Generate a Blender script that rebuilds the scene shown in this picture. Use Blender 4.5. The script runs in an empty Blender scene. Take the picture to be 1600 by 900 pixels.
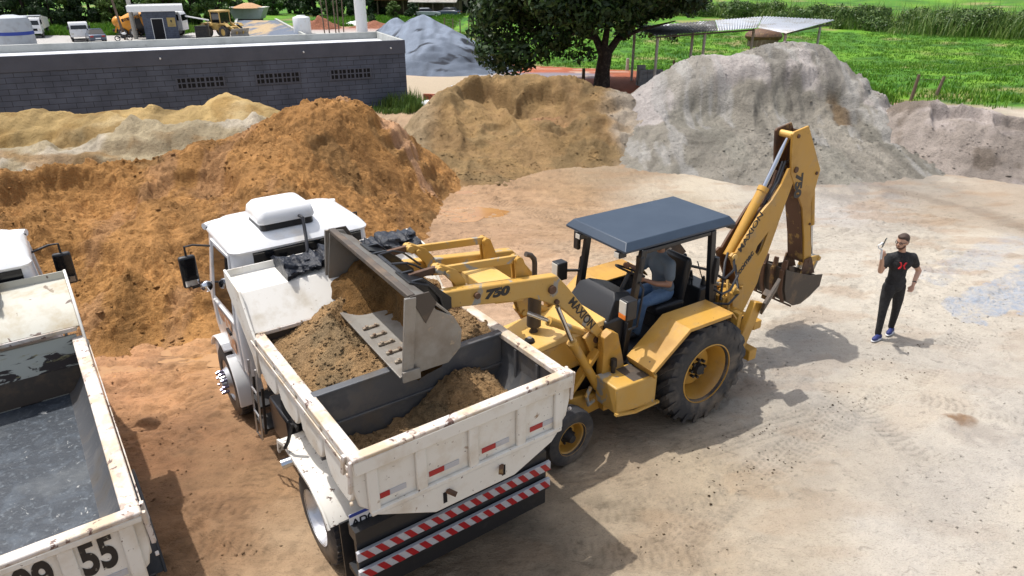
import bpy, bmesh, math, random
import numpy as np
from mathutils import Vector, Matrix
R = math.radians
random.seed(5)
rng = np.random.default_rng(7)
scene = bpy.context.scene
COL = scene.collection

# ------------------------------------------------------------------ camera, sky, sun, exposure
CAMZ = 5.6
cam_d = bpy.data.cameras.new('camera'); cam = bpy.data.objects.new('camera', cam_d); COL.objects.link(cam)
cam.location = (0, 0, CAMZ); cam.rotation_euler = (R(65.0), 0, 0)
cam_d.lens = 36.0 * 1081 / 1600; cam_d.sensor_width = 36.0; cam_d.clip_start = 0.1; cam_d.clip_end = 3000
scene.camera = cam
scene.render.resolution_x = 1024; scene.render.resolution_y = 576
world = bpy.data.worlds.new("World"); scene.world = world; world.use_nodes = True
SUN = Vector((-0.345, 0.150, 1.0)).normalized()
wn = world.node_tree; bg = wn.nodes['Background']
sky = wn.nodes.new('ShaderNodeTexSky'); sky.sky_type = 'NISHITA'; sky.sun_disc = False
sky.sun_elevation = math.asin(SUN.z); sky.sun_rotation = math.atan2(SUN.x, SUN.y)
sky.air_density = 1.0; sky.dust_density = 4.0
hs = wn.nodes.new('ShaderNodeHueSaturation'); hs.inputs['Saturation'].default_value = 0.55
wn.links.new(sky.outputs[0], hs.inputs['Color']); wn.links.new(hs.outputs[0], bg.inputs[0]); bg.inputs[1].default_value = 0.15
sl = bpy.data.lights.new('sun', 'SUN'); sl.energy = 3.0; sl.angle = R(0.55); sl.color = (1.0, 0.955, 0.89)
so = bpy.data.objects.new('sun', sl); COL.objects.link(so); so.location = (0, 0, 30)
so.rotation_euler = SUN.to_track_quat('Z', 'Y').to_euler()
scene.view_settings.view_transform = 'Standard'; scene.view_settings.look = 'None'
scene.view_settings.exposure = 0.45; scene.view_settings.gamma = 1.0
scene.view_settings.use_curve_mapping = False

# ------------------------------------------------------------------ materials
def mat(name, base, rough=0.6, metal=0.0, layers=(), bump=(), attr=False, spec=0.5, coat=0.0, stretch=None, trans=0.0, emit=None):
    """layers: (scale, colour, lo, hi, detail[, distortion]) each mixed over the base through a noise threshold
       bump:   (scale, strength, distance)"""
    m = bpy.data.materials.new(name); m.use_nodes = True
    nt = m.node_tree; N = nt.nodes; L = nt.links
    b = N['Principled BSDF']
    b.inputs['Roughness'].default_value = rough; b.inputs['Metallic'].default_value = metal
    b.inputs['Specular IOR Level'].default_value = spec
    b.inputs['Coat Weight'].default_value = coat
    if trans: b.inputs['Transmission Weight'].default_value = trans
    if emit: 
        b.inputs['Emission Color'].default_value = (*emit[0], 1); b.inputs['Emission Strength'].default_value = emit[1]
    tc = N.new('ShaderNodeTexCoord'); vec = tc.outputs['Object']
    if stretch:
        mp = N.new('ShaderNodeMapping'); mp.inputs['Scale'].default_value = stretch
        L.new(vec, mp.inputs[0]); vec = mp.outputs[0]
    if attr:
        a = N.new('ShaderNodeAttribute'); a.attribute_name = 'Col'; cur = a.outputs['Color']
    else:
        c = N.new('ShaderNodeRGB'); c.outputs[0].default_value = (*base, 1); cur = c.outputs[0]
    for l in layers:
        sc, colr, lo, hi, det = l[:5]
        n = N.new('ShaderNodeTexNoise'); n.inputs['Scale'].default_value = sc; n.inputs['Detail'].default_value = det
        n.inputs['Roughness'].default_value = 0.62
        if len(l) > 5: n.inputs['Distortion'].default_value = l[5]
        L.new(vec, n.inputs['Vector'])
        mr = N.new('ShaderNodeMapRange'); mr.inputs[1].default_value = lo; mr.inputs[2].default_value = hi
        L.new(n.outputs[0], mr.inputs[0])
        mx = N.new('ShaderNodeMix'); mx.data_type = 'RGBA'
        if isinstance(colr, float):       # multiply value variation
            mx.blend_type = 'MULTIPLY'; mx.inputs[7].default_value = (colr, colr, colr, 1)
        else:
            mx.inputs[7].default_value = (*colr, 1)
        L.new(mr.outputs[0], mx.inputs[0]); L.new(cur, mx.inputs[6]); cur = mx.outputs[2]
    L.new(cur, b.inputs['Base Color'])
    prev = None
    for sc, st, dist in bump:
        n = N.new('ShaderNodeTexNoise'); n.inputs['Scale'].default_value = sc; n.inputs['Detail'].default_value = 8
        n.inputs['Roughness'].default_value = 0.65
        L.new(vec, n.inputs['Vector'])
        bp = N.new('ShaderNodeBump'); bp.inputs['Strength'].default_value = st; bp.inputs['Distance'].default_value = dist
        L.new(n.outputs[0], bp.inputs['Height'])
        if prev: L.new(prev, bp.inputs['Normal'])
        prev = bp.outputs[0]
    if prev: L.new(prev, b.inputs['Normal'])
    return m

DUST = (0.40, 0.30, 0.20); RUST = (0.13, 0.055, 0.03)
M = {}
M['white'] = mat('white_paint', (0.78, 0.79, 0.80), 0.28, layers=[(3, (0.62, 0.56, 0.48), .56, .8, 5)], coat=0.3)
M['bedwhite'] = mat('worn_white_paint', (0.74, 0.72, 0.66), 0.5, layers=[(2.2, (0.55, 0.47, 0.36), .50, .75, 8), (24, (0.10, 0.055, 0.04), .665, .69, 7), (5, (0.30, 0.20, 0.12), .63, .70, 10, .6)], bump=[(30, .1, .01)])
M['railwhite'] = mat('chipped_rail_paint', (0.62, 0.57, 0.53), 0.55, layers=[(4, (0.50, 0.40, 0.28), .42, .62, 8), (11, (0.38, 0.30, 0.25), .58, .64, 9), (9, (0.13, 0.075, 0.06), .60, .63, 10, .5)], bump=[(30, .2, .01)])
M['headboard'] = mat('stained_cream_panel', (0.56, 0.52, 0.43), 0.5, layers=[(2.2, (0.27, 0.20, 0.11), .42, .68, 9), (9, (0.12, 0.09, 0.06), .54, .68, 10, 1)])
M['shelf'] = mat('cream_shelf_paint', (0.78, 0.76, 0.71), 0.45, layers=[(3, (0.60, 0.55, 0.46), .5, .7, 6), (30, (0.2, 0.15, 0.1), .68, .72, 5)])
M['flake'] = mat('flaking_headboard_paint', (0.50, 0.51, 0.45), 0.6, layers=[(3.2, (0.045, 0.035, 0.033), .535, .56, 12, .8), (9, (0.33, 0.29, 0.14), .58, .68, 8)], stretch=(1, .55, 2.2), bump=[(6, .2, .01)])
M['flake2'] = mat('rust_spotted_paint', (0.47, 0.46, 0.40), 0.6, layers=[(5, (0.12, 0.08, 0.065), .60, .62, 9, .5), (3, (0.36, 0.30, 0.20), .48, .68, 7)])
M['liner'] = mat('scraped_grey_steel', (0.105, 0.11, 0.12), 0.5, 0.35, layers=[(3, (0.22, 0.21, 0.20), .48, .72, 9), (1.5, (0.075, 0.065, 0.055), .5, .7, 5)], bump=[(14, .25, .01)], stretch=(2, 1, 1))
M['floorblue'] = mat('polished_worn_bed_floor', (0.022, 0.030, 0.042), 0.5, 0.0, layers=[(5, (0.05, 0.065, 0.085), .5, .68, 9, .8), (22, (0.10, 0.12, 0.14), .55, .7, 6), (7, (0.42, 0.43, 0.42), .64, .70, 9, 1.2), (1.1, (0.07, 0.08, 0.09), .5, .65, 4)], bump=[(5, .35, .03), (28, .2, .01)])
M['chassis'] = mat('black_chassis', (0.015, 0.015, 0.017), 0.6, layers=[(3, (0.07, 0.055, 0.04), .52, .8, 6)])
M['black'] = mat('black_plastic', (0.016, 0.017, 0.02), 0.42, layers=[(6, (0.06, 0.055, 0.05), .6, .85, 5)])
M['blackpaint'] = mat('black_satin_metal', (0.012, 0.013, 0.016), 0.3, layers=[(5, (0.06, 0.055, 0.05), .6, .85, 6)])
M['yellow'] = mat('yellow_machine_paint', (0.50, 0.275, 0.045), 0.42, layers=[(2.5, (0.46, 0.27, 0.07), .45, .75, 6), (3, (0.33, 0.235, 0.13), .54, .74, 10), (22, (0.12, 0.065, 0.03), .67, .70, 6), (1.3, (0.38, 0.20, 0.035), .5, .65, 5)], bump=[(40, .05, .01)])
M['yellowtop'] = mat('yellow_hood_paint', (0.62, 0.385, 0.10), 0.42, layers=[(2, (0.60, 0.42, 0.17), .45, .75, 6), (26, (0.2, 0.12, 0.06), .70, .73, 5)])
M['yellowworn'] = mat('worn_yellow_arm_paint', (0.52, 0.30, 0.06), 0.45, layers=[(2.2, (0.50, 0.32, 0.10), .42, .7, 6), (3.6, (0.27, 0.27, 0.25), .565, .61, 10, .6), (20, (0.10, 0.06, 0.03), .67, .70, 7)], bump=[(35, .06, .01)])
M['rust_shade'] = mat('rust_and_shade_brown', (0.11, 0.055, 0.03), 0.7, layers=[(5, (0.33, 0.20, 0.06), .58, .66, 8), (3, (0.05, 0.03, 0.022), .5, .7, 8)], bump=[(30, .2, .01)])
M['steel'] = mat('bare_bucket_steel', (0.30, 0.285, 0.26), 0.42, 0.5, layers=[(3, (0.20, 0.17, 0.14), .45, .7, 9), (12, (0.42, 0.35, 0.26), .6, .75, 8)], bump=[(20, .1, .01)])
M['darksteel'] = mat('dirty_dark_steel', (0.085, 0.07, 0.058), 0.6, 0.3, layers=[(4, (0.17, 0.12, 0.08), .5, .72, 9)], bump=[(20, .2, .01)])
M['chrome'] = mat('polished_rod', (0.55, 0.57, 0.61), 0.14, 1.0)
M['nutchrome'] = mat('tarnished_nut_chrome', (0.20, 0.19, 0.27), 0.25, 1.0)
M['fenderw'] = mat('mud_speckled_fender_paint', (0.70, 0.68, 0.63), 0.5, layers=[(14, (0.10, 0.06, 0.045), .60, .63, 8), (3, (0.50, 0.43, 0.34), .5, .7, 7), (2.2, (0.12, 0.07, 0.05), .64, .68, 9, .6)])
M['alu'] = mat('dull_wheel_metal', (0.62, 0.63, 0.66), 0.35, 0.8, layers=[(6, (0.35, 0.30, 0.24), .5, .8, 6)])
M['tyre'] = mat('dusty_tyre_rubber', (0.026, 0.027, 0.031), 0.7, layers=[(3.5, (0.12, 0.105, 0.09), .46, .8, 8), (1.6, (0.21, 0.165, 0.12), .56, .75, 7)], bump=[(30, .2, .01)])
M['canopy'] = mat('dark_blue_grey_fibreglass', (0.026, 0.043, 0.070), 0.45, layers=[(2, (0.040, 0.060, 0.090), .4, .8, 6), (60, (0.25, 0.26, 0.27), .72, .76, 3)], bump=[(60, .06, .01)])
M['glass'] = mat('dark_window_glass', (0.008, 0.009, 0.011), 0.06, spec=0.6)
M['mirror'] = mat('mirror_glass', (0.8, 0.82, 0.85), 0.03, 1.0)
M['tarp'] = mat('black_blue_tarpaulin', (0.012, 0.016, 0.026), 0.3, layers=[(7, (0.06, 0.072, 0.095), .56, .8, 8)], bump=[(9, .8, .05)])
M['red'] = mat('red_reflective', (0.36, 0.012, 0.018), 0.35, layers=[(15, (0.3, 0.05, 0.04), .6, .75, 5)])
M['refwhite'] = mat('white_reflective', (0.46, 0.47, 0.50), 0.35, layers=[(15, (0.4, 0.36, 0.3), .58, .75, 5)])
M['plate'] = mat('plate_white', (0.75, 0.76, 0.78), 0.4)
M['plateblue'] = mat('plate_blue', (0.02, 0.05, 0.30), 0.4)
M['ink'] = mat('black_lettering_paint', (0.012, 0.012, 0.014), 0.5, layers=[(25, (0.35, 0.33, 0.28), .63, .67, 6)])
M['ink2'] = mat('black_decal', (0.014, 0.014, 0.016), 0.45)
M['amber'] = mat('amber_lens', (0.75, 0.20, 0.03), 0.25)
M['clear'] = mat('clear_lens', (0.62, 0.60, 0.54), 0.2)
M['hose'] = mat('hydraulic_hose', (0.018, 0.018, 0.022), 0.4)
M['decal'] = mat('orange_faded_decal', (0.55, 0.27, 0.14), 0.5, layers=[(18, (0.72, 0.68, 0.62), .5, .6, 8)])
M['skin'] = mat('skin', (0.50, 0.29, 0.20), 0.5)
M['skin2'] = mat('tanned_skin', (0.36, 0.19, 0.12), 0.5)
M['hair'] = mat('dark_brown_hair', (0.05, 0.028, 0.018), 0.6, bump=[(70, .5, .02)])
M['beard'] = mat('brown_beard', (0.11, 0.055, 0.035), 0.7, bump=[(90, .5, .01)])
M['tblack'] = mat('black_cotton', (0.012, 0.012, 0.014), 0.85, layers=[(5, (0.03, 0.03, 0.033), .5, .75, 6)], bump=[(7, .9, .06), (18, .5, .02)])
M['tshirt'] = mat('grey_blue_cotton', (0.14, 0.175, 0.21), 0.9, bump=[(9, .5, .03)])
M['jeans'] = mat('blue_denim', (0.085, 0.15, 0.26), 0.9, layers=[(5, (0.17, 0.25, 0.36), .45, .75, 5)], bump=[(9, .5, .03)])
M['shoe'] = mat('dark_blue_shoe', (0.015, 0.025, 0.13), 0.6)
M['sole'] = mat('pale_sole', (0.6, 0.6, 0.62), 0.6)
M['redprint'] = mat('red_print', (0.62, 0.02, 0.03), 0.7)
M['whiteplastic'] = mat('white_plastic', (0.72, 0.73, 0.74), 0.4)
M['blackglass'] = mat('phone_screen', (0.01, 0.03, 0.025), 0.1)

# ------------------------------------------------------------------ mesh building
def sub(a, b): return (a[0]-b[0], a[1]-b[1], a[2]-b[2])
class MB:
    def __init__(s): s.v = []; s.f = []
    def add(s, v, f):
        o = len(s.v); s.v += [tuple(map(float, p)) for p in v]; s.f += [tuple(i+o for i in q) for q in f]; return s
    def box(s, x0, x1, y0, y1, z0, z1, rot=None, c=None):
        v = [(x, y, z) for x in (x0, x1) for y in (y0, y1) for z in (z0, z1)]
        if rot is not None:
            cc = Vector(c if c else ((x0+x1)/2, (y0+y1)/2, (z0+z1)/2)); v = [tuple(rot @ (Vector(p)-cc) + cc) for p in v]
        return s.add(v, [(0, 1, 3, 2), (4, 6, 7, 5), (0, 4, 5, 1), (2, 3, 7, 6), (0, 2, 6, 4), (1, 5, 7, 3)])
    def prism(s, poly, axis, a, b):
        """poly of 2D points in the two remaining axes, extruded along axis from a to b"""
        def P(p, w):
            q = list(p); q.insert(axis, w); return tuple(q)
        n = len(poly); v = [P(p, a) for p in poly] + [P(p, b) for p in poly]
        f = [tuple(range(n))[::-1], tuple(range(n, 2*n))] + [(i, (i+1) % n, n+(i+1) % n, n+i) for i in range(n)]
        return s.add(v, f)
    def sheet(s, poly, axis, a, b):
        """open strip: poly line extruded along axis (no caps)"""
        def P(p, w):
            q = list(p); q.insert(axis, w); return tuple(q)
        n = len(poly); v = [P(p, a) for p in poly] + [P(p, b) for p in poly]
        return s.add(v, [(i, i+1, n+i+1, n+i) for i in range(n-1)])
    def plate(s, poly, t, axis, a, b):
        """poly line thickened by t and extruded along axis: a bent plate"""
        pts = [Vector(p) for p in poly]; n = len(pts); nor = []
        for i in range(n):
            d = (pts[min(i+1, n-1)]-pts[max(i-1, 0)]).normalized(); nor.append(Vector((-d.y, d.x)))
        out = [tuple(p+nn*t) for p, nn in zip(pts, nor)]
        ring = [tuple(p) for p in pts] + out[::-1]
        def P(p, w):
            q = list(p); q.insert(axis, w); return tuple(q)
        v = [P(p, a) for p in ring] + [P(p, b) for p in ring]; m = 2*n
        f = [(i, (i+1) % m, m+(i+1) % m, m+i) for i in range(m)]
        for i in range(n-1):
            f += [(i, m-1-i, m-2-i, i+1), (m+i, m+i+1, 2*m-2-i, 2*m-1-i)]
        return s.add(v, f)
    def tube(s, pts, r, n=10, cap=True):
        pts = [Vector(p) for p in pts]; k = len(pts); rs = r if isinstance(r, (list, tuple)) else [r]*k
        up = None; v = []
        for i, p in enumerate(pts):
            d = (pts[min(i+1, k-1)]-pts[max(i-1, 0)]).normalized()
            if up is None: up = Vector((0, 0, 1)) if abs(d.z) < .9 else Vector((1, 0, 0))
            a = d.cross(up); 
            if a.length < 1e-6: a = d.cross(Vector((0, 1, 0)))
            a.normalize(); b = a.cross(d).normalized(); up = b
            for j in range(n):
                t = 2*math.pi*j/n; v.append(tuple(p+(a*math.cos(t)+b*math.sin(t))*rs[i]))
        f = [(i*n+j, i*n+(j+1) % n, (i+1)*n+(j+1) % n, (i+1)*n+j) for i in range(k-1) for j in range(n)]
        if cap: f += [tuple(range(n))[::-1], tuple(range((k-1)*n, k*n))]
        return s.add(v, f)
    def bar(s, p0, p1, w, h, up=(0, 0, 1)):
        p0 = Vector(p0); p1 = Vector(p1); d = (p1-p0).normalized(); u = Vector(up)
        a = d.cross(u)
        if a.length < 1e-6: a = d.cross(Vector((0, 1, 0)))
        a.normalize(); b = a.cross(d).normalized(); v = []
        for p in (p0, p1):
            for sa, sb in ((-1, -1), (1, -1), (1, 1), (-1, 1)): v.append(tuple(p+a*sa*w/2+b*sb*h/2))
        return s.add(v, [(3, 2, 1, 0), (4, 5, 6, 7), (0, 1, 5, 4), (1, 2, 6, 5), (2, 3, 7, 6), (3, 0, 4, 7)])
    def lathe(s, prof, n=32, axis=1, c=(0, 0, 0), closed=False):
        """prof: (radius, position along axis)"""
        v = []
        for r, h in prof:
            for j in range(n):
                t = 2*math.pi*j/n; q = [math.cos(t)*r, math.sin(t)*r]; q.insert(axis, h); v.append((q[0]+c[0], q[1]+c[1], q[2]+c[2]))
        k = len(prof)
        f = [(i*n+j, i*n+(j+1) % n, (i+1)*n+(j+1) % n, (i+1)*n+j) for i in range(k-1) for j in range(n)]
        if closed: f += [((k-1)*n+j, (k-1)*n+(j+1) % n, (j+1) % n, j) for j in range(n)]
        return s.add(v, f)
    def loft(s, rings, cap=True):
        n = len(rings[0]); v = [p for r in rings for p in r]; k = len(rings)
        f = [(i*n+j, i*n+(j+1) % n, (i+1)*n+(j+1) % n, (i+1)*n+j) for i in range(k-1) for j in range(n)]
        if cap: f += [tuple(range(n))[::-1], tuple(range((k-1)*n, k*n))]
        return s.add(v, f)
    def ball(s, c, rx, ry=None, rz=None, n=16, m=10, rot=None):
        ry = ry or rx; rz = rz or rx; v = []; c = Vector(c)
        for i in range(m+1):
            ph = math.pi*i/m
            for j in range(n):
                t = 2*math.pi*j/n; p = Vector((math.sin(ph)*math.cos(t)*rx, math.sin(ph)*math.sin(t)*ry, math.cos(ph)*rz))
                if rot is not None: p = rot @ p
                v.append(tuple(p+c))
        f = [(i*n+j, (i+1)*n+j, (i+1)*n+(j+1) % n, i*n+(j+1) % n) for i in range(m) for j in range(n)]
        return s.add(v, f)
    def build(s, name, m, parent=None, bevel=0, smooth=True, sharp=35, seg=2):
        me = bpy.data.meshes.new(name); me.from_pydata(s.v, [], s.f); me.validate(verbose=False)
        bm = bmesh.new(); bm.from_mesh(me); bmesh.ops.recalc_face_normals(bm, faces=bm.faces); bm.to_mesh(me); bm.free()
        me.materials.append(M[m] if isinstance(m, str) else m)
        if smooth:
            me.polygons.foreach_set('use_smooth', [True]*len(me.polygons))
            me.set_sharp_from_angle(angle=R(sharp))
        o = bpy.data.objects.new(name, me); COL.objects.link(o)
        if parent: o.parent = parent
        if bevel:
            b = o.modifiers.new('bevel', 'BEVEL'); b.width = bevel; b.segments = seg; b.limit_method = 'ANGLE'; b.angle_limit = R(40)
            b.harden_normals = False
        return o

def npmesh(name, V, F, m, parent=None, smooth=True, col=None):
    me = bpy.data.meshes.new(name); V = np.asarray(V, dtype=np.float32); F = np.asarray(F, dtype=np.int32)
    k = F.shape[1]
    me.vertices.add(len(V)); me.vertices.foreach_set('co', V.ravel())
    me.loops.add(F.size); me.loops.foreach_set('vertex_index', F.ravel())
    me.polygons.add(len(F)); me.polygons.foreach_set('loop_start', np.arange(0, F.size, k, dtype=np.int32))
    try: me.polygons.foreach_set('loop_total', np.full(len(F), k, dtype=np.int32))
    except Exception: pass
    if smooth: me.polygons.foreach_set('use_smooth', np.ones(len(F), dtype=bool))
    me.update(calc_edges=True); me.validate()
    if col is not None:
        ca = me.color_attributes.new('Col', 'FLOAT_COLOR', 'POINT')
        c4 = np.ones((len(V), 4), dtype=np.float32); c4[:, :3] = col; ca.data.foreach_set('color', c4.ravel())
    me.materials.append(M[m] if isinstance(m, str) else m)
    o = bpy.data.objects.new(name, me); COL.objects.link(o)
    if parent: o.parent = parent
    return o

def tag(o, label=None, cat=None, group=None, kind=None):
    if label: o['label'] = label
    if cat: o['category'] = cat
    if group: o['group'] = group
    if kind: o['kind'] = kind
    return o
def thing(name, loc, rz, label, cat, group=None):
    o = bpy.data.objects.new(name, None); COL.objects.link(o); o.location = loc; o.rotation_euler = (0, 0, rz)
    o.empty_display_size = .3
    return tag(o, label, cat, group)
def copy_tree(o, parent=None):
    c = o.copy(); COL.objects.link(c)
    if parent: c.parent = parent
    for ch in [k for k in bpy.data.objects if k.parent == o and k is not c]: copy_tree(ch, c)
    return c
def text(s, size, o, xd, ud, m, parent, name='lettering', depth=.004, bold=0.0, shear=0.0, sx=1.0, align='LEFT'):
    cu = bpy.data.curves.new(name, 'FONT'); cu.body = s; cu.size = size; cu.extrude = depth; cu.offset = bold; cu.shear = shear; cu.align_x = align
    t = bpy.data.objects.new('t', cu); COL.objects.link(t)
    bpy.context.view_layer.update()
    me = bpy.data.meshes.new_from_object(t.evaluated_get(bpy.context.evaluated_depsgraph_get()))
    bpy.data.objects.remove(t); bpy.data.curves.remove(cu)
    xd = Vector(xd).normalized(); ud = Vector(ud).normalized(); nd = xd.cross(ud)
    mt = Matrix(((xd.x*sx, ud.x, nd.x, o[0]), (xd.y*sx, ud.y, nd.y, o[1]), (xd.z*sx, ud.z, nd.z, o[2]), (0, 0, 0, 1)))
    me.transform(mt); me.materials.clear(); me.materials.append(M[m]); me.name = name
    ob = bpy.data.objects.new(name, me); COL.objects.link(ob); ob.parent = parent
    return ob
def remeshed(mb, name, m, parent, voxel=.014, smooth=6):
    me = bpy.data.meshes.new(name); me.from_pydata(mb.v, [], mb.f)
    o = bpy.data.objects.new(name, me); COL.objects.link(o)
    r = o.modifiers.new('r', 'REMESH'); r.mode = 'VOXEL'; r.voxel_size = voxel
    s = o.modifiers.new('s', 'SMOOTH'); s.factor = .5; s.iterations = smooth
    bpy.context.view_layer.update()
    me2 = bpy.data.meshes.new_from_object(o.evaluated_get(bpy.context.evaluated_depsgraph_get()))
    o.modifiers.clear(); o.data = me2; me2.name = name
    me2.polygons.foreach_set('use_smooth', [True]*len(me2.polygons))
    me2.materials.clear(); me2.materials.append(M[m]); o.parent = parent
    return o

# ------------------------------------------------------------------ noise in numpy
def _h(ix, iy, seed):
    n = np.sin(ix*127.1 + iy*311.7 + seed*74.7)*43758.5453
    return n - np.floor(n)
def vn(x, y, seed=0):
    ix = np.floor(x); iy = np.floor(y); fx = x-ix; fy = y-iy
    u = fx*fx*fx*(fx*(fx*6-15)+10); v = fy*fy*fy*(fy*(fy*6-15)+10)
    a = _h(ix, iy, seed); b = _h(ix+1, iy, seed); c = _h(ix, iy+1, seed); d = _h(ix+1, iy+1, seed)
    return (a+(b-a)*u)*(1-v) + (c+(d-c)*u)*v
def fbm(x, y, f, o=4, seed=0, g=.5):
    s = 0; a = 1; t = 0
    for i in range(o):
        xr = x*.8-y*.6; yr = x*.6+y*.8; x, y = xr, yr
        s = s + a*(vn(x*f, y*f, seed+i*3)-.5)*2; t += a; a *= g; f *= 2.03
    return s/t
def billow(x, y, f, o=4, seed=0, g=.55):
    s = 0; a = 1; t = 0
    for i in range(o):
        xr = x*.8-y*.6; yr = x*.6+y*.8; x, y = xr, yr
        s = s + a*np.abs(vn(x*f, y*f, seed+i*3)-.5)*2; t += a; a *= g; f *= 2.1
    return s/t
def sst(a, b, x):
    t = np.clip((x-a)/(b-a), 0, 1); return t*t*(3-2*t)
def terr(x, y):
    return -2.0*sst(36, 66, y)
def grid_faces(nx, ny):
    i = np.arange(nx-1); j = np.arange(ny-1); I, J = np.meshgrid(i, j, indexing='ij'); a = (I*ny+J).ravel()
    return np.stack([a, a+ny, a+ny+1, a+1], 1)
def s2l(r, g, b, k=1.0):
    f = lambda c: ((c/255+.055)/1.055)**2.4 if c > 10 else c/255/12.92
    return (f(r)*k, f(g)*k, f(b)*k)

# ------------------------------------------------------------------ ground: one sheet to the horizon
def nonuni(a, b, step, lo, hi, g):
    c = list(np.arange(a, b, step)); l = []; s = step; p = a
    while p > lo: s *= g; p -= s; l.append(p)
    r = []; s = step; p = c[-1]
    while p < hi: s *= g; p += s; r.append(p)
    return np.array(l[::-1]+c+r)
TRACKS = [([(1.36, 17.63), (1.63, 15.86), (2.36, 14.97)], .2), ([(1.98, 17.91), (2.22, 15.63), (2.9, 14.69)], .2),
    ([(0.4, 6.38), (1.56, 6.67), (2.74, 7.29), (4.45, 8.01)], .24), ([(0.72, 6.02), (1.83, 6.12), (3.11, 6.67)], .22),
    ([(0.3, 5.45), (1.34, 5.36), (2.26, 5.54)], .22), ([(4.72, 8.66), (5.05, 7.43), (5.16, 6.2)], .2),
    ([(7.75, 10.23), (6.24, 9.01), (4.56, 7.86), (2.66, 6.44), (1.3, 5.11)], .26), ([(-4.12, 7.86), (-5.26, 9.01), (-5.9, 9.29)], .2),
    ([(-3.98, 6.02), (-3.44, 6.12), (-2.5, 6.22)], .2), ([(-3.65, 5.45), (-3.14, 5.54), (-2.3, 5.54)], .2), ([(-3.04, 6.2), (-3.03, 7.16), (-3.3, 8.2)], .2),
    ([(3.65, 7.29), (5.84, 9.39), (6.92, 9.9)], .22), ([(6.42, 8.22), (7.3, 8.76)], .2), ([(5.3, 8.6), (6.6, 7.9), (8.6, 7.3)], .2),
    ([(0.2, 14.2), (1.8, 13.6), (4.5, 13.4), (8, 14.2)], .25), ([(0.2, 16.2), (3.0, 16.6), (7.0, 17.2)], .25), ([(-0.8, 17.6), (1.0, 16.2), (2.8, 13.2)], .25),
    ([(3.0, 11.2), (4.6, 13.2), (7.5, 15.0), (10, 15.6)], .25), ([(-4.5, 6.9), (-3.9, 7.8), (-3.5, 9.4)], .2)]
ANCH = np.array([(-5.7, 8.7, 205, 150, 105), (-4.7, 9.5, 214, 160, 105), (-4.5, 7.2, 170, 122, 84), (-2.9, 6.4, 182, 142, 102), (-3.4, 5.5, 165, 125, 90), (-4.4, 6.2, 150, 112, 80), (-2.4, 5.5, 200, 170, 135), (-1.6, 16.6, 208, 168, 130), (-0.3, 18.2, 200, 160, 120), (-0.9, 14.8, 205, 165, 128), (1.7, 18.2, 190, 155, 115), (1.2, 15.6, 200, 165, 128), (3.8, 19.8, 188, 160, 125), (5.0, 18.8, 205, 185, 150), (8.0, 16.6, 218, 208, 196), (7.0, 18.2, 200, 190, 172), (6.8, 13.6, 218, 206, 185), (8.8, 13.6, 216, 202, 178), (5.5, 8.3, 206, 196, 180), (3.7, 7.2, 205, 190, 168), (2.6, 6.9, 188, 170, 142), (1.2, 6.2, 182, 164, 138), (0.3, 5.5, 150, 134, 112), (-0.1, 5.3, 146, 130, 108), (2.1, 5.5, 200, 184, 160), (1.4, 5.5, 186, 168, 142), (4.1, 5.5, 214, 204, 190), (6.1, 7.2, 210, 200, 186), (10.7, 13.6, 212, 200, 182), (12.9, 18.2, 218, 192, 160), (4.3, 8.8, 200, 190, 175), (3.7, 8.3, 196, 184, 165), (-6.1, 7.2, 170, 122, 84), (0.5, 12.3, 205, 170, 138), (0.0, 11.2, 205, 170, 138), (3.3, 12.9, 215, 200, 175), (4.8, 13.6, 216, 200, 176), (6.5, 11.5, 215, 203, 182), (11.3, 16.6, 206, 184, 155), (9.4, 18.5, 170, 160, 150), (12.2, 18.8, 180, 168, 150), (-4.2, 18.2, 190, 140, 95), (-6.5, 9.4, 205, 150, 105), (-1.0, 7.9, 170, 140, 110), (4.5, 11.2, 214, 203, 182), (1.2, 8.3, 150, 130, 106), (1.5, 7.2, 178, 158, 132), (9, 6, 212, 202, 188), (14, 12, 212, 200, 180), (-8, 5, 170, 122, 84), (0, 22, 190, 158, 120), (10, 22, 180, 172, 160), (20, 20, 212, 196, 170)], float)
GREEN = np.array(s2l(92, 152, 26, .60)); GREEN2 = np.array(s2l(126, 176, 40, .60)); GREEN3 = np.array(s2l(60, 116, 20, .56))
def green_line(x): return np.interp(x, [-14, -12, -8, -4, 8, 12, 15, 20, 40, 80], [101, 110, 97, 66, 46, 38, 34, 31, 27, 24])
def lin(c): 
    c = c/255.0; return np.where(c > .04045, ((c+.055)/1.055)**2.4, c/12.92)
def in_poly(x, y, P):
    c = np.zeros(x.shape, bool); n = len(P)
    for i in range(n):
        x0, y0 = P[i]; x1, y1 = P[(i+1) % n]
        k = ((y0 > y) != (y1 > y)) & (x < (x1-x0)*(y-y0)/(y1-y0+1e-9)+x0); c ^= k
    return c
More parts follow.
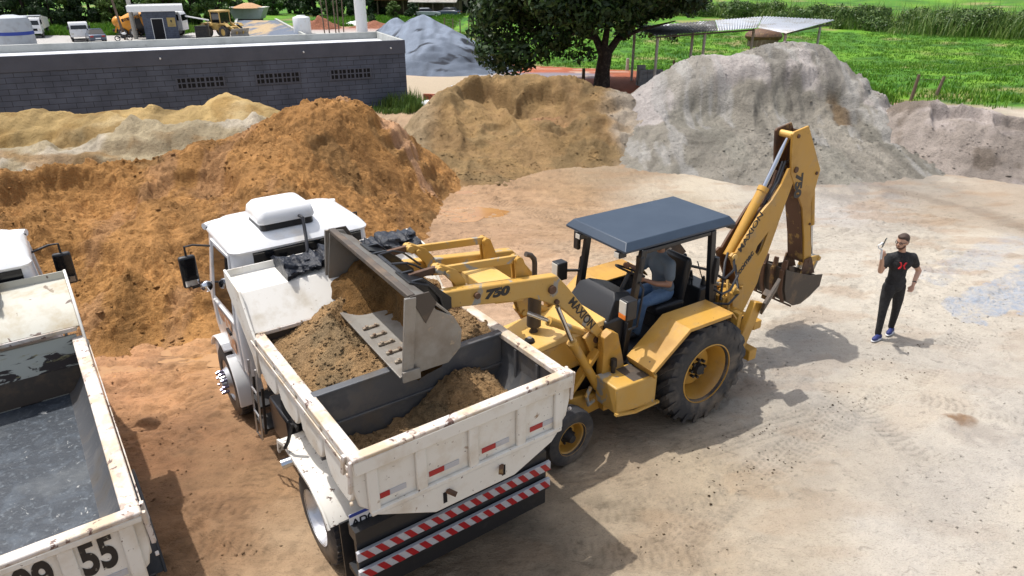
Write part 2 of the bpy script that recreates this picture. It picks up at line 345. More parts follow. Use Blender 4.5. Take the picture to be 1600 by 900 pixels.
def track_field(x, y):
    E = np.zeros(x.shape); Pt = np.zeros(x.shape)
    for pts, w in TRACKS:
        P = np.array(pts)
        for _ in range(2):
            Q = [P[0]]
            for i in range(len(P)-1): Q += [P[i]*.75+P[i+1]*.25, P[i]*.25+P[i+1]*.75]
            Q.append(P[-1]); P = np.array(Q)
        lo = P.min(0)-1; hi = P.max(0)+1; m = (x > lo[0]) & (x < hi[0]) & (y > lo[1]) & (y < hi[1])
        if not m.any(): continue
        X = x[m]; Y = y[m]; b = np.full(X.shape, 9.); ss = np.zeros(X.shape); sg = np.zeros(X.shape); s0 = 0
        for i in range(len(P)-1):
            a = P[i]; d = P[i+1]-P[i]; Ln = math.hypot(*d)
            t = np.clip(((X-a[0])*d[0]+(Y-a[1])*d[1])/Ln**2, 0, 1); ex = X-a[0]-t*d[0]; ey = Y-a[1]-t*d[1]; dist = np.hypot(ex, ey)
            k = dist < b; b = np.where(k, dist, b); ss = np.where(k, s0+t*Ln, ss); s0 += Ln
        fade = sst(0, .4, ss)*sst(s0, s0-.4, ss)*(.25+.75*sst(-.25, .15, fbm(X, Y, 1.2, 3, 8)))
        e = sst(w, w*.8, b)*fade; old = E[m]; k = e > old; E[m] = np.where(k, e, old); Pt[m] = np.where(k, np.sin(2*math.pi*(ss/.10+b*2.6)) if len(pts) % 2 else np.sin(2*math.pi*(b/.085+.15*fbm(X, Y, 2, 2, 9))), Pt[m])
    return E, Pt
def ground_colour(x, y):
    wx = x+fbm(x, y, .9, 4, 11)*.9; wy = y+fbm(x, y, .9, 4, 21)*.9
    num = np.zeros(x.shape+(3,)); den = np.zeros(x.shape)
    for a in ANCH:
        d2 = (wx-a[0])**2+(wy-a[1])**2+.15; w = 1/d2**1.6
        num += w[..., None]*a[2:]; den += w
    c = num/den[..., None]; gm_ = c.mean(-1, keepdims=True); c = lin(gm_+(c-gm_)*(.92-.22*sst(1.5, 4.5, x)[..., None]))*.68
    mx = lambda c, m, k: c*(1-m[..., None])+np.array(k)*m[..., None]
    # broad blotches of paler dried crust and darker damp sand
    n1 = fbm(x, y, .8, 5, 31); n2 = fbm(x*.5, y*2.2, .9, 5, 41); n3 = fbm(x, y, 4.5, 4, 51); n4 = fbm(x, y, 13, 3, 52)
    dk = sst(.25, .5, fbm(x, y*2.2, 5, 4, 53)); c = c*(1+(.22*n1+.16*n2+.20*n3+.16*n4-.22*dk)*(1-.62*sst(.5, 4, x)))[..., None]
    right = sst(1.5, 5, x)*sst(34, 28, y)
    c = c*(1-.16*sst(13, 16, y)*sst(30, 26, y))[..., None]; c = mx(c, .55*right*sst(-.1, .42, fbm(x, y, .5, 5, 61)), s2l(228, 216, 196, .66))
    c = mx(c, .35*(1-.6*sst(2, 5, x)*sst(12, 9, y))*sst(.0, .45, fbm(x, y*2.5, 1.1, 5, 71))*sst(2.5, 8, y)*sst(36, 30, y), s2l(176, 140, 104, .62))
    # blue grey gravel spill
    g = in_poly(wx*.0+x+fbm(x, y, 2.5, 3, 81)*.25, y+fbm(x, y, 2.5, 3, 82)*.25, [(7.7, 10.75), (8.2, 10.6), (9.5, 11.3), (11.5, 12.6), (13, 14), (12, 14.2), (10.54, 13.1), (7.87, 11.3)]).astype(float)
    t = np.clip(((x-8.1)*3.5+(y-12.3)*2.5)/18.5, 0, 1); dx = x-(8.1+3.5*t); dy = y-(12.3+2.5*t)
    g2 = sst(.5, .2, np.hypot(dx, dy)+fbm(x, y, 2.5, 3, 83)*.35)*(t > 0)*(t < 1)*.7
    sp = vn(x*26, y*26, 91)
    c = mx(c, np.clip(g*.8+g2*.55, 0, .9)*np.clip(.15+sp*.9+.5*fbm(x, y, 3, 3, 92), 0, 1), s2l(168, 184, 206, .62))
    # dark damp streak leaving the grey heap
    P = np.array([(10.2, 18.4), (11.03, 17.63), (11.74, 16.58), (11.93, 15.63), (12.5, 14.6)]); dd = np.full(x.shape, 9.)
    for i in range(4):
        a, b = P[i], P[i+1]; t = np.clip(((x-a[0])*(b[0]-a[0])+(y-a[1])*(b[1]-a[1]))/((b-a)@(b-a)), 0, 1); dd = np.minimum(dd, np.hypot(x-a[0]-t*(b-a)[0], y-a[1]-t*(b-a)[1]))
    c = mx(c, .4*sst(.4, .15, dd+fbm(x, y, 2, 3, 84)*.3), s2l(138, 122, 106, .6))
    # little brown spot of spilt soil
    c = mx(c, .85*sst(.22, .05, np.hypot(x-6.1, y-7.78)+fbm(x, y, 8, 3, 85)*.12), s2l(150, 112, 74, .6))
    c = mx(c, .45*sst(.5, .2, np.hypot(x-6.15, (y-7.5)*1.3)+fbm(x, y, 6, 3, 86)*.2), s2l(165, 155, 145, .6))
    e_, p_ = track_field(x, y); c = c*(1-.24*e_*sst(-.35, -.95, p_)-.04*e_)[..., None]
    # far grounds
    far = sst(30, 34, y)
    red = s2l(186, 104, 68, .62); yard = s2l(205, 202, 198, .64)
    fc = np.zeros(c.shape)+np.array(red); fc = fc*(1+.3*fbm(x, y, .7, 5, 101)+.2*fbm(x, y, 3, 3, 102))[..., None]
    w = sst(-4.5, -8.5, x+fbm(x, y, .2, 3, 103)*2)
    fc = mx(fc, w*sst(104, 90, y), yard)
    fc = mx(fc, sst(2.6, 1.6, np.hypot((x+4.6)/2.2, (y-38.5)/3.4)+fbm(x, y, .6, 3, 104)*.5), s2l(214, 196, 170, .60))
    fc = mx(fc, .8*sst(2.2, 1.2, np.hypot((x-1.5)/2.4, (y-41.5)/1.4)+fbm(x, y, .8, 3, 105)*.4), s2l(150, 160, 176, .6))
    fc = mx(fc, .75*sst(.15, .3, fbm(x*.7, y*1.6, .5, 4, 106))*sst(-10, -6, x), s2l(226, 200, 176, .6))
    c = c*(1-far[..., None])+fc*far[..., None]
    gy = green_line(x); gm = sst(-.8, .8, y-gy+fbm(x, y, .7, 4, 111)*1.6)
    gc = np.zeros(c.shape)+GREEN; gc = mx(gc, sst(-.1, .35, fbm(x, y, .35, 4, 112)), GREEN2); gc = mx(gc, sst(.05, .35, fbm(x, y, .9, 4, 113)), GREEN3)
    gc = gc*(1+.35*fbm(x, y, 2.5, 3, 114))[..., None]
    gc = mx(gc, .8*sst(.35, .55, fbm(x, y, .25, 4, 115)+sst(6, 2, y-gy)*.28), s2l(190, 172, 120, .55))
    c = c*(1-gm[..., None])+gc*gm[..., None]
    return np.clip(c, .008, .8)
def ground_height(x, y):
    near = sst(33, 26, y)*sst(30, 18, np.abs(x))
    z = terr(x, y)+near*(.018*fbm(x, y, .35, 3, 1)+.012*sst(2, -3, x)*fbm(x, y, 2.2, 4, 2)+.008*fbm(x, y, 9, 3, 3))
    rg = sst(.05, .35, fbm(x, y, .6, 3, 5)+.15*sst(2, -3, x)); z += near*rg*(.13+.10*sst(0, -3, x))*(billow(x, y*1.6, 2.6, 6, 6)-.3)
    # scuffed clods
    z += near*.022*sst(.36, .55, fbm(x, y, 6.5, 4, 7))
    for pts, w in TRACKS:
        s0 = 0; best = np.full(x.shape, 9.); S = np.zeros(x.shape); sd = np.zeros(x.shape)
        P = np.array(pts)
        # smooth the polyline
        for _ in range(2):
            Q = [P[0]]
            for i in range(len(P)-1): Q += [P[i]*.75+P[i+1]*.25, P[i]*.25+P[i+1]*.75]
            Q.append(P[-1]); P = np.array(Q)
        x0, y0 = P.min(0)-1; x1, y1 = P.max(0)+1
        m = (x > x0) & (x < x1) & (y > y0) & (y < y1)
        if not m.any(): continue
        X = x[m]; Y = y[m]; b = best[m]; ss = S[m]; sg = sd[m]
        for i in range(len(P)-1):
            a = P[i]; d = P[i+1]-P[i]; Ln = math.hypot(*d)
            t = np.clip(((X-a[0])*d[0]+(Y-a[1])*d[1])/Ln**2, 0, 1); ex = X-a[0]-t*d[0]; ey = Y-a[1]-t*d[1]; dist = np.hypot(ex, ey)
            k = dist < b; b = np.where(k, dist, b); ss = np.where(k, s0+t*Ln, ss); sg = np.where(k, np.sign(ex*d[1]-ey*d[0]), sg); s0 += Ln
        pat = np.sin(2*math.pi*(ss/.10+b*2.6)) if len(pts) % 2 else np.sin(2*math.pi*(b/.085+.15*fbm(X, Y, 2, 2, 9))); edge = sst(w, w*.75, b); fade = sst(0, .4, ss)*sst(s0, s0-.4, ss)*(.35+.65*sst(-.2, .2, fbm(X, Y, 1.2, 3, 8)))
        dz = fade*(edge*(-.009+.007*pat)+.008*np.exp(-((b-w*1.08)/.035)**2))
        z[m] += dz
    # puddled flats stay level
    return z
gx = nonuni(-7.5, 9.5, .036, -900, 900, 1.055); gy_ = nonuni(3.0, 16.0, .036, -30, 1500, 1.035)
GX, GY = np.meshgrid(gx, gy_, indexing='ij')
GZ = ground_height(GX, GY); GC = ground_colour(GX, GY)
m = mat('sandy_ground', (0, 0, 0), 0.85, attr=True, layers=[(45, .66, .54, .70, 5), (6, .74, .58, .66, 9, 1.6), (16, .80, .60, .68, 6, 1)], bump=[(8, .6, .06), (34, .7, .025)], stretch=(1, 1.8, 1), spec=.3)
M['ground'] = m
g = npmesh('ground', np.stack([GX.ravel(), GY.ravel(), GZ.ravel()], 1), grid_faces(len(gx), len(gy_)), 'ground', col=GC.reshape(-1, 3))
tag(g, kind='structure')

# shallow muddy puddles
M['puddle'] = mat('muddy_puddle', s2l(206, 156, 100, .62), .12, layers=[(2, s2l(190, 138, 88, .6), .45, .7, 4)], spec=.5)
rp = np.random.default_rng(8)
for px_, py_, ra, rb_ in ((-4.75, 9.35, .62, .26), (-6.0, 9.0, .45, .16), (-1.0, 16.4, .95, .5), (-1.3, 18.0, .7, .3), (-5.3, 9.6, .3, .14)):
    n_ = 60; ang = np.linspace(0, 2*math.pi, n_, endpoint=False); rr = 1+.28*fbm(np.cos(ang)*1.5+px_, np.sin(ang)*1.5, 1, 4, 900)*2
    V = [(px_, py_, .004)]+[(px_+ra*r*math.cos(a), py_+rb_*r*math.sin(a), .004) for a, r in zip(ang, rr)]
    o = npmesh('puddle', V, [(0, i+1, (i+1) % n_+1) for i in range(n_)], 'puddle', smooth=False); tag(o, kind='structure')

# ------------------------------------------------------------------ heaps
M['sand'] = mat('loose_sand', (0, 0, 0), 0.92, attr=True, layers=[(42, .62, .52, .70, 6), (13, .76, .54, .70, 7)], bump=[(10, .9, .09), (34, 1.0, .04)], spec=.2)
M['gravel'] = mat('blue_grey_gravel', (0, 0, 0), 0.9, attr=True, layers=[(30, .7, .5, .65, 5)], bump=[(18, .6, .06)], spec=.2)
def rbf(pts):
    P = np.array(pts, float); n = len(P)
    D = np.hypot(P[:, None, 0]-P[None, :, 0], P[:, None, 1]-P[None, :, 1])
    A = np.zeros((n+1, n+1)); A[:n, :n] = D-np.eye(n)*.03; A[:n, n] = 1; A[n, :n] = 1
    w = np.linalg.solve(A, np.append(P[:, 2], 0))
    def f(x, y):
        z = np.full(x.shape, w[n])
        for i in range(n): z = z+w[i]*np.hypot(x-P[i, 0], y-P[i, 1])
        return z
    return f
def clods(P, c, size, name, parent, seed):
    rs = np.random.default_rng(seed+1); n = len(P)
    base = np.array([(1, 0, 0), (-1, 0, 0), (0, 1, 0), (0, -1, 0), (0, 0, 1), (0, 0, -.6), (.62, .62, .55), (-.62, .62, .5), (-.62, -.62, .55), (.62, -.62, .5)], float)
    tri = np.array([(4, 0, 6), (4, 6, 2), (4, 2, 7), (4, 7, 1), (4, 1, 8), (4, 8, 3), (4, 3, 9), (4, 9, 0), (5, 6, 0), (5, 2, 6), (5, 7, 2), (5, 1, 7), (5, 8, 1), (5, 3, 8), (5, 9, 3), (5, 0, 9)])
    V = base[None]*(1+rs.uniform(-.28, .28, (n, 10, 1)))*size[:, None, None]*np.stack([rs.uniform(.7, 1.4, n), rs.uniform(.7, 1.4, n), rs.uniform(.5, .9, n)], 1)[:, None, :]
    th = rs.uniform(0, 6.28, n); cx, sx = np.cos(th)[:, None], np.sin(th)[:, None]
    V = np.stack([V[..., 0]*cx-V[..., 1]*sx, V[..., 0]*sx+V[..., 1]*cx, V[..., 2]], -1)+P[:, None, :]
    F = (tri[None]+np.arange(n)[:, None, None]*10).reshape(-1, 3)
    o = npmesh(name, V.reshape(-1, 3), F, 'sand', parent, smooth=True, col=np.repeat(c, 10, 0)); return tag(o, kind='stuff')
def along(base, X, Y):
    P = np.array(base, float); b = np.full(X.shape, 99.); S = np.zeros(X.shape); s0 = 0
    for i in range(len(P)-1):
        a = P[i]; d = P[i+1]-P[i]; Ln = math.hypot(*d)
        t = np.clip(((X-a[0])*d[0]+(Y-a[1])*d[1])/Ln**2, 0, 1); dist = np.hypot(X-a[0]-t*d[0], Y-a[1]-t*d[1]); k = dist < b
        b = np.where(k, dist, b); S = np.where(k, s0+t*Ln, S); s0 += Ln
    return S, b
def heap(name, pts, bbox, step, colfn, detail, label, m='sand', group=None, nclod=0, base=None, scoops=(), extra=None):
    f = rbf(pts); xs = np.arange(bbox[0], bbox[1], step); ys = np.arange(bbox[2], bbox[3], step)
    X, Y = np.meshgrid(xs, ys, indexing='ij')
    wx = X+fbm(X, Y, .8, 3, 201)*.22; wy = Y+fbm(X, Y, .8, 3, 202)*.22
    Z = f(wx, wy); k = sst(-.1, .7, Z)
    amp, cl, gul, seed = detail
    if base is None: base = [(bbox[0], bbox[2]), (bbox[1], bbox[2])]
    S, Db = along(base, X, Y); S = S+.22*fbm(X, Y, .9, 3, seed+2)
    Z = Z+k*amp*(fbm(X, Y, .7, 4, seed)*.5+(.30-billow(X, Y, .9, 5, seed+5))*.35)
    gl_ = (billow(S*1.5, Db*.30, 1.0, 5, seed+9)-.3)*sst(-.35, .25, fbm(X, Y, .45, 3, seed+11))
    Z = Z+k*gul*gl_
    q = (Z+.30*fbm(X, Y, .8, 4, seed+41))/.5; fr = q-np.floor(q); st_ = (np.floor(q)+sst(.42, .98, fr)-q)*.5      # slumped ledges
    Z = Z+k*.75*st_*sst(-.05, .3, fbm(X, Y, .5, 3, seed+43))
    for sx_, sy_, sr_, sd_ in scoops:          # bites taken by the loader: a steep arc on the uphill side fading downhill
        dd_ = np.hypot(X-sx_, Y-sy_)+.22*fbm(X, Y, 1.6, 4, seed+61)
        Z = Z-k*sd_*sst(sr_, sr_*.80, dd_)*sst(-1.0, .5, (Y-sy_)/sr_)
    if extra: Z = extra(X, Y, Z)
    STR = fbm(S*2.2, Db*.28, 1.0, 4, seed+45)
    crisp = lambda f, s, t: sst(t, t+.13, fbm(X, Y, f, 3, s))
    lump = lambda f, s: (np.clip(fbm(X, Y, f, 3, s)+.05, 0, 1)/.6)**.7
    Z = Z+sst(-.05, .25, Z)*cl*((lump(2.6, seed+13)*.8+lump(6.5, seed+17)*.5-.35)*sst(.0, .35, fbm(X, Y, .7, 3, seed+21))+(crisp(4.2, seed+51, .12)*.50+crisp(8, seed+53, .10)*.42)*sst(-.25, .2, fbm(X, Y, .9, 3, seed+55))+crisp(14, seed+57, .10)*.26-crisp(6, seed+59, .22)*.45-.18)
    Z = Z+terr(X, Y)
    C = colfn(X, Y, Z)*(1+.22*STR+.10*sst(.1, .4, STR)-.16*sst(.15, .45, -STR))[..., None]
    F = grid_faces(len(xs), len(ys)); zf = (Z-terr(X, Y)).ravel()[F].max(1); F = F[zf > -.05]
    used = np.unique(F); remap = np.full(X.size, -1); remap[used] = np.arange(len(used))
    o = npmesh(name, np.stack([X.ravel(), Y.ravel(), Z.ravel()], 1)[used], remap[F], m, col=C.reshape(-1, 3)[used])
    tag(o, label, 'sand heap' if m == 'sand' else 'gravel heap', group)
    if nclod:
        V = np.stack([X.ravel(), Y.ravel(), Z.ravel()], 1)[used]; c = C.reshape(-1, 3)[used]; rs = np.random.default_rng(seed)
        wgt = np.exp(-V[:, 2]/.9)+.25; wgt *= sst(-.05, .25, fbm(V[:, 0], V[:, 1], .9, 3, seed+31))+.12; k = rs.choice(len(V), nclod, p=wgt/wgt.sum())
        clods(V[k], c[k]*1.0, rs.uniform(.010, .036, nclod)*(1+1.0*(rs.uniform(size=nclod) > .95)), 'clods', o, seed)
    return o
mx = lambda c, m_, k: c*(1-m_[..., None])+np.array(k)*m_[..., None]
def col_orange(X, Y, Z):
    c = np.zeros(X.shape+(3,))+np.array(s2l(202, 150, 92, .71))
    c = mx(c, .7*sst(.0, .35, fbm(X, Y, .7, 5, 301)), s2l(184, 136, 80, .69))
    c = mx(c, .6*sst(.12, .4, fbm(X*1.5, Y*.5, .9, 5, 302)+sst(2.0, 2.9, Z)*.15), s2l(202, 156, 114, .66))
    c = mx(c, .55*sst(.32, .46, fbm(X, Y, 1.1, 4, 303)), s2l(156, 124, 82, .66))
    c = mx(c, .8*sst(.1, .3, fbm(X, Y, 1.3, 4, 304))*sst(1.8, .8, np.hypot(X+3.0, Y-17.3)), s2l(225, 178, 140, .66))
    return c*(1+.2*fbm(X, Y, 5, 4, 305)+.12*fbm(X, Y, 14, 3, 306))[..., None]
def col_cream(X, Y, Z):
    c = np.zeros(X.shape+(3,))+np.array(s2l(206, 176, 120, .68))
    c = mx(c, .7*sst(-.05, .3, fbm(X, Y, .6, 5, 311)), s2l(216, 192, 146, .68))
    c = mx(c, .6*sst(.1, .4, fbm(X, Y, 1.2, 4, 312)), s2l(176, 140, 82, .66))
    return c*(1+.15*fbm(X, Y, 5, 4, 313))[..., None]
def col_pale(X, Y, Z):
    c = np.zeros(X.shape+(3,))+np.array(s2l(196, 180, 148, .68))
    c = mx(c, .8*sst(.0, .3, fbm(X, Y, .9, 5, 321)), s2l(222, 210, 190, .70))
    c = mx(c, .7*sst(.1, .4, fbm(X*.6, Y*2, 1.2, 4, 322)+sst(1.1, .4, Z)*.3), s2l(180, 142, 92, .66))
    return c*(1+.15*fbm(X, Y, 5, 4, 323))[..., None]
def col_tan(X, Y, Z):
    c = np.zeros(X.shape+(3,))+np.array(s2l(178, 146, 100, .62))
    c = mx(c, .7*sst(-.05, .3, fbm(X, Y, .8, 5, 331)), s2l(176, 144, 102, .60))
    c = mx(c, .7*sst(.1, .35, fbm(X, Y, 1.0, 4, 332)+sst(1.5, 2.2, Z)*.3), s2l(156, 132, 94, .64))
    c = mx(c, .8*sst(.9, .35, np.hypot((X-1.3)/.9, (Y-23.9)/.9)+fbm(X, Y, 1.4, 3, 333)*.5), s2l(194, 148, 110, .62))
    c = mx(c, .7*sst(.15, .35, fbm(X, Y*1.5, 1.2, 4, 334)), s2l(180, 146, 102, .62))
    c = mx(c, .75*sst(3.0, 4.0, X+fbm(X, Y, 1.4, 3, 335)*.5), s2l(200, 190, 176, .66))
    c = mx(c, .5*sst(-2.2, -3.0, X), s2l(196, 180, 150, .66))
    return c*(1+.18*fbm(X, Y, 4, 4, 336))[..., None]
def col_grey(X, Y, Z):
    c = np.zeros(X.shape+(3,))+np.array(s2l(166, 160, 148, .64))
    c = mx(c, .9*sst(-.25, .1, (Y-24.35)+fbm(X, Y, 1.2, 4, 341)*.5+sst(11, 12.5, X)*1.5+sst(6, 4.8, X)*1.2), s2l(206, 198, 194, .68))  # crest painted paler than the steep face: sun and shade put into the colour
    c = mx(c, .75*sst(.0, .3, fbm(X*1.6, Y*.5, .8, 5, 342)), s2l(164, 160, 148, .64))
    c = mx(c, .6*sst(.15, .4, fbm(X*2, Y*.5, 1.2, 4, 343)), s2l(196, 194, 190, .64))
    c = mx(c, .75*sst(.5, .2, np.hypot((X-10.9)/.6, (Y-23.2)/1.8)+fbm(X, Y, 2, 3, 344)*.35), s2l(140, 112, 76, .62))
    return c*(1+.16*fbm(X, Y, 4, 4, 345))[..., None]
def col_right(X, Y, Z):
    c = np.zeros(X.shape+(3,))+np.array(s2l(184, 172, 162, .64))
    c = mx(c, .8*sst(.0, .3, fbm(X, Y, .8, 5, 351)), s2l(204, 192, 186, .66))
    c = mx(c, .7*sst(.1, .35, fbm(X, Y, 1.1, 4, 352)), s2l(140, 126, 112, .62))
    return c*(1+.16*fbm(X, Y, 4, 4, 353))[..., None]
def col_gravel(X, Y, Z):
    c = np.zeros(X.shape+(3,))+np.array(s2l(146, 158, 176, .62))
    c = mx(c, .8*sst(.1, -.3, fbm(X, Y, .5, 4, 361)+(Z-.9)*.5), s2l(104, 114, 130, .6))
    c = mx(c, .9*sst(.34, .45, fbm(X*.7, Y*1.5, .8, 4, 362)-np.abs(Z-1.2)*.15), s2l(50, 52, 60, .6))
    return c*(1+.12*fbm(X, Y, 3, 4, 363))[..., None]

ORANGE = [(-10.76, 12.0, 2.35), (-9.81, 13.0, 2.11), (-9.57, 13.0, 1.91), (-9.36, 13.6, 1.97), (-9.05, 14.2, 2.02), (-8.58, 14.4, 1.91), (-8.11, 14.6, 1.74), (-7.71, 15.0, 1.93), (-7.25, 15.3, 2.03), (-6.76, 15.5, 2.02), (-6.3, 15.8, 1.99), (-5.95, 16.2, 2.28), (-5.28, 16.6, 2.6), (-4.87, 16.8, 2.72), (-4.15, 17.0, 2.76), (-3.63, 17.4, 2.49), (-3.13, 18.0, 2.08), (-2.61, 18.8, 1.33), (-2.01, 19.4, 0.58), (-13.5, 11, 2.2), (-16, 10, 1.5),
    (-9.6, 11.2, 1.55), (-8.0, 12.2, 1.35), (-6.5, 12.6, 1.25), (-5.2, 14, 1.6), (-4.0, 15.1, 1.5), (-8.6, 13.3, 1.45), (-6.6, 14.3, 1.45)]
ob = [(-12.5, 7.2), (-9.79, 8.01), (-8.71, 8.32), (-7.67, 8.83), (-6.57, 9.35), (-5.75, 9.63), (-4.92, 10.01), (-4.09, 10.93), (-3.1, 12.77), (-1.94, 14.56), (-1.94, 15.86), (-1.87, 17.63), (-1.41, 18.93)]
ORANGE = [(x, y, z-.12 if x < -6 else z) for x, y, z in ORANGE]
ORANGE += [(x, y, 0) for x, y in ob]+[(x+.55, y-.75, -.35) for x, y in ob]+[(-1.2, 20.3, -.2), (-2.6, 21, 0), (-4, 21, 0), (-6, 20, 0), (-8, 18.8, 0), (-10, 17.5, 0), (-13, 15.5, 0), (-17, 14, -.1), (-19, 10, -.1), (-16, 7, -.1), (-1, 23, -.5), (-8, 22, -.6), (-14, 20, -.6)]
heap('sand_heap', ORANGE, (-14.5, -.8, 6.6, 21.5), .028, col_orange, (.34, .10, .30, 400), 'big orange brown sand heap filling the left, behind the two white tipper trucks', nclod=2500, base=ob, scoops=[(-8.6, 12.9, 1.25, .34), (-6.6, 13.9, 1.0, .22), (-10.6, 11.6, 1.2, .26), (-3.7, 15.4, .9, .14), (-7.6, 11.0, .9, .2), (-5.3, 12.2, .8, .16), (-9.2, 9.9, .8, .18)])
CF = [(-16, 16.5, 1.0), (-14.8, 17.5, 1.07), (-13.45, 18.0, 1.2), (-12.31, 18.3, 1.41), (-11.18, 18.5, 1.26), (-10.85, 19.0, 1.57), (-10.38, 19.2, 1.79), (-9.74, 19.3, 1.68), (-8.55, 19.4, 1.63), (-7.33, 19.5, 1.71), (-6.78, 20.0, 1.63), (-6.3, 20.6, 1.1)]
CF = [(x, y, z+.12) for x, y, z in CF]
CF += [(x-.2, y-2.6, 0) for x, y, z in CF]+[(x, y+1.6, .1) for x, y, z in CF]+[(-5.2, 20, 0), (-5, 21.5, 0), (-18, 15, -.1), (-12, 14, -.4), (-8, 14.5, -.4), (-12, 22, -.4), (-7, 23, -.4)]
heap('sand_heap', CF, (-19, -4.6, 13.5, 22.5), .07, col_pale, (.22, .07, .14, 430), 'pale whitish sand heap with a sharp crest, between the orange heap and the yellow one')
CB = [(-19.5, 21, 1.4), (-17.69, 21.5, 1.43), (-16.08, 22.0, 1.37), (-15.38, 22.5, 1.4), (-14.56, 23.0, 1.35), (-13.86, 23.0, 1.22), (-13.48, 23.5, 1.25), (-12.64, 24.0, 1.33), (-11.72, 24.3, 1.15), (-11.16, 24.6, 1.27), (-10.16, 25.0, 1.49), (-9.07, 25.0, 1.2), (-8.22, 25.0, 0.8), (-7.37, 25.0, 0.3)]
CB = [(x, y, z+.05) for x, y, z in CB]
CB += [(x+.6, y-2.4, .35) for x, y, z in CB]+[(x+1, y-4, -.05) for x, y, z in CB]+[(x-.2, y+1.8, 0) for x, y, z in CB]+[(-6.5, 25, -.05), (-6, 23, -.2), (-22, 20, 0), (-12, 29, -.6), (-20, 26, -.5)]
heap('sand_heap', CB, (-22, -5.5, 18, 28), .08, col_cream, (.26, .05, .16, 460), 'low yellow cream sand heap along the foot of the grey block building')
TB = [(-2.92, 19.12), (-1.39, 18.68), (0.0, 18.93), (0.96, 20.27), (2.35, 20.71), (3.66, 21.0)]
TAN = [(-3.94, 21.0, 0.26), (-3.25, 22.0, 0.83), (-2.83, 23.0, 1.3), (-2.2, 24.5, 1.78), (-1.37, 25.5, 2.05), (-0.58, 25.8, 2.07), (0.0, 25.8, 2.01), (0.69, 25.8, 2.14), (1.38, 25.8, 2.12), (2.05, 25.5, 1.9), (2.7, 25.0, 1.73), (3.49, 25.0, 1.68), (4.1, 25, 1.5), (-1.7, 23.2, 0.80), (-0.44, 24.6, 1.0), (0.66, 24.7, 1.1), (1.73, 23.8, .95), (-2.75, 21.3, .8), (.9, 23.0, .95), (1.1, 25.1, 1.45), (-.6, 25.0, 1.35), (-0.81, 21.6, 0.51), (0.61, 21.8, 0.55), (2.09, 22.5, 0.71), (-1.98, 21.2, 0.51), (3.2, 22.6, .8)]
TAN += [(x, y, 0) for x, y in TB]+[(x, y-1, -.35) for x, y in TB]+[(-4.6, 21, -.1), (-4.2, 23, 0), (-3.6, 25, .1), (-3, 27.3, 0), (-1.5, 28.6, 0), (0.5, 28.8, 0), (2.5, 28.5, 0), (5, 28, 0), (5.5, 22, 0), (0, 31, -.6), (-6, 24, -.5), (6, 25, .2)]
heap('sand_heap', TAN, (-5, 5.6, 17.5, 29.5), .06, col_tan, (.36, .075, .30, 490), 'tan sand heap dug out hollow in the middle, in front of the dark leafy tree', nclod=1200, base=TB, scoops=[(-.9, 24.6, 1.0, .5), (1.1, 24.3, 1.05, .42), (-.2, 22.4, .9, .18), (1.9, 22.6, .7, .15)], extra=lambda X, Y, Z: Z+.30*np.exp(-((X+.1+.35*(Y-23.5))/.16)**2)*sst(22.3, 23, Y)*sst(25.6, 24.8, Y)+.22*np.exp(-((X+1.9+.2*(Y-23))/.18)**2)*sst(21, 22, Y)*sst(24.6, 23.8, Y))
GBse = [(3.32, 20.71), (4.93, 19.99), (6.32, 18.93), (7.86, 18.68), (9.6, 19.0), (11.0, 19.25), (12.56, 19.58)]
GREY = [(4.22, 25.2, 1.34), (5.33, 26.0, 2.11), (5.99, 26.0, 2.42), (6.66, 26.0, 2.64), (7.56, 26.0, 2.75), (8.74, 26.2, 2.97), (10.16, 26.4, 3.13), (11.26, 26.2, 3.02), (11.85, 25.5, 2.55), (12.46, 24.8, 1.89), (12.87, 24.0, 1.27), (13.2, 22.6, 0.49),
    (5.31, 24.4, 1.41), (6.17, 24.6, 1.96), (7.02, 24.6, 2.3), (8.09, 24.6, 2.5), (9.38, 24.6, 2.6), (10.66, 24.5, 2.5), (11.4, 24.0, 2.05), (6.14, 22.3, 1.0), (8.23, 22.5, 1.1), (10.23, 22.3, 1.0), (4.14, 22.4, 0.64), (11.63, 21.6, 0.62), (6.3, 24.0, 1.3), (7.2, 23.9, 1.5), (9, 23.9, 1.6), (10.3, 23.8, 1.5), (8.1, 24.3, 2.35), (9.6, 24.3, 2.4)]
GREY += [(x, y, 0) for x, y in GBse]+[(x, y-1, -.3) for x, y in GBse]+[(3.4, 25.5, .4), (2.6, 23.5, 0), (3.4, 27, .2), (4.5, 29, 0), (7, 30.5, 0), (10, 30.8, 0), (12.5, 29.5, 0), (14.2, 26.5, 0), (14.6, 23.5, 0), (14, 20.5, -.15), (8, 33, -.6), (16, 25, -.4), (1.5, 25, -.4), (13.3, 19, -.2)]
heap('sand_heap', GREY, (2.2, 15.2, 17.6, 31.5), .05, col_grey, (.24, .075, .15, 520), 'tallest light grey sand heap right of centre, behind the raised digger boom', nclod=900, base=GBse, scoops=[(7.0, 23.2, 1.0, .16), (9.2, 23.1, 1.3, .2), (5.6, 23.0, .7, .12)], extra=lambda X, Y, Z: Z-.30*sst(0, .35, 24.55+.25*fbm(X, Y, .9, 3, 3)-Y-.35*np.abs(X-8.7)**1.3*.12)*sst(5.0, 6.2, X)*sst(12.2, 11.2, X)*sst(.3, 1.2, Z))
RB = [(12.89, 19.99), (13.5, 19.45), (14.37, 18.81), (15.71, 18.2), (17.5, 17.6)]
RT = [(12.25, 23.5, 1.04), (12.73, 23.0, 1.55), (13.41, 22.8, 1.71), (14.48, 22.5, 1.7), (15.15, 22.2, 1.53), (16.01, 21.8, 1.17), (17.62, 21.0, 0.8), (19.5, 20.5, .6), (13.4, 21.3, .9), (14.8, 20.8, .75)]
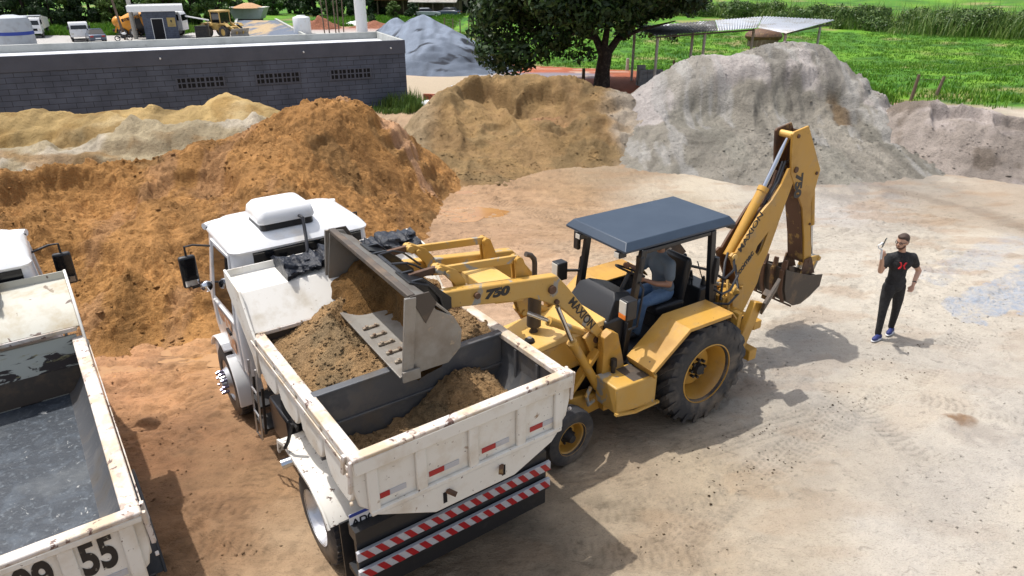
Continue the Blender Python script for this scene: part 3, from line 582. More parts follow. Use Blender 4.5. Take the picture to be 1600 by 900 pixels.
RT += [(x, y, 0) for x, y in RB]+[(x-.1, y-1, -.3) for x, y in RB]+[(12.5, 26, 0), (14.5, 25.4, 0), (16.5, 24.6, 0), (19, 23.5, 0), (22, 21, 0), (21, 17.5, -.1), (15, 28, -.6), (11.5, 22, 0), (11, 20, -.2), (20, 26, -.6)]
heap('sand_heap', RT, (11, 22, 16.8, 26.5), .07, col_right, (.28, .065, .14, 550), 'low greyish pink sand heap at the right edge, below the green field', nclod=700, base=RB, scoops=[(14.0, 21.9, .9, .4), (15.5, 21.3, .7, .3)])
GV = [(-6.03, 50.0, 2.67), (-6.91, 50.0, 2.31), (-4.25, 49.0, 1.9), (-2.52, 48.0, 1.18), (-1.78, 47.0, 0.57), (-8.95, 57.0, 2.03), (-10.58, 58.0, 1.07), (-7.77, 56.0, 1.55)]
GV = [(x, y, z-float(terr(0, y))) for x, y, z in GV]
GV += [(-9.2, 49, 1.2), (-12.5, 55, .2), (-13.5, 58, 0), (-11, 61.5, 0), (-8, 62, 0), (-5, 57, .2), (-3, 54, 0), (-.6, 50, 0), (.6, 46.5, 0), (-1, 43.5, 0), (-2.6, 41.2, 0), (-4.2, 40.6, 0), (-5.8, 41.5, 0), (-7.5, 43.3, 0), (-9.5, 45.5, 0), (-12, 50, 0), (-4.5, 38, -.6), (-14, 46, -.8), (3, 50, -.8), (-6, 66, -.8), (-17, 60, -.8), (-5.0, 44.5, 1.5)]
heap('gravel_heap', GV, (-16, 2, 39, 64), .16, col_gravel, (.12, .02, .1, 580), 'large blue grey crushed gravel heap beyond the grey block building', 'gravel')

# crumbs of soil fallen on the yard
rc_ = np.random.default_rng(31); n_ = 9000
cx_ = rc_.uniform(-7, 11, n_); cy_ = 3.6+14.5*rc_.uniform(size=n_)**1.2; kk = (fbm(cx_, cy_, .7, 4, 5)+.25*sst(1, -3, cx_)+.1*rc_.normal(size=n_)) > .12
cx_ = cx_[kk]; cy_ = cy_[kk]; P_ = np.stack([cx_, cy_, ground_height(cx_, cy_)], 1); cc_ = ground_colour(cx_, cy_)*rc_.uniform(.8, 1.1, len(cx_))[:, None]
LN = [[(1.3, 5.4), (2.7, 6.6), (3.7, 7.3), (4.56, 7.9), (5.5, 8.5), (6.24, 9.1)], [(1.6, 6.7), (2.8, 7.3), (3.6, 7.6)], [(2.0, 6.3), (3.0, 6.6), (3.6, 7.0)], [(3.9, 7.6), (5.2, 8.9), (5.9, 9.5), (6.7, 9.9)]]
pp = []
for ln in LN:
    for i_ in range(len(ln)-1):
        a_, b_ = np.array(ln[i_]), np.array(ln[i_+1]); t_ = rc_.uniform(size=(20, 1)); pp.append(a_+(b_-a_)*t_+rc_.normal(0, .07, (20, 2)))
pp = np.concatenate(pp); P2 = np.stack([pp[:, 0], pp[:, 1], ground_height(pp[:, 0], pp[:, 1])-.004], 1); c2 = np.array(s2l(112, 92, 70, .55))*rc_.uniform(.6, 1.1, (len(pp), 1))
o = clods(P2, c2, rc_.uniform(.006, .017, len(pp)), 'soil_crumbs', None, 33); tag(o, 'dark clods of soil dropped in a line from the digger towards the standing man', 'soil crumbs', kind='stuff')
o = clods(P_, cc_, rc_.uniform(.005, .016, len(cx_)), 'soil_crumbs', None, 32); tag(o, 'small crumbs of soil scattered over the sandy yard', 'soil crumbs', kind='stuff')

# ------------------------------------------------------------------ grey block building
def brick_mat():
    m = mat('grey_painted_blockwork', (0, 0, 0), 0.75, bump=[(40, .15, .01)], spec=.3)
    nt = m.node_tree; N = nt.nodes; L = nt.links; b = N['Principled BSDF']
    tc = N.new('ShaderNodeTexCoord'); sp = N.new('ShaderNodeSeparateXYZ'); cb = N.new('ShaderNodeCombineXYZ')
    L.new(tc.outputs['Object'], sp.inputs[0]); L.new(sp.outputs[0], cb.inputs[0]); L.new(sp.outputs[2], cb.inputs[1])
    br = N.new('ShaderNodeTexBrick'); br.inputs['Scale'].default_value = 1.0; br.inputs['Brick Width'].default_value = .56; br.inputs['Row Height'].default_value = .2
    br.inputs['Mortar Size'].default_value = .011; br.inputs['Mortar Smooth'].default_value = .3; br.inputs['Bias'].default_value = 0
    br.inputs['Color1'].default_value = (.092, .108, .148, 1); br.inputs['Color2'].default_value = (.080, .094, .130, 1); br.inputs['Mortar'].default_value = (.034, .037, .050, 1)
    L.new(cb.outputs[0], br.inputs[0])
    n = N.new('ShaderNodeTexNoise'); n.inputs['Scale'].default_value = 1.3; n.inputs['Detail'].default_value = 5; L.new(tc.outputs['Object'], n.inputs[0])
    mr = N.new('ShaderNodeMapRange'); mr.inputs[1].default_value = .35; mr.inputs[2].default_value = .7; mr.inputs[3].default_value = .8; mr.inputs[4].default_value = 1.2; L.new(n.outputs[0], mr.inputs[0])
    mx_ = N.new('ShaderNodeMix'); mx_.data_type = 'RGBA'; mx_.blend_type = 'MULTIPLY'; mx_.inputs[0].default_value = 1
    L.new(br.outputs[0], mx_.inputs[6]); L.new(mr.outputs[0], mx_.inputs[7]); L.new(mx_.outputs[2], b.inputs['Base Color'])
    return m
M['block'] = brick_mat()
M['fascia'] = mat('dark_grey_render', (.092, .102, .134), .75, layers=[(1.2, (.075, .083, .108), .45, .7, 5)], bump=[(30, .1, .01)], spec=.3)
M['concrete'] = mat('pale_concrete', (.40, .41, .39), .85, layers=[(1.5, (.30, .31, .29), .45, .7, 7), (7, (.2, .2, .19), .62, .75, 7)], bump=[(30, .15, .01)])
M['roofwhite'] = mat('bright_roof_screed', (.60, .62, .66), .7, layers=[(1, (.52, .53, .55), .5, .7, 6)])
M['hole'] = mat('dark_vent_opening', (.006, .006, .008), .9)
M['cream'] = mat('cream_plaster', (.50, .46, .36), .8, layers=[(2, (.36, .31, .24), .5, .7, 6)])
M['tile'] = mat('orange_clay_tiles', (.34, .12, .055), .85, layers=[(3, (.20, .085, .05), .45, .65, 7), (9, (.40, .2, .1), .55, .7, 5)], bump=[(12, .5, .05)])
M['oldroof'] = mat('weathered_grey_roofing', (.30, .29, .26), .85, layers=[(2, (.2, .18, .16), .45, .65, 7)], bump=[(10, .5, .05)])
M['wood'] = mat('weathered_post_wood', (.14, .10, .07), .9, layers=[(6, (.26, .21, .16), .5, .7, 6)], bump=[(30, .5, .02)], stretch=(1, 1, .2))
M['palewood'] = mat('pale_grey_post', (.42, .40, .36), .9, layers=[(5, (.24, .2, .16), .5, .7, 6)])
M['oldzinc'] = mat('mould_darkened_zinc', (.075, .075, .07), .8, .1, layers=[(.9, (.52, .53, .55), .56, .62, 6), (5, (.16, .13, .11), .55, .7, 6)])
M['zinc'] = mat('corrugated_zinc', (.56, .58, .62), .38, .55, layers=[(1.0, (.40, .38, .34), .52, .62, 7), (5, (.30, .22, .16), .66, .72, 6)])
M['orangeveh'] = mat('orange_drum_paint', (.66, .27, .02), .4, layers=[(1.5, (.5, .22, .04), .5, .7, 5)])
M['loadery'] = mat('faded_loader_yellow', (.50, .34, .11), .5, layers=[(2, (.36, .22, .08), .5, .7, 6)])
M['carblue'] = mat('dark_blue_car_paint', (.05, .075, .12), .25, coat=.5)
M['redlamp'] = mat('red_lamp', (.3, .01, .01), .3)
M['brickred'] = mat('stacked_red_bricks', (.36, .10, .05), .8, layers=[(8, (.22, .07, .04), .5, .6, 4)])
M['blockgrey'] = mat('cement_blocks', (.22, .23, .23), .9, layers=[(4, (.14, .14, .14), .5, .65, 5)])
M['bagwhite'] = mat('white_sack', (.72, .74, .76), .7, bump=[(6, .6, .05)])
M['sign'] = mat('ochre_sign', (.40, .29, .10), .5)
M['silo'] = mat('grey_silo_paint', (.40, .43, .46), .45, layers=[(1.3, (.32, .33, .35), .5, .7, 5)])
M['loadsand'] = mat('orange_load_sand', (.46, .28, .15), .95, layers=[(4, (.36, .2, .1), .5, .7, 6)], bump=[(8, .5, .1)])
M['reddirt'] = mat('red_dirt', (.20, .075, .04), .95, layers=[(3, (.30, .12, .065), .5, .7, 6)], bump=[(6, .7, .15)])

B0 = thing('building', (-4.6, 31.2, 0), R(24.2), 'long low grey block building with a dark fascia and a walled flat roof', 'building')
D = 4.35; Lb = -20
MB().box(Lb, 0, 0, .2, -.3, 2.16).box(-.2, 0, .2, D, -.3, 2.16).box(Lb, 0, D, D+.2, -.3, 2.16).build('wall', 'block', B0)
MB().box(Lb, .025, -.025, .13, 2.17, 2.72).build('fascia', 'fascia', B0, bevel=.01)
MB().box(-.10, .025, .135, D+.22, 2.17, 2.72).build('side_parapet', 'concrete', B0, bevel=.01)
MB().box(Lb, -.105, D+.05, D+.22, 2.17, 2.72).build('rear_parapet', 'concrete', B0, bevel=.01)
MB().box(Lb, -.103, .133, D+.047, 2.2, 2.42).build('roof', 'roofwhite', B0)
for vx in (-9.1, -6.2, -3.25):
    for s, xx in enumerate(range(1)):
        mb = MB().box(vx, vx+1.75, -.008, .002, 1.28, 1.66); v = mb.build('vent', 'hole', B0)
        fr = MB()
        for k in range(11):
            w = .05 if k % 2 else .09
            fr.box(vx-.03+k*.17, vx-.03+k*.17+w*.75, -.03, -.004, 1.26, 1.68)
        for z in (1.245, 1.45, 1.645): fr.box(vx-.03, vx+1.75, -.027, -.0035, z, z+.045)
        fr.build('vent_grille', 'fascia', v)
for dx in (-9.5, -4.23, -.62): MB().tube([(dx, -.02, 2.43), (dx, -.12, 2.42)], .032, 8).build('drain_spout', 'whiteplastic', B0)

# ------------------------------------------------------------------ fence posts, poles, sacks and stacks
def post(x, y, h, r, label, m='wood', lean=(0, 0), cat='post', group=None, name='fence_post', z=None):
    z0 = (terr(x, y) if z is None else z)-.2
    o = MB().tube([(0, 0, 0), (lean[0]*.5, lean[1]*.5, h*.5+.1), (lean[0], lean[1], h+.2)], [r*1.1, r, r*.9], 8).build(name, m)
    o.location = (x, y, z0); return tag(o, label, cat, group)
for i, (x, y, h) in enumerate([(-8.9, 97.4, 1.4), (-7.56, 94.5, 1.5), (-6.3, 89.5, 1.7), (-5.01, 85.7, 1.9), (-4.0, 82, 1.7)]):
    post(x, y, h, .07, ['farthest thin dark post of the wire fence right of the blue gravel heap', 'second farthest post of the wire fence right of the gravel heap', 'middle post of the wire fence right of the gravel heap', 'second nearest post of the wire fence right of the gravel heap', 'nearest post of the wire fence right of the gravel heap'][i], group='posts of the wire fence beyond the gravel heap')
w = MB()
for z in (.5, .9, 1.25):
    w.tube([(-8.9, 97.4, z-2), (-7.56, 94.5, z-2), (-6.3, 89.5, z-2), (-5.01, 85.7, z-2), (-4.0, 82, z-2)], .012, 4)
tag(w.build('fence_wire', 'darksteel'), 'thin wires strung between the posts right of the gravel heap', 'wire')
post(18.22, 32.3, 1.15, .075, 'grey weathered wooden post, left one of two at the edge of the green field', 'wood', (.12, 0), group='two posts by the green field')
post(19.76, 33.1, .95, .075, 'leaning grey wooden post, right one of two at the edge of the green field', 'wood', (.22, 0), group='two posts by the green field')
w = MB().tube([(18.3, 32.3, .95), (19.9, 33.1, .8), (24, 36.5, .85), (32, 42, .7)], .008, 4); tag(w.build('fence_wire', 'darksteel'), 'slack wire running right from the two leaning posts in the green field', 'wire')
post(3.74, 37.5, .75, .09, 'short thick stump post left of the dark tree trunk', 'wood')
post(7.48, 46.7, .75, .11, 'short pale concrete post on the red dirt behind the shed', 'palewood')
post(9.1, 40.6, .9, .07, 'thin dark post standing in the grass under the shed roof', 'wood')
post(11.6, 40.2, .8, .13, 'short brown stump post in the grass under the shed', 'wood')
# cement blocks, bricks, sack
st = MB()
for i in range(3):
    for j in range(4): st.box(i*.42, i*.42+.4, 0, .2, j*.2+.002, j*.2+.19)
st.box(-.02, .38, .25, .45, 0, 1.0)
o = st.build('block_stack', 'blockgrey', bevel=.008); o.location = (6.5, 36.4, 0); o.rotation_euler.z = R(12); tag(o, 'stack of grey cement blocks under the near end of the tin shed', 'blocks')
o = MB().box(0, .4, 0, .3, 0, .22).box(0.02, .38, 0.02, .28, .22, .44).build('brick_stack', 'brickred', bevel=.01); o.location = (8.0, 36.3, .55); tag(o, 'small stack of orange red bricks in the tin shed', 'bricks')
o = MB().box(-.3, 1.2, -.1, .5, 0, .5).build('block_stack', 'blockgrey', bevel=.01); o.location = (7.8, 36.1, .02); tag(o, 'low wide pile of grey cement blocks carrying the orange bricks', 'blocks')
bs = MB(); rr = random.Random(3)
for i in range(26):
    x = rr.uniform(0, 1.1); y = rr.uniform(0, .6); z = rr.choice([0, .12, .24, .36]) if x < .7 else 0
    bs.box(x, x+.28, y, y+.14, z, z+.115, Matrix.Rotation(rr.uniform(-.4, .4), 3, 'Z'))
for k in range(4): bs.box(-.1, .18, .1, .24, k*.14, k*.14+.13)
o = bs.build('brick_pile', 'brickred', bevel=.006); o.location = (-3.75, 30.6, 0); tag(o, 'untidy pile of red hollow bricks beside the corner of the grey building', 'bricks')
o = MB().ball((0, 0, .2), .36, .26, .24, 14, 8).build('sack', 'bagwhite'); o.location = (-3.55, 29.9, 0); tag(o, 'white sack lying against the pile of red bricks', 'sack')
fr = MB().tube([(0, 0, 0), (0, 0, .75), (.75, -.25, .62), (.75, -.25, 0)], .025, 6).tube([(0.02, .5, 0), (0.02, .5, .7), (0, 0, .75)], .025, 6)
o = fr.build('metal_trestle', 'whiteplastic'); o.location = (-2.7, 31.6, 0); tag(o, 'thin white metal trestle behind the red bricks', 'trestle')

# ------------------------------------------------------------------ tin shed
SH = thing('tin_shed', (6.97, 35.04, 0), 0, 'open shed with a corrugated tin roof on thin pale posts behind the grey sand heap', 'shed')
def rel(p): return (p[0]-6.97, p[1]-35.04, p[2])
posts = [(6.46, 38.69), (6.97, 35.04), (9.26, 37.6), (9.67, 36.78), (12.97, 39.5), (13.58, 36.42), (17.06, 40.8)]
for x, y in posts:
    p = rel((x, y, 0)); zt = 2.52
    MB().tube([(p[0], p[1], terr(x, y)-.2), (p[0], p[1], zt)], .07, 10).build('post', 'palewood', SH)
def corr(name, a, b, c, d, n, z, mm='zinc'):      # quad a-b (near edge) d-c (far edge), corrugations run from near to far
    a, b, c, d = [np.array(q) for q in (a, b, c, d)]; V = []; k = n*6; 
    for i in range(k+1):
        t = i/k; p = a+(b-a)*t; q = d+(c-d)*t; h = .022*math.sin(2*math.pi*n*t)
        for s_ in (0, .5, 1.0): r_ = p+(q-p)*s_; V.append((r_[0]-6.97, r_[1]-35.04, z+h+.10*s_))
    F = [(i*3+j, i*3+3+j, i*3+4+j, i*3+1+j) for i in range(k) for j in range(2)]
    o = MB().add(V, F).build(name, mm, SH); s = o.modifiers.new('t', 'SOLIDIFY'); s.thickness = .006
corr('roof_sheet', (6.78, 34.56), (10.4, 37.1), (11.8, 43.1), (6.44, 38.7), 24, 2.6, 'oldzinc')
corr('roof_sheet', (10.42, 37.12), (12.94, 38.9), (15.62, 46.3), (11.84, 43.12), 16, 2.605)
corr('roof_sheet', (13.0, 38.95), (13.27, 35.58), (18.81, 43.1), (15.7, 46.35), 22, 2.62)
MB().bar(rel((6.9, 34.9, 2.5)), rel((12.8, 39.0, 2.5)), .06, .08).bar(rel((13.4, 36.2, 2.54)), rel((18.4, 42.6, 2.54)), .06, .08).bar(rel((6.6, 38.6, 2.56)), rel((15.2, 45.9, 2.56)), .06, .08).build('roof_beam', 'darksteel', SH)
# domed clay oven in the field
ov = thing('clay_oven', (26, 75.8, -2), 0, 'brown domed shelter in the green field behind the shed roof', 'shelter')
MB().ball((0, 0, 1.0), 1.9, 1.6, .75, 20, 10).build('dome', 'rust_shade', ov); MB().lathe([(1.5, -.1), (1.5, 1.0)], 20, 2).build('wall', 'wood', ov)

# ------------------------------------------------------------------ gate hut
H = thing('guard_hut', (-40.9, 81.9, -2), R(24), 'small dark grey guard hut with a thick white flat roof and an open door', 'hut')
MB().box(0, 3.45, 0, .15, 0, 3.0).box(0, .15, .15, 2.8, 0, 3.0).box(3.3, 3.45, .15, 2.8, 0, 3.0).box(0, 3.45, 2.65, 2.8, 0, 3.0).build('wall', 'block', H)
MB().box(-1.3, 4.3, -.9, 3.2, 3.0, 3.62).build('roof', 'white', H, bevel=.03)
MB().box(.9, 2.0, -.012, .01, .02, 2.2).build('doorway', 'hole', H)
f_ = MB().box(.84, .9, -.04, .02, 0, 2.26).box(2.0, 2.06, -.04, .02, 0, 2.26).box(.9, 2.0, -.04, .02, 2.2, 2.26).build('door_frame', 'whiteplastic', H)
sg = MB().box(2.45, 3.3, -.04, -.003, 1.35, 2.3).build('sign_board', 'sign', H)
MB().ball((2.87, -.045, 1.95), .10, .01, .12, 10, 6).bar((2.87, -.045, 1.85), (2.8, -.045, 1.65), .03, .02).bar((2.87, -.045, 1.85), (2.98, -.045, 1.72), .03, .02).box(2.62, 3.12, -.048, -.041, 1.5, 1.54).build('emblem', 'ink2', sg)
for (x, y, h, r, lb, m_, ln, nm) in [(-43.6, 82.6, 7, .13, 'dark leaning wooden pole left of the guard hut', 'wood', (-.9, 0), 'wooden_pole'), (-42.9, 83.6, 8, .24, 'round white pole rising through the guard hut roof edge', 'palewood', (0, 0), 'white_pole')]:
    o = post(x, y, h, r, lb, m_, ln, 'pole', None, nm)
# steel shelter and stacked crates right of hut
rs = thing('side_shelter', (-37.0, 83.6, -2), R(24), 'narrow sloping white metal awning right of the guard hut', 'awning')
MB().box(.1, 2.6, 0, 1.4, 2.1, 2.18, Matrix.Rotation(R(12), 3, 'Y')).build('roof', 'white', rs); MB().tube([(2.4, .1, 0), (2.4, .1, 1.9)], .04, 6).build('post', 'palewood', rs)
cr = thing('pallet_crate', (-35.6, 82.6, -2), R(10), 'dark slatted crate in front of the yellow wheel loader', 'crate')
c_ = MB().box(0, 1.35, 0, .9, 0, .08)
for k in range(7): c_.box(0, 1.35, -.02, .02, .1+k*.2, .24+k*.2)
c_.box(0, .06, -.04, .0, 0, 1.5).box(1.29, 1.35, -.04, 0, 0, 1.5).box(.02, 1.33, .06, .85, .1, 1.42); c_.build('slats', 'chassis', cr)

# tank, column, silo
o = MB().lathe([(1.02, 0), (1.05, .1), (1.05, 1.75), (.98, 1.9), (.55, 2.0), (.5, 2.1), (0, 2.12)], 36, 2).build('water_tank', 'white'); o.location = (-25.7, 90.3, -2); tag(o, 'white round plastic water tank on the yard', 'water tank')
o = MB().lathe([(.72, 0), (.72, 14)], 32, 2).build('tower_column', 'white'); o.location = (-18.85, 92.5, -2.1); tag(o, 'thick white column rising out of the picture above the gravel heap', 'column')
S_ = thing('cement_silo', (-51.7, 76.2, -2), 0, 'grey round silo with a blue band at the left edge', 'silo')
MB().lathe([(1.85, -.05), (1.78, 2.2), (1.6, 2.75), (.5, 3.0), (0, 3.0)], 36, 2).build('body', 'silo', S_); MB().lathe([(1.825, 1.1), (1.84, 1.12), (1.82, 1.42), (1.80, 1.44)], 36, 2).build('band', 'plateblue', S_)
# loading ramp with gravel and sand streaks, kerb
RP = thing('gravel_bay', (-28.5, 86, -2), 0, 'sloping concrete bay strewn with blue gravel and sand beyond the building', 'gravel bay')
M['baymix'] = mat('gravel_and_sand_mix', s2l(120, 132, 152, .6), .9, layers=[(.28, s2l(206, 180, 140, .62), .48, .58, 5), (6, .75, .5, .65, 4)], stretch=(1, .25, 1))
MB().add([(-4.2, 0, .06), (4.2, 0, .06), (-5.1, 19, .55), (-10.4, 19, .55), (-4.2, 0, -.3), (4.2, 0, -.3), (-5.1, 19, -.3), (-10.4, 19, -.3)], [(0, 1, 2, 3), (0, 4, 5, 1), (1, 5, 6, 2), (2, 6, 7, 3), (3, 7, 4, 0)]).build('ramp', 'baymix', RP)
MB().bar((4.3, 0, .1), (-5.0, 19, .62), .3, .35).build('kerb', 'concrete', RP); MB().bar((-4.3, 0, .1), (-10.5, 19, .62), .3, .35).build('kerb', 'concrete', RP)
HP = thing('tipper_trailer', (-38.6, 108, -2), 0, 'pale open tipper body heaped with orange sand behind the gravel bay', 'trailer')
MB().prism([(-1.9, .5), (1.9, .5), (2.65, 2.0), (-2.65, 2.0)], 1, 0, 2.3).build('body', 'silo', HP, bevel=.03)
MB().box(-2.7, 2.7, -.05, 2.35, 2.0, 2.1).build('rim', 'bedwhite', HP)
v = MB(); v.lathe([(2.3, 2.0), (1.4, 2.35), (.6, 2.62), (0, 2.68)], 20, 2, (0, 1.15, 0)); v.build('sand_load', 'loadsand', HP)
MB().box(-1.7, 1.7, .4, 1.9, .0, .5).build('chassis', 'chassis', HP)
for i, x in enumerate((-23.1, -22.6, -21.9, -21.6, -21.1)):
    post(x, 90.6+.4*i, 7, .07, ['first', 'second', 'third', 'fourth', 'fifth'][i]+' from the left of the thin bare poles standing right of the water tank', 'wood', (-.2+.1*i, 0), 'pole', 'poles of a scaffold by the tank', 'bare_pole')
def small_heap(name, x, y, r, h, m, label, cat):
    xs = np.linspace(-r*1.6, r*1.6, 40); X, Y = np.meshgrid(xs, xs, indexing='ij'); d = np.hypot(X*.7, Y)
    Z = np.clip(h*(1-d/r), -.3, h)+.25*h*fbm(X+x, Y+y, 1.5/r*2, 4, 9)
    F = grid_faces(40, 40); zf = Z.ravel()[F].max(1); F = F[zf > -.02]
    o = npmesh(name, np.stack([X.ravel(), Y.ravel(), Z.ravel()], 1), F, m); o.location = (x, y, terr(0, y)); return tag(o, label, cat)
terr0 = terr; 
small_heap('dirt_heap', -25.6, 98, 2.1, 1.5, 'reddirt', 'dark red dirt heap behind the white water tank', 'dirt heap')
small_heap('dirt_heap', -18.5, 100, 2.4, .8, 'reddirt', 'low red dirt mound just left of the white column', 'dirt heap')
small_heap('rubble_heap', -21.5, 104, 1.8, .7, 'bagwhite', 'small heap of whitish rubble on the red dirt', 'rubble')

# ------------------------------------------------------------------ houses far behind
def house(loc, rz, w, d, h, rh, mr, mw, label, over=.5, openfront=False):
    t = thing('house', loc, rz, label, 'house')
    if openfront:
        MB().box(0, w, d*.6, d, 0, h).build('wall', 'wood', t)
        for k in range(5): MB().box(k*w/4-.08, k*w/4+.08, 0, .16, 0, h).build('post', 'wood', t)
    else:
        MB().box(0, w, 0, d, 0, h).build('wall', mw, t)
        for k in range(2): MB().box(w*.2+k*w*.35, w*.2+k*w*.35+.9, -.02, .01, .9, 1.9).build('window', 'hole', t)
        MB().box(w*.82, w*.82+.85, -.02, .01, 0, 2.0).build('door', 'wood', t)
    MB().prism([(-over, h-.1), (d/2, h+rh), (d+over, h-.1), (d+over, h), (d/2, h+rh+.12), (-over, h)], 0, -over, w+over).build('roof', mr, t)
    return t
house((-24.5, 124, -2), R(4), 8.5, 7, 2.5, 1.8, 'tile', 'cream', 'low house with an orange tile roof and dark open front, left one', openfront=True)
house((-16.4, 122, -2), R(-6), 7.0, 8, 2.2, 1.6, 'oldroof', 'cream', 'long low farm shed with a weathered grey roof between the tiled ones', openfront=True)
house((-13.0, 132, -2), R(2), 6.5, 6, 2.5, 1.5, 'tile', 'cream', 'cream walled cottage with an orange tile roof, right one', openfront=False)

# ------------------------------------------------------------------ distant vehicles
def wheel_simple(x, y, r, w, parent, m='tyre', rim='alu'):
    t = MB().lathe([(r*.55, y-w/2), (r*.95, y-w/2), (r, y-w*.35), (r, y+w*.35), (r*.95, y+w/2), (r*.55, y+w/2)], 24, 1, (x, 0, r)).build('wheel', m, parent)
    MB().lathe([(0, y-w*.42), (r*.56, y-w*.42), (r*.56, y+w*.42), (0, y+w*.42)], 20, 1, (x, 0, r)).build('rim', rim, t); return t
def car(loc, rz, label, m, group=None):
    t = thing('parked_car', loc, rz, label, 'car', group)
    prof = [(-2.0, .45), (-2.05, .8), (-1.9, .95), (-1.3, 1.0), (1.0, .95), (1.9, .8), (2.05, .55), (2.0, .35), (-1.9, .35)]
    MB().prism(prof, 1, -.82, .82).build('body', m, t, bevel=.08, seg=3)
    MB().loft([[(-1.75, -.76, .96), (.95, -.76, .93), (.95, .76, .93), (-1.75, .76, .96)], [(-1.2, -.62, 1.4), (.35, -.62, 1.4), (.35, .62, 1.4), (-1.2, .62, 1.4)]]).build('cabin_glass', 'glass', t, bevel=.05)
    MB().box(-1.15, .3, -.6, .6, 1.395, 1.43).build('roof', m, t, bevel=.02)
    for s in (-1, 1):
        for x in (-1.25, 1.3): wheel_simple(x, s*.74, .31, .2, t)
        MB().box(-2.07, -1.98, s*.55-.16, s*.55+.16, .68, .84).build('tail_light', 'redlamp', t, bevel=.02)
        MB().box(1.93, 2.06, s*.55-.16, s*.55+.16, .6, .74).build('headlight', 'clear', t, bevel=.02)
    MB().box(-2.08, -2.04, -.25, .25, .5, .62).build('licence_plate', 'plate', t)
    return t
car((-45.2, 79.6, -2), R(125), 'dark blue saloon car parked with its rear to the camera beside the white van', 'carblue')
car((-13.6, 119, -2), R(20), 'silver blue car parked in front of the far cottage, left of two', 'silo', 'cars by the far houses')
car((-10.4, 121, -2), R(160), 'dark blue car parked right of the far cottage, right of two', 'carblue', 'cars by the far houses')
def small_cab(t, x0, x1, w, z0, z1, m='white'):
    MB().prism([(x0, z0), (x0, z1-.12), (x0+.1, z1), (x1-.25, z1), (x1-.05, z1-.35), (x1, (z0+z1)/2), (x1, z0)], 1, -w/2, w/2).build('cab', m, t, bevel=.05)
    MB().add([(x1+.012, -w/2+.12, (z0+z1)/2+.05), (x1+.012, w/2-.12, (z0+z1)/2+.05), (x1-.09+.04, w/2-.16, z1-.3), (x1-.09+.04, -w/2+.16, z1-.3)], [(0, 1, 2, 3)]).build('windscreen', 'glass', t)
    for s in (-1, 1): MB().box(x0+.35, x1-.3, s*w/2-.01, s*w/2+.01, (z0+z1)/2+.08, z1-.25).build('side_window', 'glass', t)
BT = thing('tipper_truck', (-56.2, 87.0, -2), R(-66), 'small white tipper truck facing the camera at the far left of the yard', 'truck')
small_cab(BT, 1.6, 3.2, 2.0, .55, 2.2); MB().box(-2.6, 3.0, -.45, .45, .45, .7).build('chassis', 'chassis', BT)
MB().box(3.2, 3.24, -.6, .6, .8, 1.05).build('grille', 'hole', BT); MB().box(3.15, 3.32, -1.0, 1.0, .5, .68).build('bumper', 'white', BT, bevel=.02)
for s in (-1, 1): MB().box(3.19, 3.25, s*.85-.12, s*.85+.12, .84, 1.02).build('headlight', 'clear', BT)
MB().prism([(-2.8, .9), (1.3, .9), (1.5, 2.35), (-2.8, 1.9)], 1, -1.05, 1.05).build('tipper_body', 'bedwhite', BT, bevel=.03)
MB().box(1.3, 2.4, -1.05, 1.05, 2.3, 2.38).build('cab_guard', 'silo', BT)
for s in (-1, 1):
    for x in (2.5, -1.6): wheel_simple(x, s*.88, .45, .26, BT)
VN = thing('light_truck', (-48.6, 82.5, -2), R(-58), 'white cab over light truck facing the camera behind the dark blue car', 'truck')
small_cab(VN, 1.2, 2.7, 1.8, .5, 2.0); MB().box(-2.2, 1.1, -.9, .9, .6, .8).build('flat_bed', 'chassis', VN)
for s in (-1, 1):
    for x in (2.0, -1.4): wheel_simple(x, s*.8, .38, .22, VN)
    MB().box(2.6, 2.85, s*1.02-.08, s*1.02+.08, 1.3, 1.65).build('mirror', 'black', VN)
    MB().box(2.69, 2.73, s*.7-.12, s*.7+.12, .75, .9).build('headlight', 'clear', VN)
MX = thing('mixer_truck', (-43.4, 86.6, -2), R(6), 'orange concrete mixer truck with a black band round its drum behind the guard hut', 'mixer truck')
prof = [(.0, -3.0), (.75, -2.9), (.9, -2.6), (1.2, -1.2), (1.28, -.2), (1.22, .9), (.8, 2.2), (.5, 2.6), (0, 2.65)]
dr = MB().lathe(prof, 36, 0, (0, 0, 0)).build('drum', 'orangeveh', MX); dr.location = (.3, 0, 1.75); dr.rotation_euler.y = R(-13)
bd = MB().lathe([(1.262, -.75), (1.30, -.72), (1.30, .1), (1.262, .12)], 36, 0).build('band_stripe', 'ink2', dr)
bb = MB().prism([(-1.9, .36), (1.5, .36), (1.5, .70), (-1.9, .70)], 1, -1.34, -1.22).build('name_band', 'ink2', dr)
text('BETOMIX', .5, (-1.7, -1.345, .36), (1, 0, 0), (0, 0, 1), 'orangeveh', dr, 'lettering')
MB().ball((-2.75, -.2, .55), .68, .6, .62, 18, 12).build('drum_mouth', 'orangeveh', dr)
MB().box(-3.2, 4.2, -.5, .5, .6, .85).build('chassis', 'chassis', MX); MB().bar((-2.6, 0, .8), (-2.3, 0, 2.1), .5, .2).bar((-2.9, -.6, .5), (-2.5, -.5, 1.7), .15, .15).build('drum_stand', 'orangeveh', MX)
small_cab(MX, 3.2, 4.9, 2.1, .7, 2.7)
for s in (-1, 1):
    for x in (-1.9, -.7, 3.9): wheel_simple(x, s*.95, .5, .3, MX)
LD = thing('wheel_loader', (-33.6, 85.6, -2), R(-30), 'yellow articulated wheel loader with a dark cab standing on the yard', 'wheel loader')
MB().box(-2.2, .2, -.75, .75, .8, 1.6).build('engine_hood', 'loadery', LD, bevel=.08)
MB().box(.2, 2.1, -.4, .4, .7, 1.25).build('front_frame', 'loadery', LD, bevel=.05)
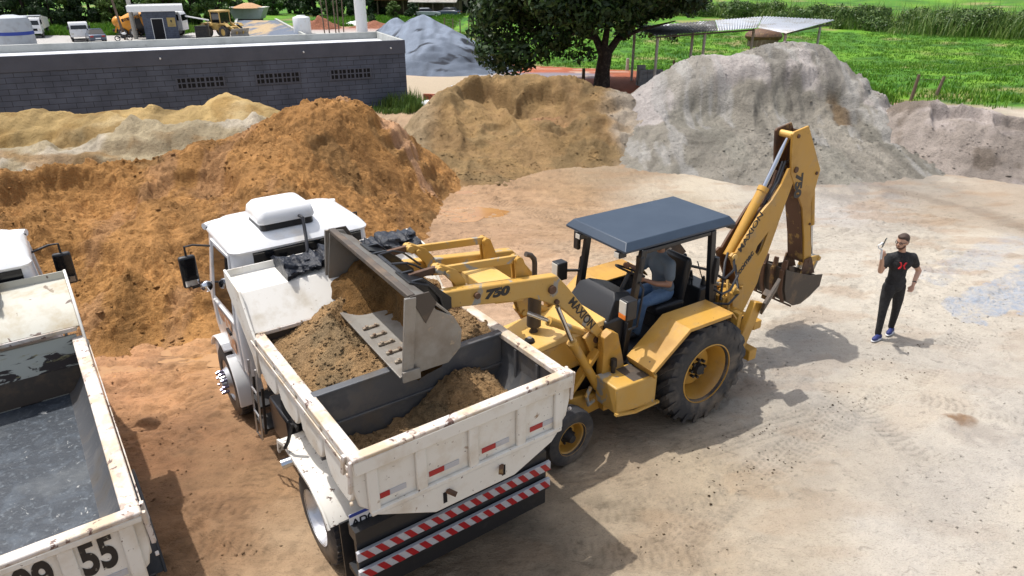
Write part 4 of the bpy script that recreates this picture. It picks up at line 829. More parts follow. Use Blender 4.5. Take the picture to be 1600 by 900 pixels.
MB().box(-.9, .6, -.68, .68, 1.6, 2.75).build('cab', 'glass', LD, bevel=.03)
MB().box(-1.05, .75, -.8, .8, 2.75, 2.95).build('cab_roof', 'loadery', LD, bevel=.04)
for s in (-1, 1):
    for x in (-.88, .58): MB().box(x-.05, x+.05, s*.69-.05, s*.69+.05, 1.6, 2.75).build('cab_pillar', 'loadery', LD)
    for x in (-1.5, 1.4):
        wheel_simple(x, s*.95, .68, .5, LD, rim='loadery'); MB().prism([(x-.8, 1.3), (x-.5, 1.5), (x+.5, 1.5), (x+.8, 1.25), (x+.8, 1.32), (x+.5, 1.58), (x-.5, 1.58), (x-.8, 1.38)], 1, s*.95-.25, s*.95+.25).build('mudguard', 'loadery', LD)
    MB().bar((.9, s*.45, 1.6), (2.9, s*.45, .6), .14, .3).build('lift_arm', 'loadery', LD)
MB().plate([(3.6, .15), (2.9, .1), (2.75, .5), (3.0, 1.05)], .06, 1, -1.25, 1.25).build('bucket', 'steel', LD)
MO = thing('motorcycle', (-42.9, 80.9, -2), R(20), 'small dark motorcycle parked left of the guard hut', 'motorcycle')
for x in (-.6, .6): MB().lathe([(.2, -.05), (.28, -.05), (.3, 0), (.28, .05), (.2, .05)], 18, 1, (x, 0, .3)).build('wheel', 'tyre', MO)
MB().tube([(-.6, 0, .3), (-.1, 0, .5), (.4, 0, .75), (.6, 0, .3)], .05, 6).box(-.2, .2, -.12, .12, .3, .6).build('frame', 'chassis', MO)
MB().ball((.15, 0, .78), .25, .14, .13, 10, 6).build('fuel_tank', 'whiteplastic', MO); MB().box(-.65, -.05, -.1, .1, .7, .78).build('seat', 'black', MO); MB().tube([(.4, -.3, 1.0), (.38, 0, .95), (.4, .3, 1.0)], .02, 6).build('handlebar', 'chassis', MO)

# ------------------------------------------------------------------ vegetation
def leafmat(name, c1, c2, c3):
    m = bpy.data.materials.new(name); m.use_nodes = True; N = m.node_tree.nodes; L = m.node_tree.links; b = N['Principled BSDF']
    b.inputs['Roughness'].default_value = .5; b.inputs['Specular IOR Level'].default_value = .35
    g = N.new('ShaderNodeNewGeometry'); r = N.new('ShaderNodeValToRGB'); r.color_ramp.elements[0].color = (*c1, 1); r.color_ramp.elements[1].color = (*c3, 1)
    e = r.color_ramp.elements.new(.55); e.color = (*c2, 1); L.new(g.outputs['Random Per Island'], r.inputs[0])
    L.new(r.outputs[0], b.inputs['Base Color'])
    t = N.new('ShaderNodeBsdfTranslucent'); mxs = N.new('ShaderNodeMixShader'); mxs.inputs[0].default_value = .2
    L.new(r.outputs[0], t.inputs[0]); L.new(b.outputs[0], mxs.inputs[1]); L.new(t.outputs[0], mxs.inputs[2]); L.new(mxs.outputs[0], N['Material Output'].inputs[0])
    return m
M['mango'] = leafmat('dark_glossy_leaves', (.010, .026, .007), (.020, .048, .011), (.060, .11, .024))
M['leaf1'] = leafmat('mid_green_leaves', (.03, .075, .015), (.055, .12, .025), (.09, .16, .035))
M['leaf2'] = leafmat('yellow_green_leaves', (.055, .11, .02), (.09, .16, .03), (.14, .20, .05))
M['leaf3'] = leafmat('dark_hedge_leaves', (.014, .035, .012), (.028, .06, .02), (.045, .09, .025))
M['scrub'] = leafmat('mixed_scrub_leaves', (.025, .055, .012), (.06, .12, .022), (.15, .21, .06))
M['grass'] = leafmat('field_grass', (.035, .12, .006), (.080, .21, .010), (.16, .29, .022))
M['reed'] = leafmat('tall_cane_grass', (.035, .09, .012), (.09, .17, .022), (.22, .27, .08))
M['bark'] = mat('dark_bark', (.030, .022, .018), .95, layers=[(6, (.10, .08, .06), .5, .7, 6)], bump=[(14, .8, .05)])
def leaves(centres, radii, n, size, rs, squash=.8, droop=.35):
    C = np.array(centres); Rr = np.array(radii); p = Rr**2/np.sum(Rr**2); k = rs.choice(len(C), n, p=p)
    d = rs.normal(size=(n, 3)); d /= np.linalg.norm(d, axis=1)[:, None]
    rad = Rr[k]*(rs.uniform(.35, 1.08, n)**.6); pos = C[k]+d*rad[:, None]*np.array([1, 1, squash])
    nrm = d+rs.normal(size=(n, 3))*.55; nrm /= np.linalg.norm(nrm, axis=1)[:, None]
    a = np.cross(nrm, rs.normal(size=(n, 3))); a /= np.linalg.norm(a, axis=1)[:, None]; a[:, 2] -= droop; a /= np.linalg.norm(a, axis=1)[:, None]
    b = np.cross(nrm, a); b /= np.linalg.norm(b, axis=1)[:, None]
    s = size*rs.uniform(.6, 1.3, n)[:, None]
    V = np.stack([pos-a*s, pos+b*s*.42, pos+a*s, pos-b*s*.42], 1).reshape(-1, 3)
    return V, np.arange(n*4).reshape(-1, 4)
def tree_parts(root, centres, radii, n, size, seed, mleaf, trunk, limbs=()):
    rs = np.random.default_rng(seed); V, F = leaves(centres, radii, n, size, rs)
    npmesh('crown', V, F, mleaf, root, smooth=False)
    mb = MB(); 
    for pts, r in trunk: mb.tube(pts, r, 9)
    mb.build('trunk', 'bark', root)
# the big dark tree in the middle
T0 = thing('tree', (4.58, 36.4, 0), 0, 'big dark leafy tree with low hanging boughs behind the tan sand heap', 'tree')
rs = np.random.default_rng(12); cs = []; rd = []
for i in range(360):
    th = rs.uniform(0, 2*math.pi); u = rs.uniform(-.35, 1); rr_ = math.sqrt(max(0, 1-u*u))
    cs.append((-1.0+4.9*rr_*math.cos(th)*rs.uniform(.72, 1.0), 4.6*rr_*math.sin(th)*rs.uniform(.7, 1), 4.9+4.2*u*rs.uniform(.8, 1))); rd.append(rs.uniform(.65, 1.15))
for x, y, z, r in [(-5.6, -1.5, 1.9, .9), (-5.0, -2.2, 2.0, .95), (-4.2, -2.4, 1.7, .8), (-3.4, -2.6, 2.2, .8), (-4.6, 1, 1.8, .9), (-5.9, 0, 2.6, 1), (-2.6, -3.0, 2.7, .8), (-1.6, -2.8, 2.6, .65), (-3.2, -2.4, 1.75, .5), (-4.9, -2.2, 1.35, .6), (2.2, -1.5, 3.7, .6), (3.0, -1.0, 3.8, .7), (4.0, -.8, 4.0, .8), (4.3, 0, 4.6, .9), (1.4, -1, 3.2, .5), (2.4, 4.2, 2.4, .6), (3.3, 4.4, 2.2, .5), (4.4, 4.6, 2.0, .4), (-5.6, -1.8, 3.6, 1.1), (-5.2, 0, 4.6, 1.2), (4.0, 0, 5.6, 1.1), (-1.2, -2.9, 3.3, .8), (.4, -2.8, 3.2, .6), (-2.2, -1.6, 2.3, .5)]:
    cs.append((x, y, z)); rd.append(r)
for i in range(60): cs.append((rs.uniform(-5.5, 4.4), rs.uniform(-3, 3), rs.uniform(3.3, 7.2))); rd.append(rs.uniform(.6, 1.1))
for x, y, z, r in [(-5.3, -2, .95+.3, .55), (-4.6, -2.3, 1.2, .6), (-5.7, -1.6, 1.7, .7), (-3.9, -2.2, 1.5, .6), (-2.9, -2.0, 2.0, .6), (-2.2, -2.0, 1.9, .5), (-1.5, -2.0, 1.7, .45), (-.9, -2.0, 1.8, .4), (-4.2, .5, 2.4, .9), (-3.2, .5, 2.8, .9), (-2.2, 0, 2.7, .8), (-1.2, 0, 3.0, .7), (.8, -1.2, 2.9, .5), (1.3, 2.8, 2.3, .5), (2.8, 1.6, 3.7, .5), (3.6, 1.4, 3.8, .7), (0, 1, 3.6, 1), (2, 1, 3.8, 1), (3.5, 1, 4.2, 1), (-5.4, -1, 2.8, .9), (-6.0, -.6, 3.4, .8)]:
    cs.append((x, y, z)); rd.append(r)
tree_parts(T0, cs, rd, 105000, .165, 3, 'mango', [([(0, 0, -.2), (.02, 0, .8), (.1, 0, 1.5), (-.1, 0, 2.0)], [.46, .37, .36, .28]), ([(.1, 0, 1.45), (.7, .1, 2.3), (1.8, .2, 3.6), (3, .3, 4.8)], [.22, .17, .12, .05]), ([(-.05, 0, 1.6), (-.5, .1, 2.5), (-1.6, .2, 3.7), (-3.5, 0, 4.8)], [.22, .17, .12, .05]), ([(0, 0, 1.6), (.1, -.2, 2.8), (.2, -.9, 4.4), (.2, -1.5, 6)], [.2, .15, .1, .04]), ([(-.4, .1, 2.3), (-1.8, -1, 2.7), (-3.6, -1.6, 2.6)], [.12, .09, .03]), ([(.6, 0, 2.2), (1.6, -1, 2.8), (3.2, -1.2, 3.2)], [.11, .08, .03])])
# trees on the far side of the yard
def proto_tree(seed, mleaf, h, w, n, size, low=.4):
    root = bpy.data.objects.new('tree', None); COL.objects.link(root); rs = np.random.default_rng(seed); cs = []; rd = []
    for i in range(46):
        t = rs.uniform(0, 1); z = low+(h-low)*t; rr_ = w*math.sqrt(max(.05, 1-(2*t-.85)**2*.8))*rs.uniform(.3, 1); th = rs.uniform(0, 6.283)
        cs.append((rr_*math.cos(th), rr_*math.sin(th), z)); rd.append(rs.uniform(.35, .75)*w*.42)
    tree_parts(root, cs, rd, n, size, seed, mleaf, [([(0, 0, -.3), (.1, 0, h*.35), (0, .1, h*.8)], [.22, .16, .05]), ([(0.05, 0, h*.25), (w*.4, .1, h*.55), (w*.7, .2, h*.75)], [.12, .08, .03]), ([(0.05, 0, h*.3), (-w*.4, -.1, h*.6), (-w*.6, 0, h*.8)], [.12, .08, .03])])
    return root
PT = [proto_tree(21, 'leaf1', 7, 2.9, 7000, .24), proto_tree(22, 'leaf3', 8, 3.0, 7000, .24), proto_tree(23, 'leaf2', 5.5, 2.6, 6000, .22, .2), proto_tree(24, 'leaf3', 4.5, 2.3, 5000, .2, .1)]
KN = ['mid green round tree', 'dark green tall tree', 'yellowish green bushy tree', 'low dark bushy tree']
SPOTS = [(-83, 100, 0, 1), (-78, 97, 1, .9), (-74, 101, 0, 1.1), (-70, 96, 3, 1), (-68.5, 102, 0, 1), (-65, 99, 1, 1.1), (-62.5, 104, 2, .9), (-61, 98, 3, 1), (-58.5, 103, 1, 1.1), (-56, 108, 1, 1), (-54.5, 101, 2, .8), (-52.5, 105, 0, 1.1), (-50, 109, 2, 1.1), (-48, 103, 2, 1), (-45.6, 106, 0, 1), (-43.4, 110, 2, 1), (-41.5, 104, 0, .9),
   (-47, 125, 3, 1), (-43, 128, 3, 1.1), (-40.5, 126, 0, .8), (-38, 130, 3, 1), (-35.5, 127, 3, .9), (-33, 124, 1, .9), (-31, 128, 0, 1), (-29.5, 122, 3, .9), (-28, 118, 0, .9), (-26.5, 125, 1, .9), (-24, 117, 1, .7), (-22.6, 128, 1, .8), (-20.5, 133, 0, .9), (-18.5, 116, 2, .45), (-15.8, 117, 3, .5), (-20, 106, 3, .3),
   (-12, 140, 3, 1), (-9.5, 133, 1, 1), (-7, 136, 0, 1), (-5, 131, 1, 1), (-2.6, 128, 1, .9), (-.5, 133, 3, 1.2), (2.5, 130, 0, 1), (6, 128, 1, 1), (14, 125, 0, 1), (20, 124, 2, 1)]
WH = ['far left behind the small tipper truck', 'behind the yard', 'between the guard hut and the houses', 'behind the far houses', 'right of the far cottages behind the fence']
first = set()
ordn = ['first', 'second', 'third', 'fourth', 'fifth', 'sixth', 'seventh', 'eighth', 'ninth', 'tenth', 'eleventh', 'twelfth', 'thirteenth', 'fourteenth', 'fifteenth', 'sixteenth', 'seventeenth']
cnt = {}
for i, (x, y, k, s) in enumerate(SPOTS):
    o = PT[k] if k not in first else copy_tree(PT[k]); first.add(k)
    o.location = (x, y, -2); o.rotation_euler.z = rng.uniform(0, 6.28); o.scale = (s, s, s)
    wh = 'behind the small tipper truck' if x < -53 else 'behind the mixer truck and hut' if x < -41 and y < 112 else 'behind the tipper trailer' if x < -25 else 'beside the tiled houses' if x < -13.9 else 'beyond the wire fence'
    kk = (k, wh); cnt[kk] = cnt.get(kk, 0)+1
    tag(o, ordn[cnt[kk]-1]+' '+KN[k]+' from the left '+wh, 'tree', 'trees at the far edge of the yard and field')
# grass field: tufts nobody could count
def tufts(n, xr, yr, hr, blades, width, seed, keep, mleaf, name, arch=.35, spread=.12):
    rs = np.random.default_rng(seed); x = rs.uniform(*xr, n); y = yr[0]+(yr[1]-yr[0])*rs.uniform(0, 1, n)**1.5; k = keep(x, y); x = x[k]; y = y[k]; n = len(x)
    big = np.clip(.75+1.1*fbm(x, y, .45, 4, 700+seed), .25, 1.9)
    X = np.repeat(x, blades)+rs.normal(0, spread, n*blades); Y = np.repeat(y, blades)+rs.normal(0, spread, n*blades); m_ = n*blades
    h = rs.uniform(*hr, m_)*np.repeat(big, blades); th = rs.uniform(0, 2*math.pi, m_); lean = rs.uniform(.1, 1, m_)*arch*h
    dx = np.cos(th); dy = np.sin(th); w = width*rs.uniform(.6, 1.3, m_); Z = terr(X, Y)
    wx_ = -dy*w; wy_ = dx*w
    P0 = np.stack([X-wx_, Y-wy_, Z-.03], 1); P1 = np.stack([X+wx_, Y+wy_, Z-.03], 1)
    mxx = X+dx*lean*.35; myy = Y+dy*lean*.35; mz = Z+h*.62
    P2 = np.stack([mxx+wx_*.8, myy+wy_*.8, mz], 1); P3 = np.stack([mxx-wx_*.8, myy-wy_*.8, mz], 1)
    P4 = np.stack([X+dx*lean, Y+dy*lean, Z+h], 1); P5 = P4+np.stack([wx_*.15, wy_*.15, 0*h], 1)
    V = np.stack([P0, P1, P2, P3, P5, P4], 1).reshape(-1, 3); b = np.arange(m_)*6
    F = np.concatenate([np.stack([b, b+1, b+2, b+3], 1), np.stack([b+3, b+2, b+4, b+5], 1)])
    return npmesh(name, V, F, mleaf, smooth=False)
gk = lambda x, y: (y > green_line(x)+.3+fbm(x, y, .7, 4, 111)*1.6) & (np.abs(x) < y*.80+6)
tag(tufts(30000, (-12, 62), (26, 92), (.10, .26), 7, .02, 1, gk, 'grass', 'field_grass', .8, .13), 'short bright green tufty grass covering the field', 'grass', kind='stuff')
gk3 = lambda x, y: (y > 52+25*sst(-5, 0, x)*0)
def rk(x, y):
    line = np.interp(x, [22, 32, 46, 56, 66, 90], [124, 118, 90, 83, 80, 72]); return (y > line+fbm(x, y, .3, 3, 77)*5) & (y < line+22)
tag(tufts(3000, (24, 92), (70, 142), (.9, 3.0), 26, .032, 2, rk, 'reed', 'cane_thicket', 1.0, .75), 'tall dense cane grass growing along the far top right edge of the field', 'tall grass', kind='stuff')
tag(tufts(260, (-6.3, -3.6), (28.6, 30.9), (.45, .85), 16, .016, 3, lambda x, y: np.hypot((x+4.9)/1.35, (y-29.9)/.8) < 1, 'leaf2', 'grass_clump', .5, .1), 'clump of long green grass at the foot of the grey building corner', 'grass clump')
tag(tufts(120, (14.6, 18.2), (30.4, 33.2), (.35, .8), 16, .018, 4, lambda x, y: np.hypot((x-16.9)/1.3, (y-31.6)/.8) < 1, 'grass', 'grass_clump', .5, .1), 'bushy green weeds beside the left one of the two leaning posts', 'grass clump')
tag(tufts(2600, (-66, -40), (88, 100), (.3, .8), 14, .03, 5, lambda x, y: x < 999, 'grass', 'verge_grass', .5, .25), 'green verge grass under the trees behind the small tipper truck', 'grass', kind='stuff')
tag(tufts(3000, (-30, -8), (96, 120), (.3, .6), 12, .03, 6, lambda x, y: (y > green_line(x)) | (y > 106), 'grass', 'verge_grass', .5, .25), 'green grass in front of the far tiled houses', 'grass', kind='stuff')
bsx = np.random.default_rng(4); cs = []; rd = []
for i in range(360):     # leafy undergrowth mixed into the cane grass: one tangled mass
    x = bsx.uniform(24, 86); y = float(np.interp(x, [22, 32, 46, 56, 66, 90], [124, 118, 90, 83, 80, 72]))+bsx.uniform(1.0, 18); cs.append((x, y, -2+bsx.uniform(.1, 1.9))); rd.append(bsx.uniform(.5, 1.7))
V_, F_ = leaves(cs, rd, 95000, .2, bsx, .75, .1)
tag(npmesh('thicket', V_, F_, 'scrub', smooth=False), 'tangled leafy undergrowth mixed into the cane grass at the top right', 'undergrowth', kind='stuff')

# ------------------------------------------------------------------ tipper trucks
YT = R(125.6)
def truck_wheel(x, y, r, w, parent, s, front=False):
    """s = side (+1 left). wheel > tyre, hub"""
    rim = MB(); o_ = y*1.0
    yo = s*w/2
    if front: prof = [(0, .10), (.10, .10), (.11, .04), (.17, .03), (.20, -.02), (.27, -.05), (.30, -.02), (.30, -.2), (0, -.2)]
    else: prof = [(0, -.10), (.09, -.10), (.10, -.13), (.22, -.16), (.27, -.12), (.295, -.02), (.305, 0), (.305, -.2), (0, -.2)]
    rim.lathe([(a*r/.5, s*(w/2+b)) for a, b in prof], 36, 1)
    wh = rim.build('wheel', 'alu', parent); wh.location = (x, y, r)
    ty = MB().lathe([(r*.60, -w*.48), (r*.72, -w*.5), (r*.93, -w*.47), (r*.99, -w*.40), (r, -w*.2), (r, w*.2), (r*.99, w*.40), (r*.93, w*.47), (r*.72, w*.5), (r*.60, w*.48)], 48, 1, closed=True)
    for k in range(40):
        t = 2*math.pi*k/40; c = Vector((math.cos(t)*r, 0, math.sin(t)*r))
        for sy in (-1, 1): ty.box(c.x-.012, c.x+.012, sy*w*.24-.045, sy*w*.24+.045, c.z-.014, c.z+.014, Matrix.Rotation(-t, 3, 'Y'), (c.x, 0, c.z))
    ty.build('tyre', 'tyre', wh)
    nb = MB()
    for k in range(10 if front else 8):
        t = 2*math.pi*k/(10 if front else 8); rr_ = r*.30 if front else r*.30; L_ = .085 if front else .03; b0 = .03 if front else -.15
        c = (math.cos(t)*rr_, s*(w/2+b0), math.sin(t)*rr_); nb.tube([c, (c[0], s*(w/2+b0+L_*.55), c[2]), (c[0], s*(w/2+b0+L_*.6), c[2]), (c[0], s*(w/2+b0+L_), c[2])], [.021, .021, .026, .017] if front else .016, 8)
    nb.build('wheel_nuts', 'nutchrome', wh); return wh

def ring(x0, x1, y0, y1, z, r, n=5, dz=0):
    out = []
    for cx, cy, a0 in ((x1-r, y1-r, 0), (x0+r, y1-r, 90), (x0+r, y0+r, 180), (x1-r, y0+r, 270)):
        for k in range(n):
            a = R(a0+90*k/(n-1)); out.append((cx+r*math.cos(a), cy+r*math.sin(a), z))
    return out
USEC = [(-1.09, 2.03), (-1.09, 1.74), (-1.04, 1.56), (-.94, 1.42), (-.80, 1.33), (-.5, 1.27), (0, 1.26), (.5, 1.27), (.80, 1.33), (.94, 1.42), (1.04, 1.56), (1.09, 1.74), (1.09, 2.03)]
def make_truck(loc, label, L, near, zlip=2.05, cabx=3.42, cz=0.05, yc=.17, posts=(-.98, -.53, 0, .53, .98), rl=1.90):
    t = thing('tipper_truck', (loc[0], loc[1], 0), YT, label, 'tipper truck')
    white = 'bedwhite'
    # U shaped bed: outer shell, inner liner
    sh = MB(); sh.sheet(USEC, 0, .03, L).build('bed_shell', white, t)
    inn = [(y*.965, z+(.03 if z < 1.7 else 0)) for y, z in USEC]
    MB().sheet(inn, 0, .03, L).build('bed_liner', 'liner', t)
    if not near: MB().add([(.03, -.95, 1.415), (.03, .95, 1.415), (L-.02, .95, 1.415), (L-.02, -.95, 1.415)], [(0, 1, 2, 3)]).build('bed_floor', 'floorblue', t)
    # long side panels with rounded bottom lobes, posts between them, top rails
    for s in (1, -1):
        mb = MB(); n = 4; w = (L-.06)/n
        for k in range(n):
            a = .04+k*w; b = a+w-.05; low = 1.56 if k else 1.50
            P = [(a, 1.97), (a, low+.16)]+[(a+.16*(1-math.cos(q)), low+.16*(1-math.sin(q))) for q in np.linspace(.2, math.pi/2, 5)]
            P += [(b-.22*(1-math.sin(q)), low+.22*(1-math.cos(q))) for q in np.linspace(0, math.pi/2-.2, 5)]+[(b, low+.22), (b, 1.97)]
            mb.prism(P, 1, s*1.094, s*1.135)
        mb.build('side_panel', white, t, bevel=.014)
        rb = MB()
        for k in range(1, n): rb.box(.04+k*w-.05, .04+k*w, s*1.092, s*1.112, 1.56, 1.97)
        rb.build('side_rib', white, t, bevel=.008)
        r_ = MB().box(.0, L, s*1.02, s*1.14, 1.985, 2.05)
        r_.build('top_rail', 'railwhite', t, bevel=.012)
        MB().box(.0, L+.02, s*1.150, s*1.162, 1.93, 1.975).build('rail_strip', 'railwhite', t, bevel=.003)
        MB().sheet([(s*1.051, z) for z in (1.97, 1.6)], 0, .05, L).build('side_lining', 'liner', t)
        for x in (.35, .72): MB().box(x, x+.035, s*1.03-.012, s*1.03+.012, 1.5, 1.97).build('inner_rib', 'liner', t)
    # tailgate
    tg = [(-1.09, 2.03), (-1.14, 1.98), (-1.14, 1.74), (-1.10, 1.55), (-.98, 1.43), (.98, 1.43), (1.10, 1.55), (1.14, 1.74), (1.14, 1.98), (1.09, 2.03)]
    TG = MB().prism(tg, 0, -.02, .028).build('tailgate', white, t, bevel=.012)
    f = MB().box(-.07, -.021, -1.13, 1.13, rl, 2.035)
    for y in posts: f.box(-.055, -.021, y-.05, y+.05, 1.46, rl)
    f.box(-.06, -.021, -1.02, 1.02, 1.425, 1.475)
    f.build('tailgate_frame', white, TG, bevel=.01)
    MB().box(-.075, .03, -1.14, 1.14, 2.036, 2.075).build('top_edge', 'railwhite', TG, bevel=.012)
    ap = MB().prism([(.97, 1.42), (.42, 1.15), (-.45, 1.15), (-.90, 1.34), (-.97, 1.42)], 0, -.052, -.02).build('apron', white, t, bevel=.006)
    for s in (-1, 1):
        MB().prism([(s*.30, 1.33), (s*.34, 1.33), (s*.34, 1.21), (s*.30, 1.21)], 0, -.0545, -.0525).build('slot', 'hole', ap)
        MB().bar((-.05, s*.30, 1.34), (-.12, s*.24, 1.31), .04, .03).build('hook', 'rust_shade', ap)
        lt = MB(); 
        for z in (1.6, 1.75, 1.9): lt.tube([(-.0, s*1.15, z), (-.0, s*1.175, z)], .018, 8)
        lt.bar((-.05, s*1.15, 2.05), (-.01, s*1.165, 1.72), .03, .03).bar((.06, s*1.155, 2.05), (.1, s*1.165, 1.85), .03, .04)
        lt.build('tailgate_latch', 'railwhite', t, bevel=.004)
    for y in (.83, .30, -.25, -.80):
        MB().box(-.0255, -.0215, y-.0, y+.15, 1.545, 1.60).build('reflector', 'red', TG) 
        MB().box(-.0255, -.0215, y-.155, y-.003, 1.545, 1.60).build('reflector', 'refwhite', TG)
    # front bulkhead with sloping panel, shelf and flange
    x1 = L
    hb = MB().box(x1, x1+.03, -1.07, 1.07, 1.3, 2.07).build('headboard', 'darksteel' if near else 'flake', t)
    zt = 2.40; dxp = .29; sh_l = .45
    MB().plate([(x1-.02, zlip), (x1+dxp, zt), (x1+dxp+sh_l, zt+.02), (x1+dxp+sh_l+.02, zt+.12)], .02, 1, -1.12, 1.12).build('cab_guard', 'shelf' if near else 'flake2', t, bevel=.004)
    MB().plate([(x1-.035, zlip-.01), (x1+dxp-.02, zt-.02)], .006, 1, -1.10, 1.10).build('guard_panel', 'headboard' if near else 'flake2', t)
    MB().box(x1-.045, x1+.0, -1.09, 1.09, zlip-.035, zlip+.012).build('headboard_lip', 'railwhite', t, bevel=.008)
    if not near: MB().box(x1-.008, x1-.004, -1.05, 1.05, 1.42, 1.72).build('lower_headboard', 'darksteel', t)
    for s in (-1, 1):
        MB().prism([(x1-.12, 2.03), (x1-.02, zlip+.08), (x1+dxp-.06, zt+.06), (x1+dxp+sh_l+.03, zt+.13), (x1+dxp+sh_l+.03, zt-.10), (x1+.1, 1.75), (x1, 1.5)], 1, s*1.122, s*1.15).build('guard_cheek', white, t, bevel=.008)
    if near:
        d = MB().box(1.02, 1.055, -1.045, 1.045, 1.31, 2.045).box(.995, 1.02, -1.045, 1.045, 1.66, 1.69).box(.99, 1.085, -1.045, 1.045, 2.03, 2.055)
        d.build('divider', 'liner', t, bevel=.006)
    # chassis
    MB().box(.5, cabx+.6, -.42, -.30, .78, 1.02).box(.5, cabx+.6, .30, .42, .78, 1.02).box(.52, .62, -.42, .42, .8, 1.0).box(2.0, 2.1, -.42, .42, .8, 1.0).build('chassis_rail', 'chassis', t)
    MB().tube([(1.22, -.9, .5), (1.22, .9, .5)], .07, 10).ball((1.22, 0, .5), .2, .2, .2).tube([(1.3, 0, .55), (3.0, 0, .75)], .05, 8).build('rear_axle', 'chassis', t)
    for s in (-1, 1):
        truck_wheel(1.22, s*1.0, .5, .27, t, s); truck_wheel(1.22, s*.70, .49, .25, t, s)
        truck_wheel(4.40+cabx-3.42, s*.88+(.12 if near else 0), .49, .27, t, s, True)
        MB().plate([(.62, .86), (.72, .98), (1.0, 1.10), (1.72, 1.13), (1.92, 1.05), (1.95, .9)], .02, 1, s*.70, s*1.20).plate([(.62, .84), (.72, .96), (1.0, 1.08), (1.72, 1.11), (1.92, 1.03), (1.95, .88)], .045, 1, s*1.185, s*1.21).build('rear_fender', 'fenderw' if near else 'black', t, bevel=.004)
        MB().box(.52, .54, s*.62, s*1.12, .18, .95).build('mud_flap', 'black', t)
        # front wheel arch in two pieces, like the photo
        fx = 4.4+cabx-3.42; yw_ = .12 if near else 0
        A = [(fx-.62*math.cos(a), .50+.60*math.sin(a)) for a in np.linspace(R(-8), R(60), 7)]
        A2 = [(fx-.62*math.cos(a), .50+.60*math.sin(a)) for a in np.linspace(R(66), R(150), 9)]
        for q in (A, A2):
            MB().plate([p for p in q], .035, 1, s*.72+yw_, s*1.04+yw_).build('front_fender', 'white', t, bevel=.012)
    # hangers on the near side: tank, battery box, steps, ladder, exhaust
    MB().box(2.35, 3.0, .45, .98, .45, .95).build('battery_box', 'blackpaint', t, bevel=.03)
    MB().box(1.98, 2.3, .5, .9, .42, .82).build('toolbox', 'chassis', t, bevel=.02)
    MB().lathe([(0, 2.1), (.26, 2.1), (.27, 2.14), (.27, 3.0), (.26, 3.04), (0, 3.04)], 28, 0, (0, -.75, .72)).build('fuel_tank', 'alu', t)
    st = MB()
    for z in (.38, .72): st.box(3.12, 3.46, .78, 1.06, z, z+.03)
    st.bar((3.12, 1.05, .35), (3.12, 1.0, 1.0), .03, .03).bar((3.46, 1.05, .35), (3.46, 1.0, 1.0), .03, .03).build('cab_step', 'chassis', t)
    ld = MB(); a0 = Vector((2.52, 1.17, 1.62)); a1 = Vector((2.70, 1.19, .58)); a2 = Vector((2.78, 1.17, 1.62)); a3 = Vector((2.90, 1.19, .58))
    ld.tube([a0, a1, a3, a2], .012, 6)
    for q in (.35, .68): ld.tube([a0.lerp(a1, q), a2.lerp(a3, q)], .011, 6)
    ld.build('ladder', 'alu', t)
    ex = MB().tube([(2.0, .55, .62), (2.05, .85, .64), (2.1, 1.02, .61)], .055, 14).build('exhaust_pipe', 'darksteel', t)
    MB().tube([(2.085, .97, .62), (2.125, 1.16, .59)], [.058, .06], 14, cap=False).build('exhaust_tip', 'chrome', ex)
    MB().tube([(1.95, .98, 1.0), (1.93, .98, 1.22), (1.86, 1.03, 1.3), (1.68, 1.05, 1.3)], .018, 8).tube([(1.5, 1.14, 1.5), (1.52, 1.2, 1.3), (1.6, 1.22, 1.18)], .02, 6).build('latch_lever', 'chassis', t)
    # bumper
    bp = t
    MB().box(.22, .45, -1.1, 1.1, .46, .52).box(.25, .30, -1.08, 1.08, .25, .95).bar((.5, -.6, .5), (.6, -.6, 1.0), .08, .1).bar((.5, .6, .5), (.6, .6, 1.0), .08, .1).build('bumper_backing', 'black', bp)
    for z in (.735, .51):
        o = MB().box(.195, .235, -1.1, 1.1, z, z+.105).build('bumper_beam', 'refwhite', bp, bevel=.004)
        k = -1.1; sb = MB()
        while k < 1.08:
            a, b_ = k, min(k+.07, 1.1)
            q = [(a, z+.002), (b_, z+.002), (min(b_+.075, 1.1), z+.103), (min(a+.075, 1.1), z+.103)]
            if a+.07 < 1.1: sb.prism(q, 0, .1915, .1955)
            k += .145
        sb.build('red_stripes', 'red', o)
    # number plate and light bracket (left end)
    MB().box(.18, .34, .45, 1.1, .97, 1.10).build('light_bracket', 'black', t)
    pl = MB().box(-.005, .0, .74, 1.10, 1.0, 1.16, None).build('licence_plate', 'plate', t, bevel=.003); 
    pl.location = (.30, 0, .06)
    MB().box(-.009, -.0055, .742, 1.098, 1.125, 1.158).build('plate_band', 'plateblue', pl)
    text('ADQ0' if near else 'ADQ0', .105, (-.0065, 1.08, 1.018), (0, -1, 0), (0, 0, 1), 'ink2', pl, 'plate_lettering', .001, .003, 0, 1.0)
    # cab
    c0 = cabx
    def rg(x0, x1, hw, z, r): return ring(c0+x0, c0+x1, yc-hw, yc+hw, z+cz, r, 6)
    cb = MB().loft([rg(.02, 1.30, .88, .95, .06), rg(0, 1.36, .90, 1.2, .07), rg(0, 1.38, .905, 1.65, .08), rg(.01, 1.22, .85, 2.25, .10), rg(.02, 1.13, .835, 2.56, .12)], cap=False).build('cab', 'white', t, sharp=50)
    rf = MB().loft([rg(-.02, 1.16, .85, 2.555, .13), rg(-.03, 1.17, .855, 2.58, .14), rg(-.0, 1.14, .83, 2.62, .16), rg(.04, 1.10, .795, 2.66, .18), rg(.10, 1.04, .73, 2.715, .2), rg(.2, .95, .6, 2.745, .2), rg(.35, .8, .4, 2.755, .2)]).build('cab_roof', 'white', cb, sharp=50)
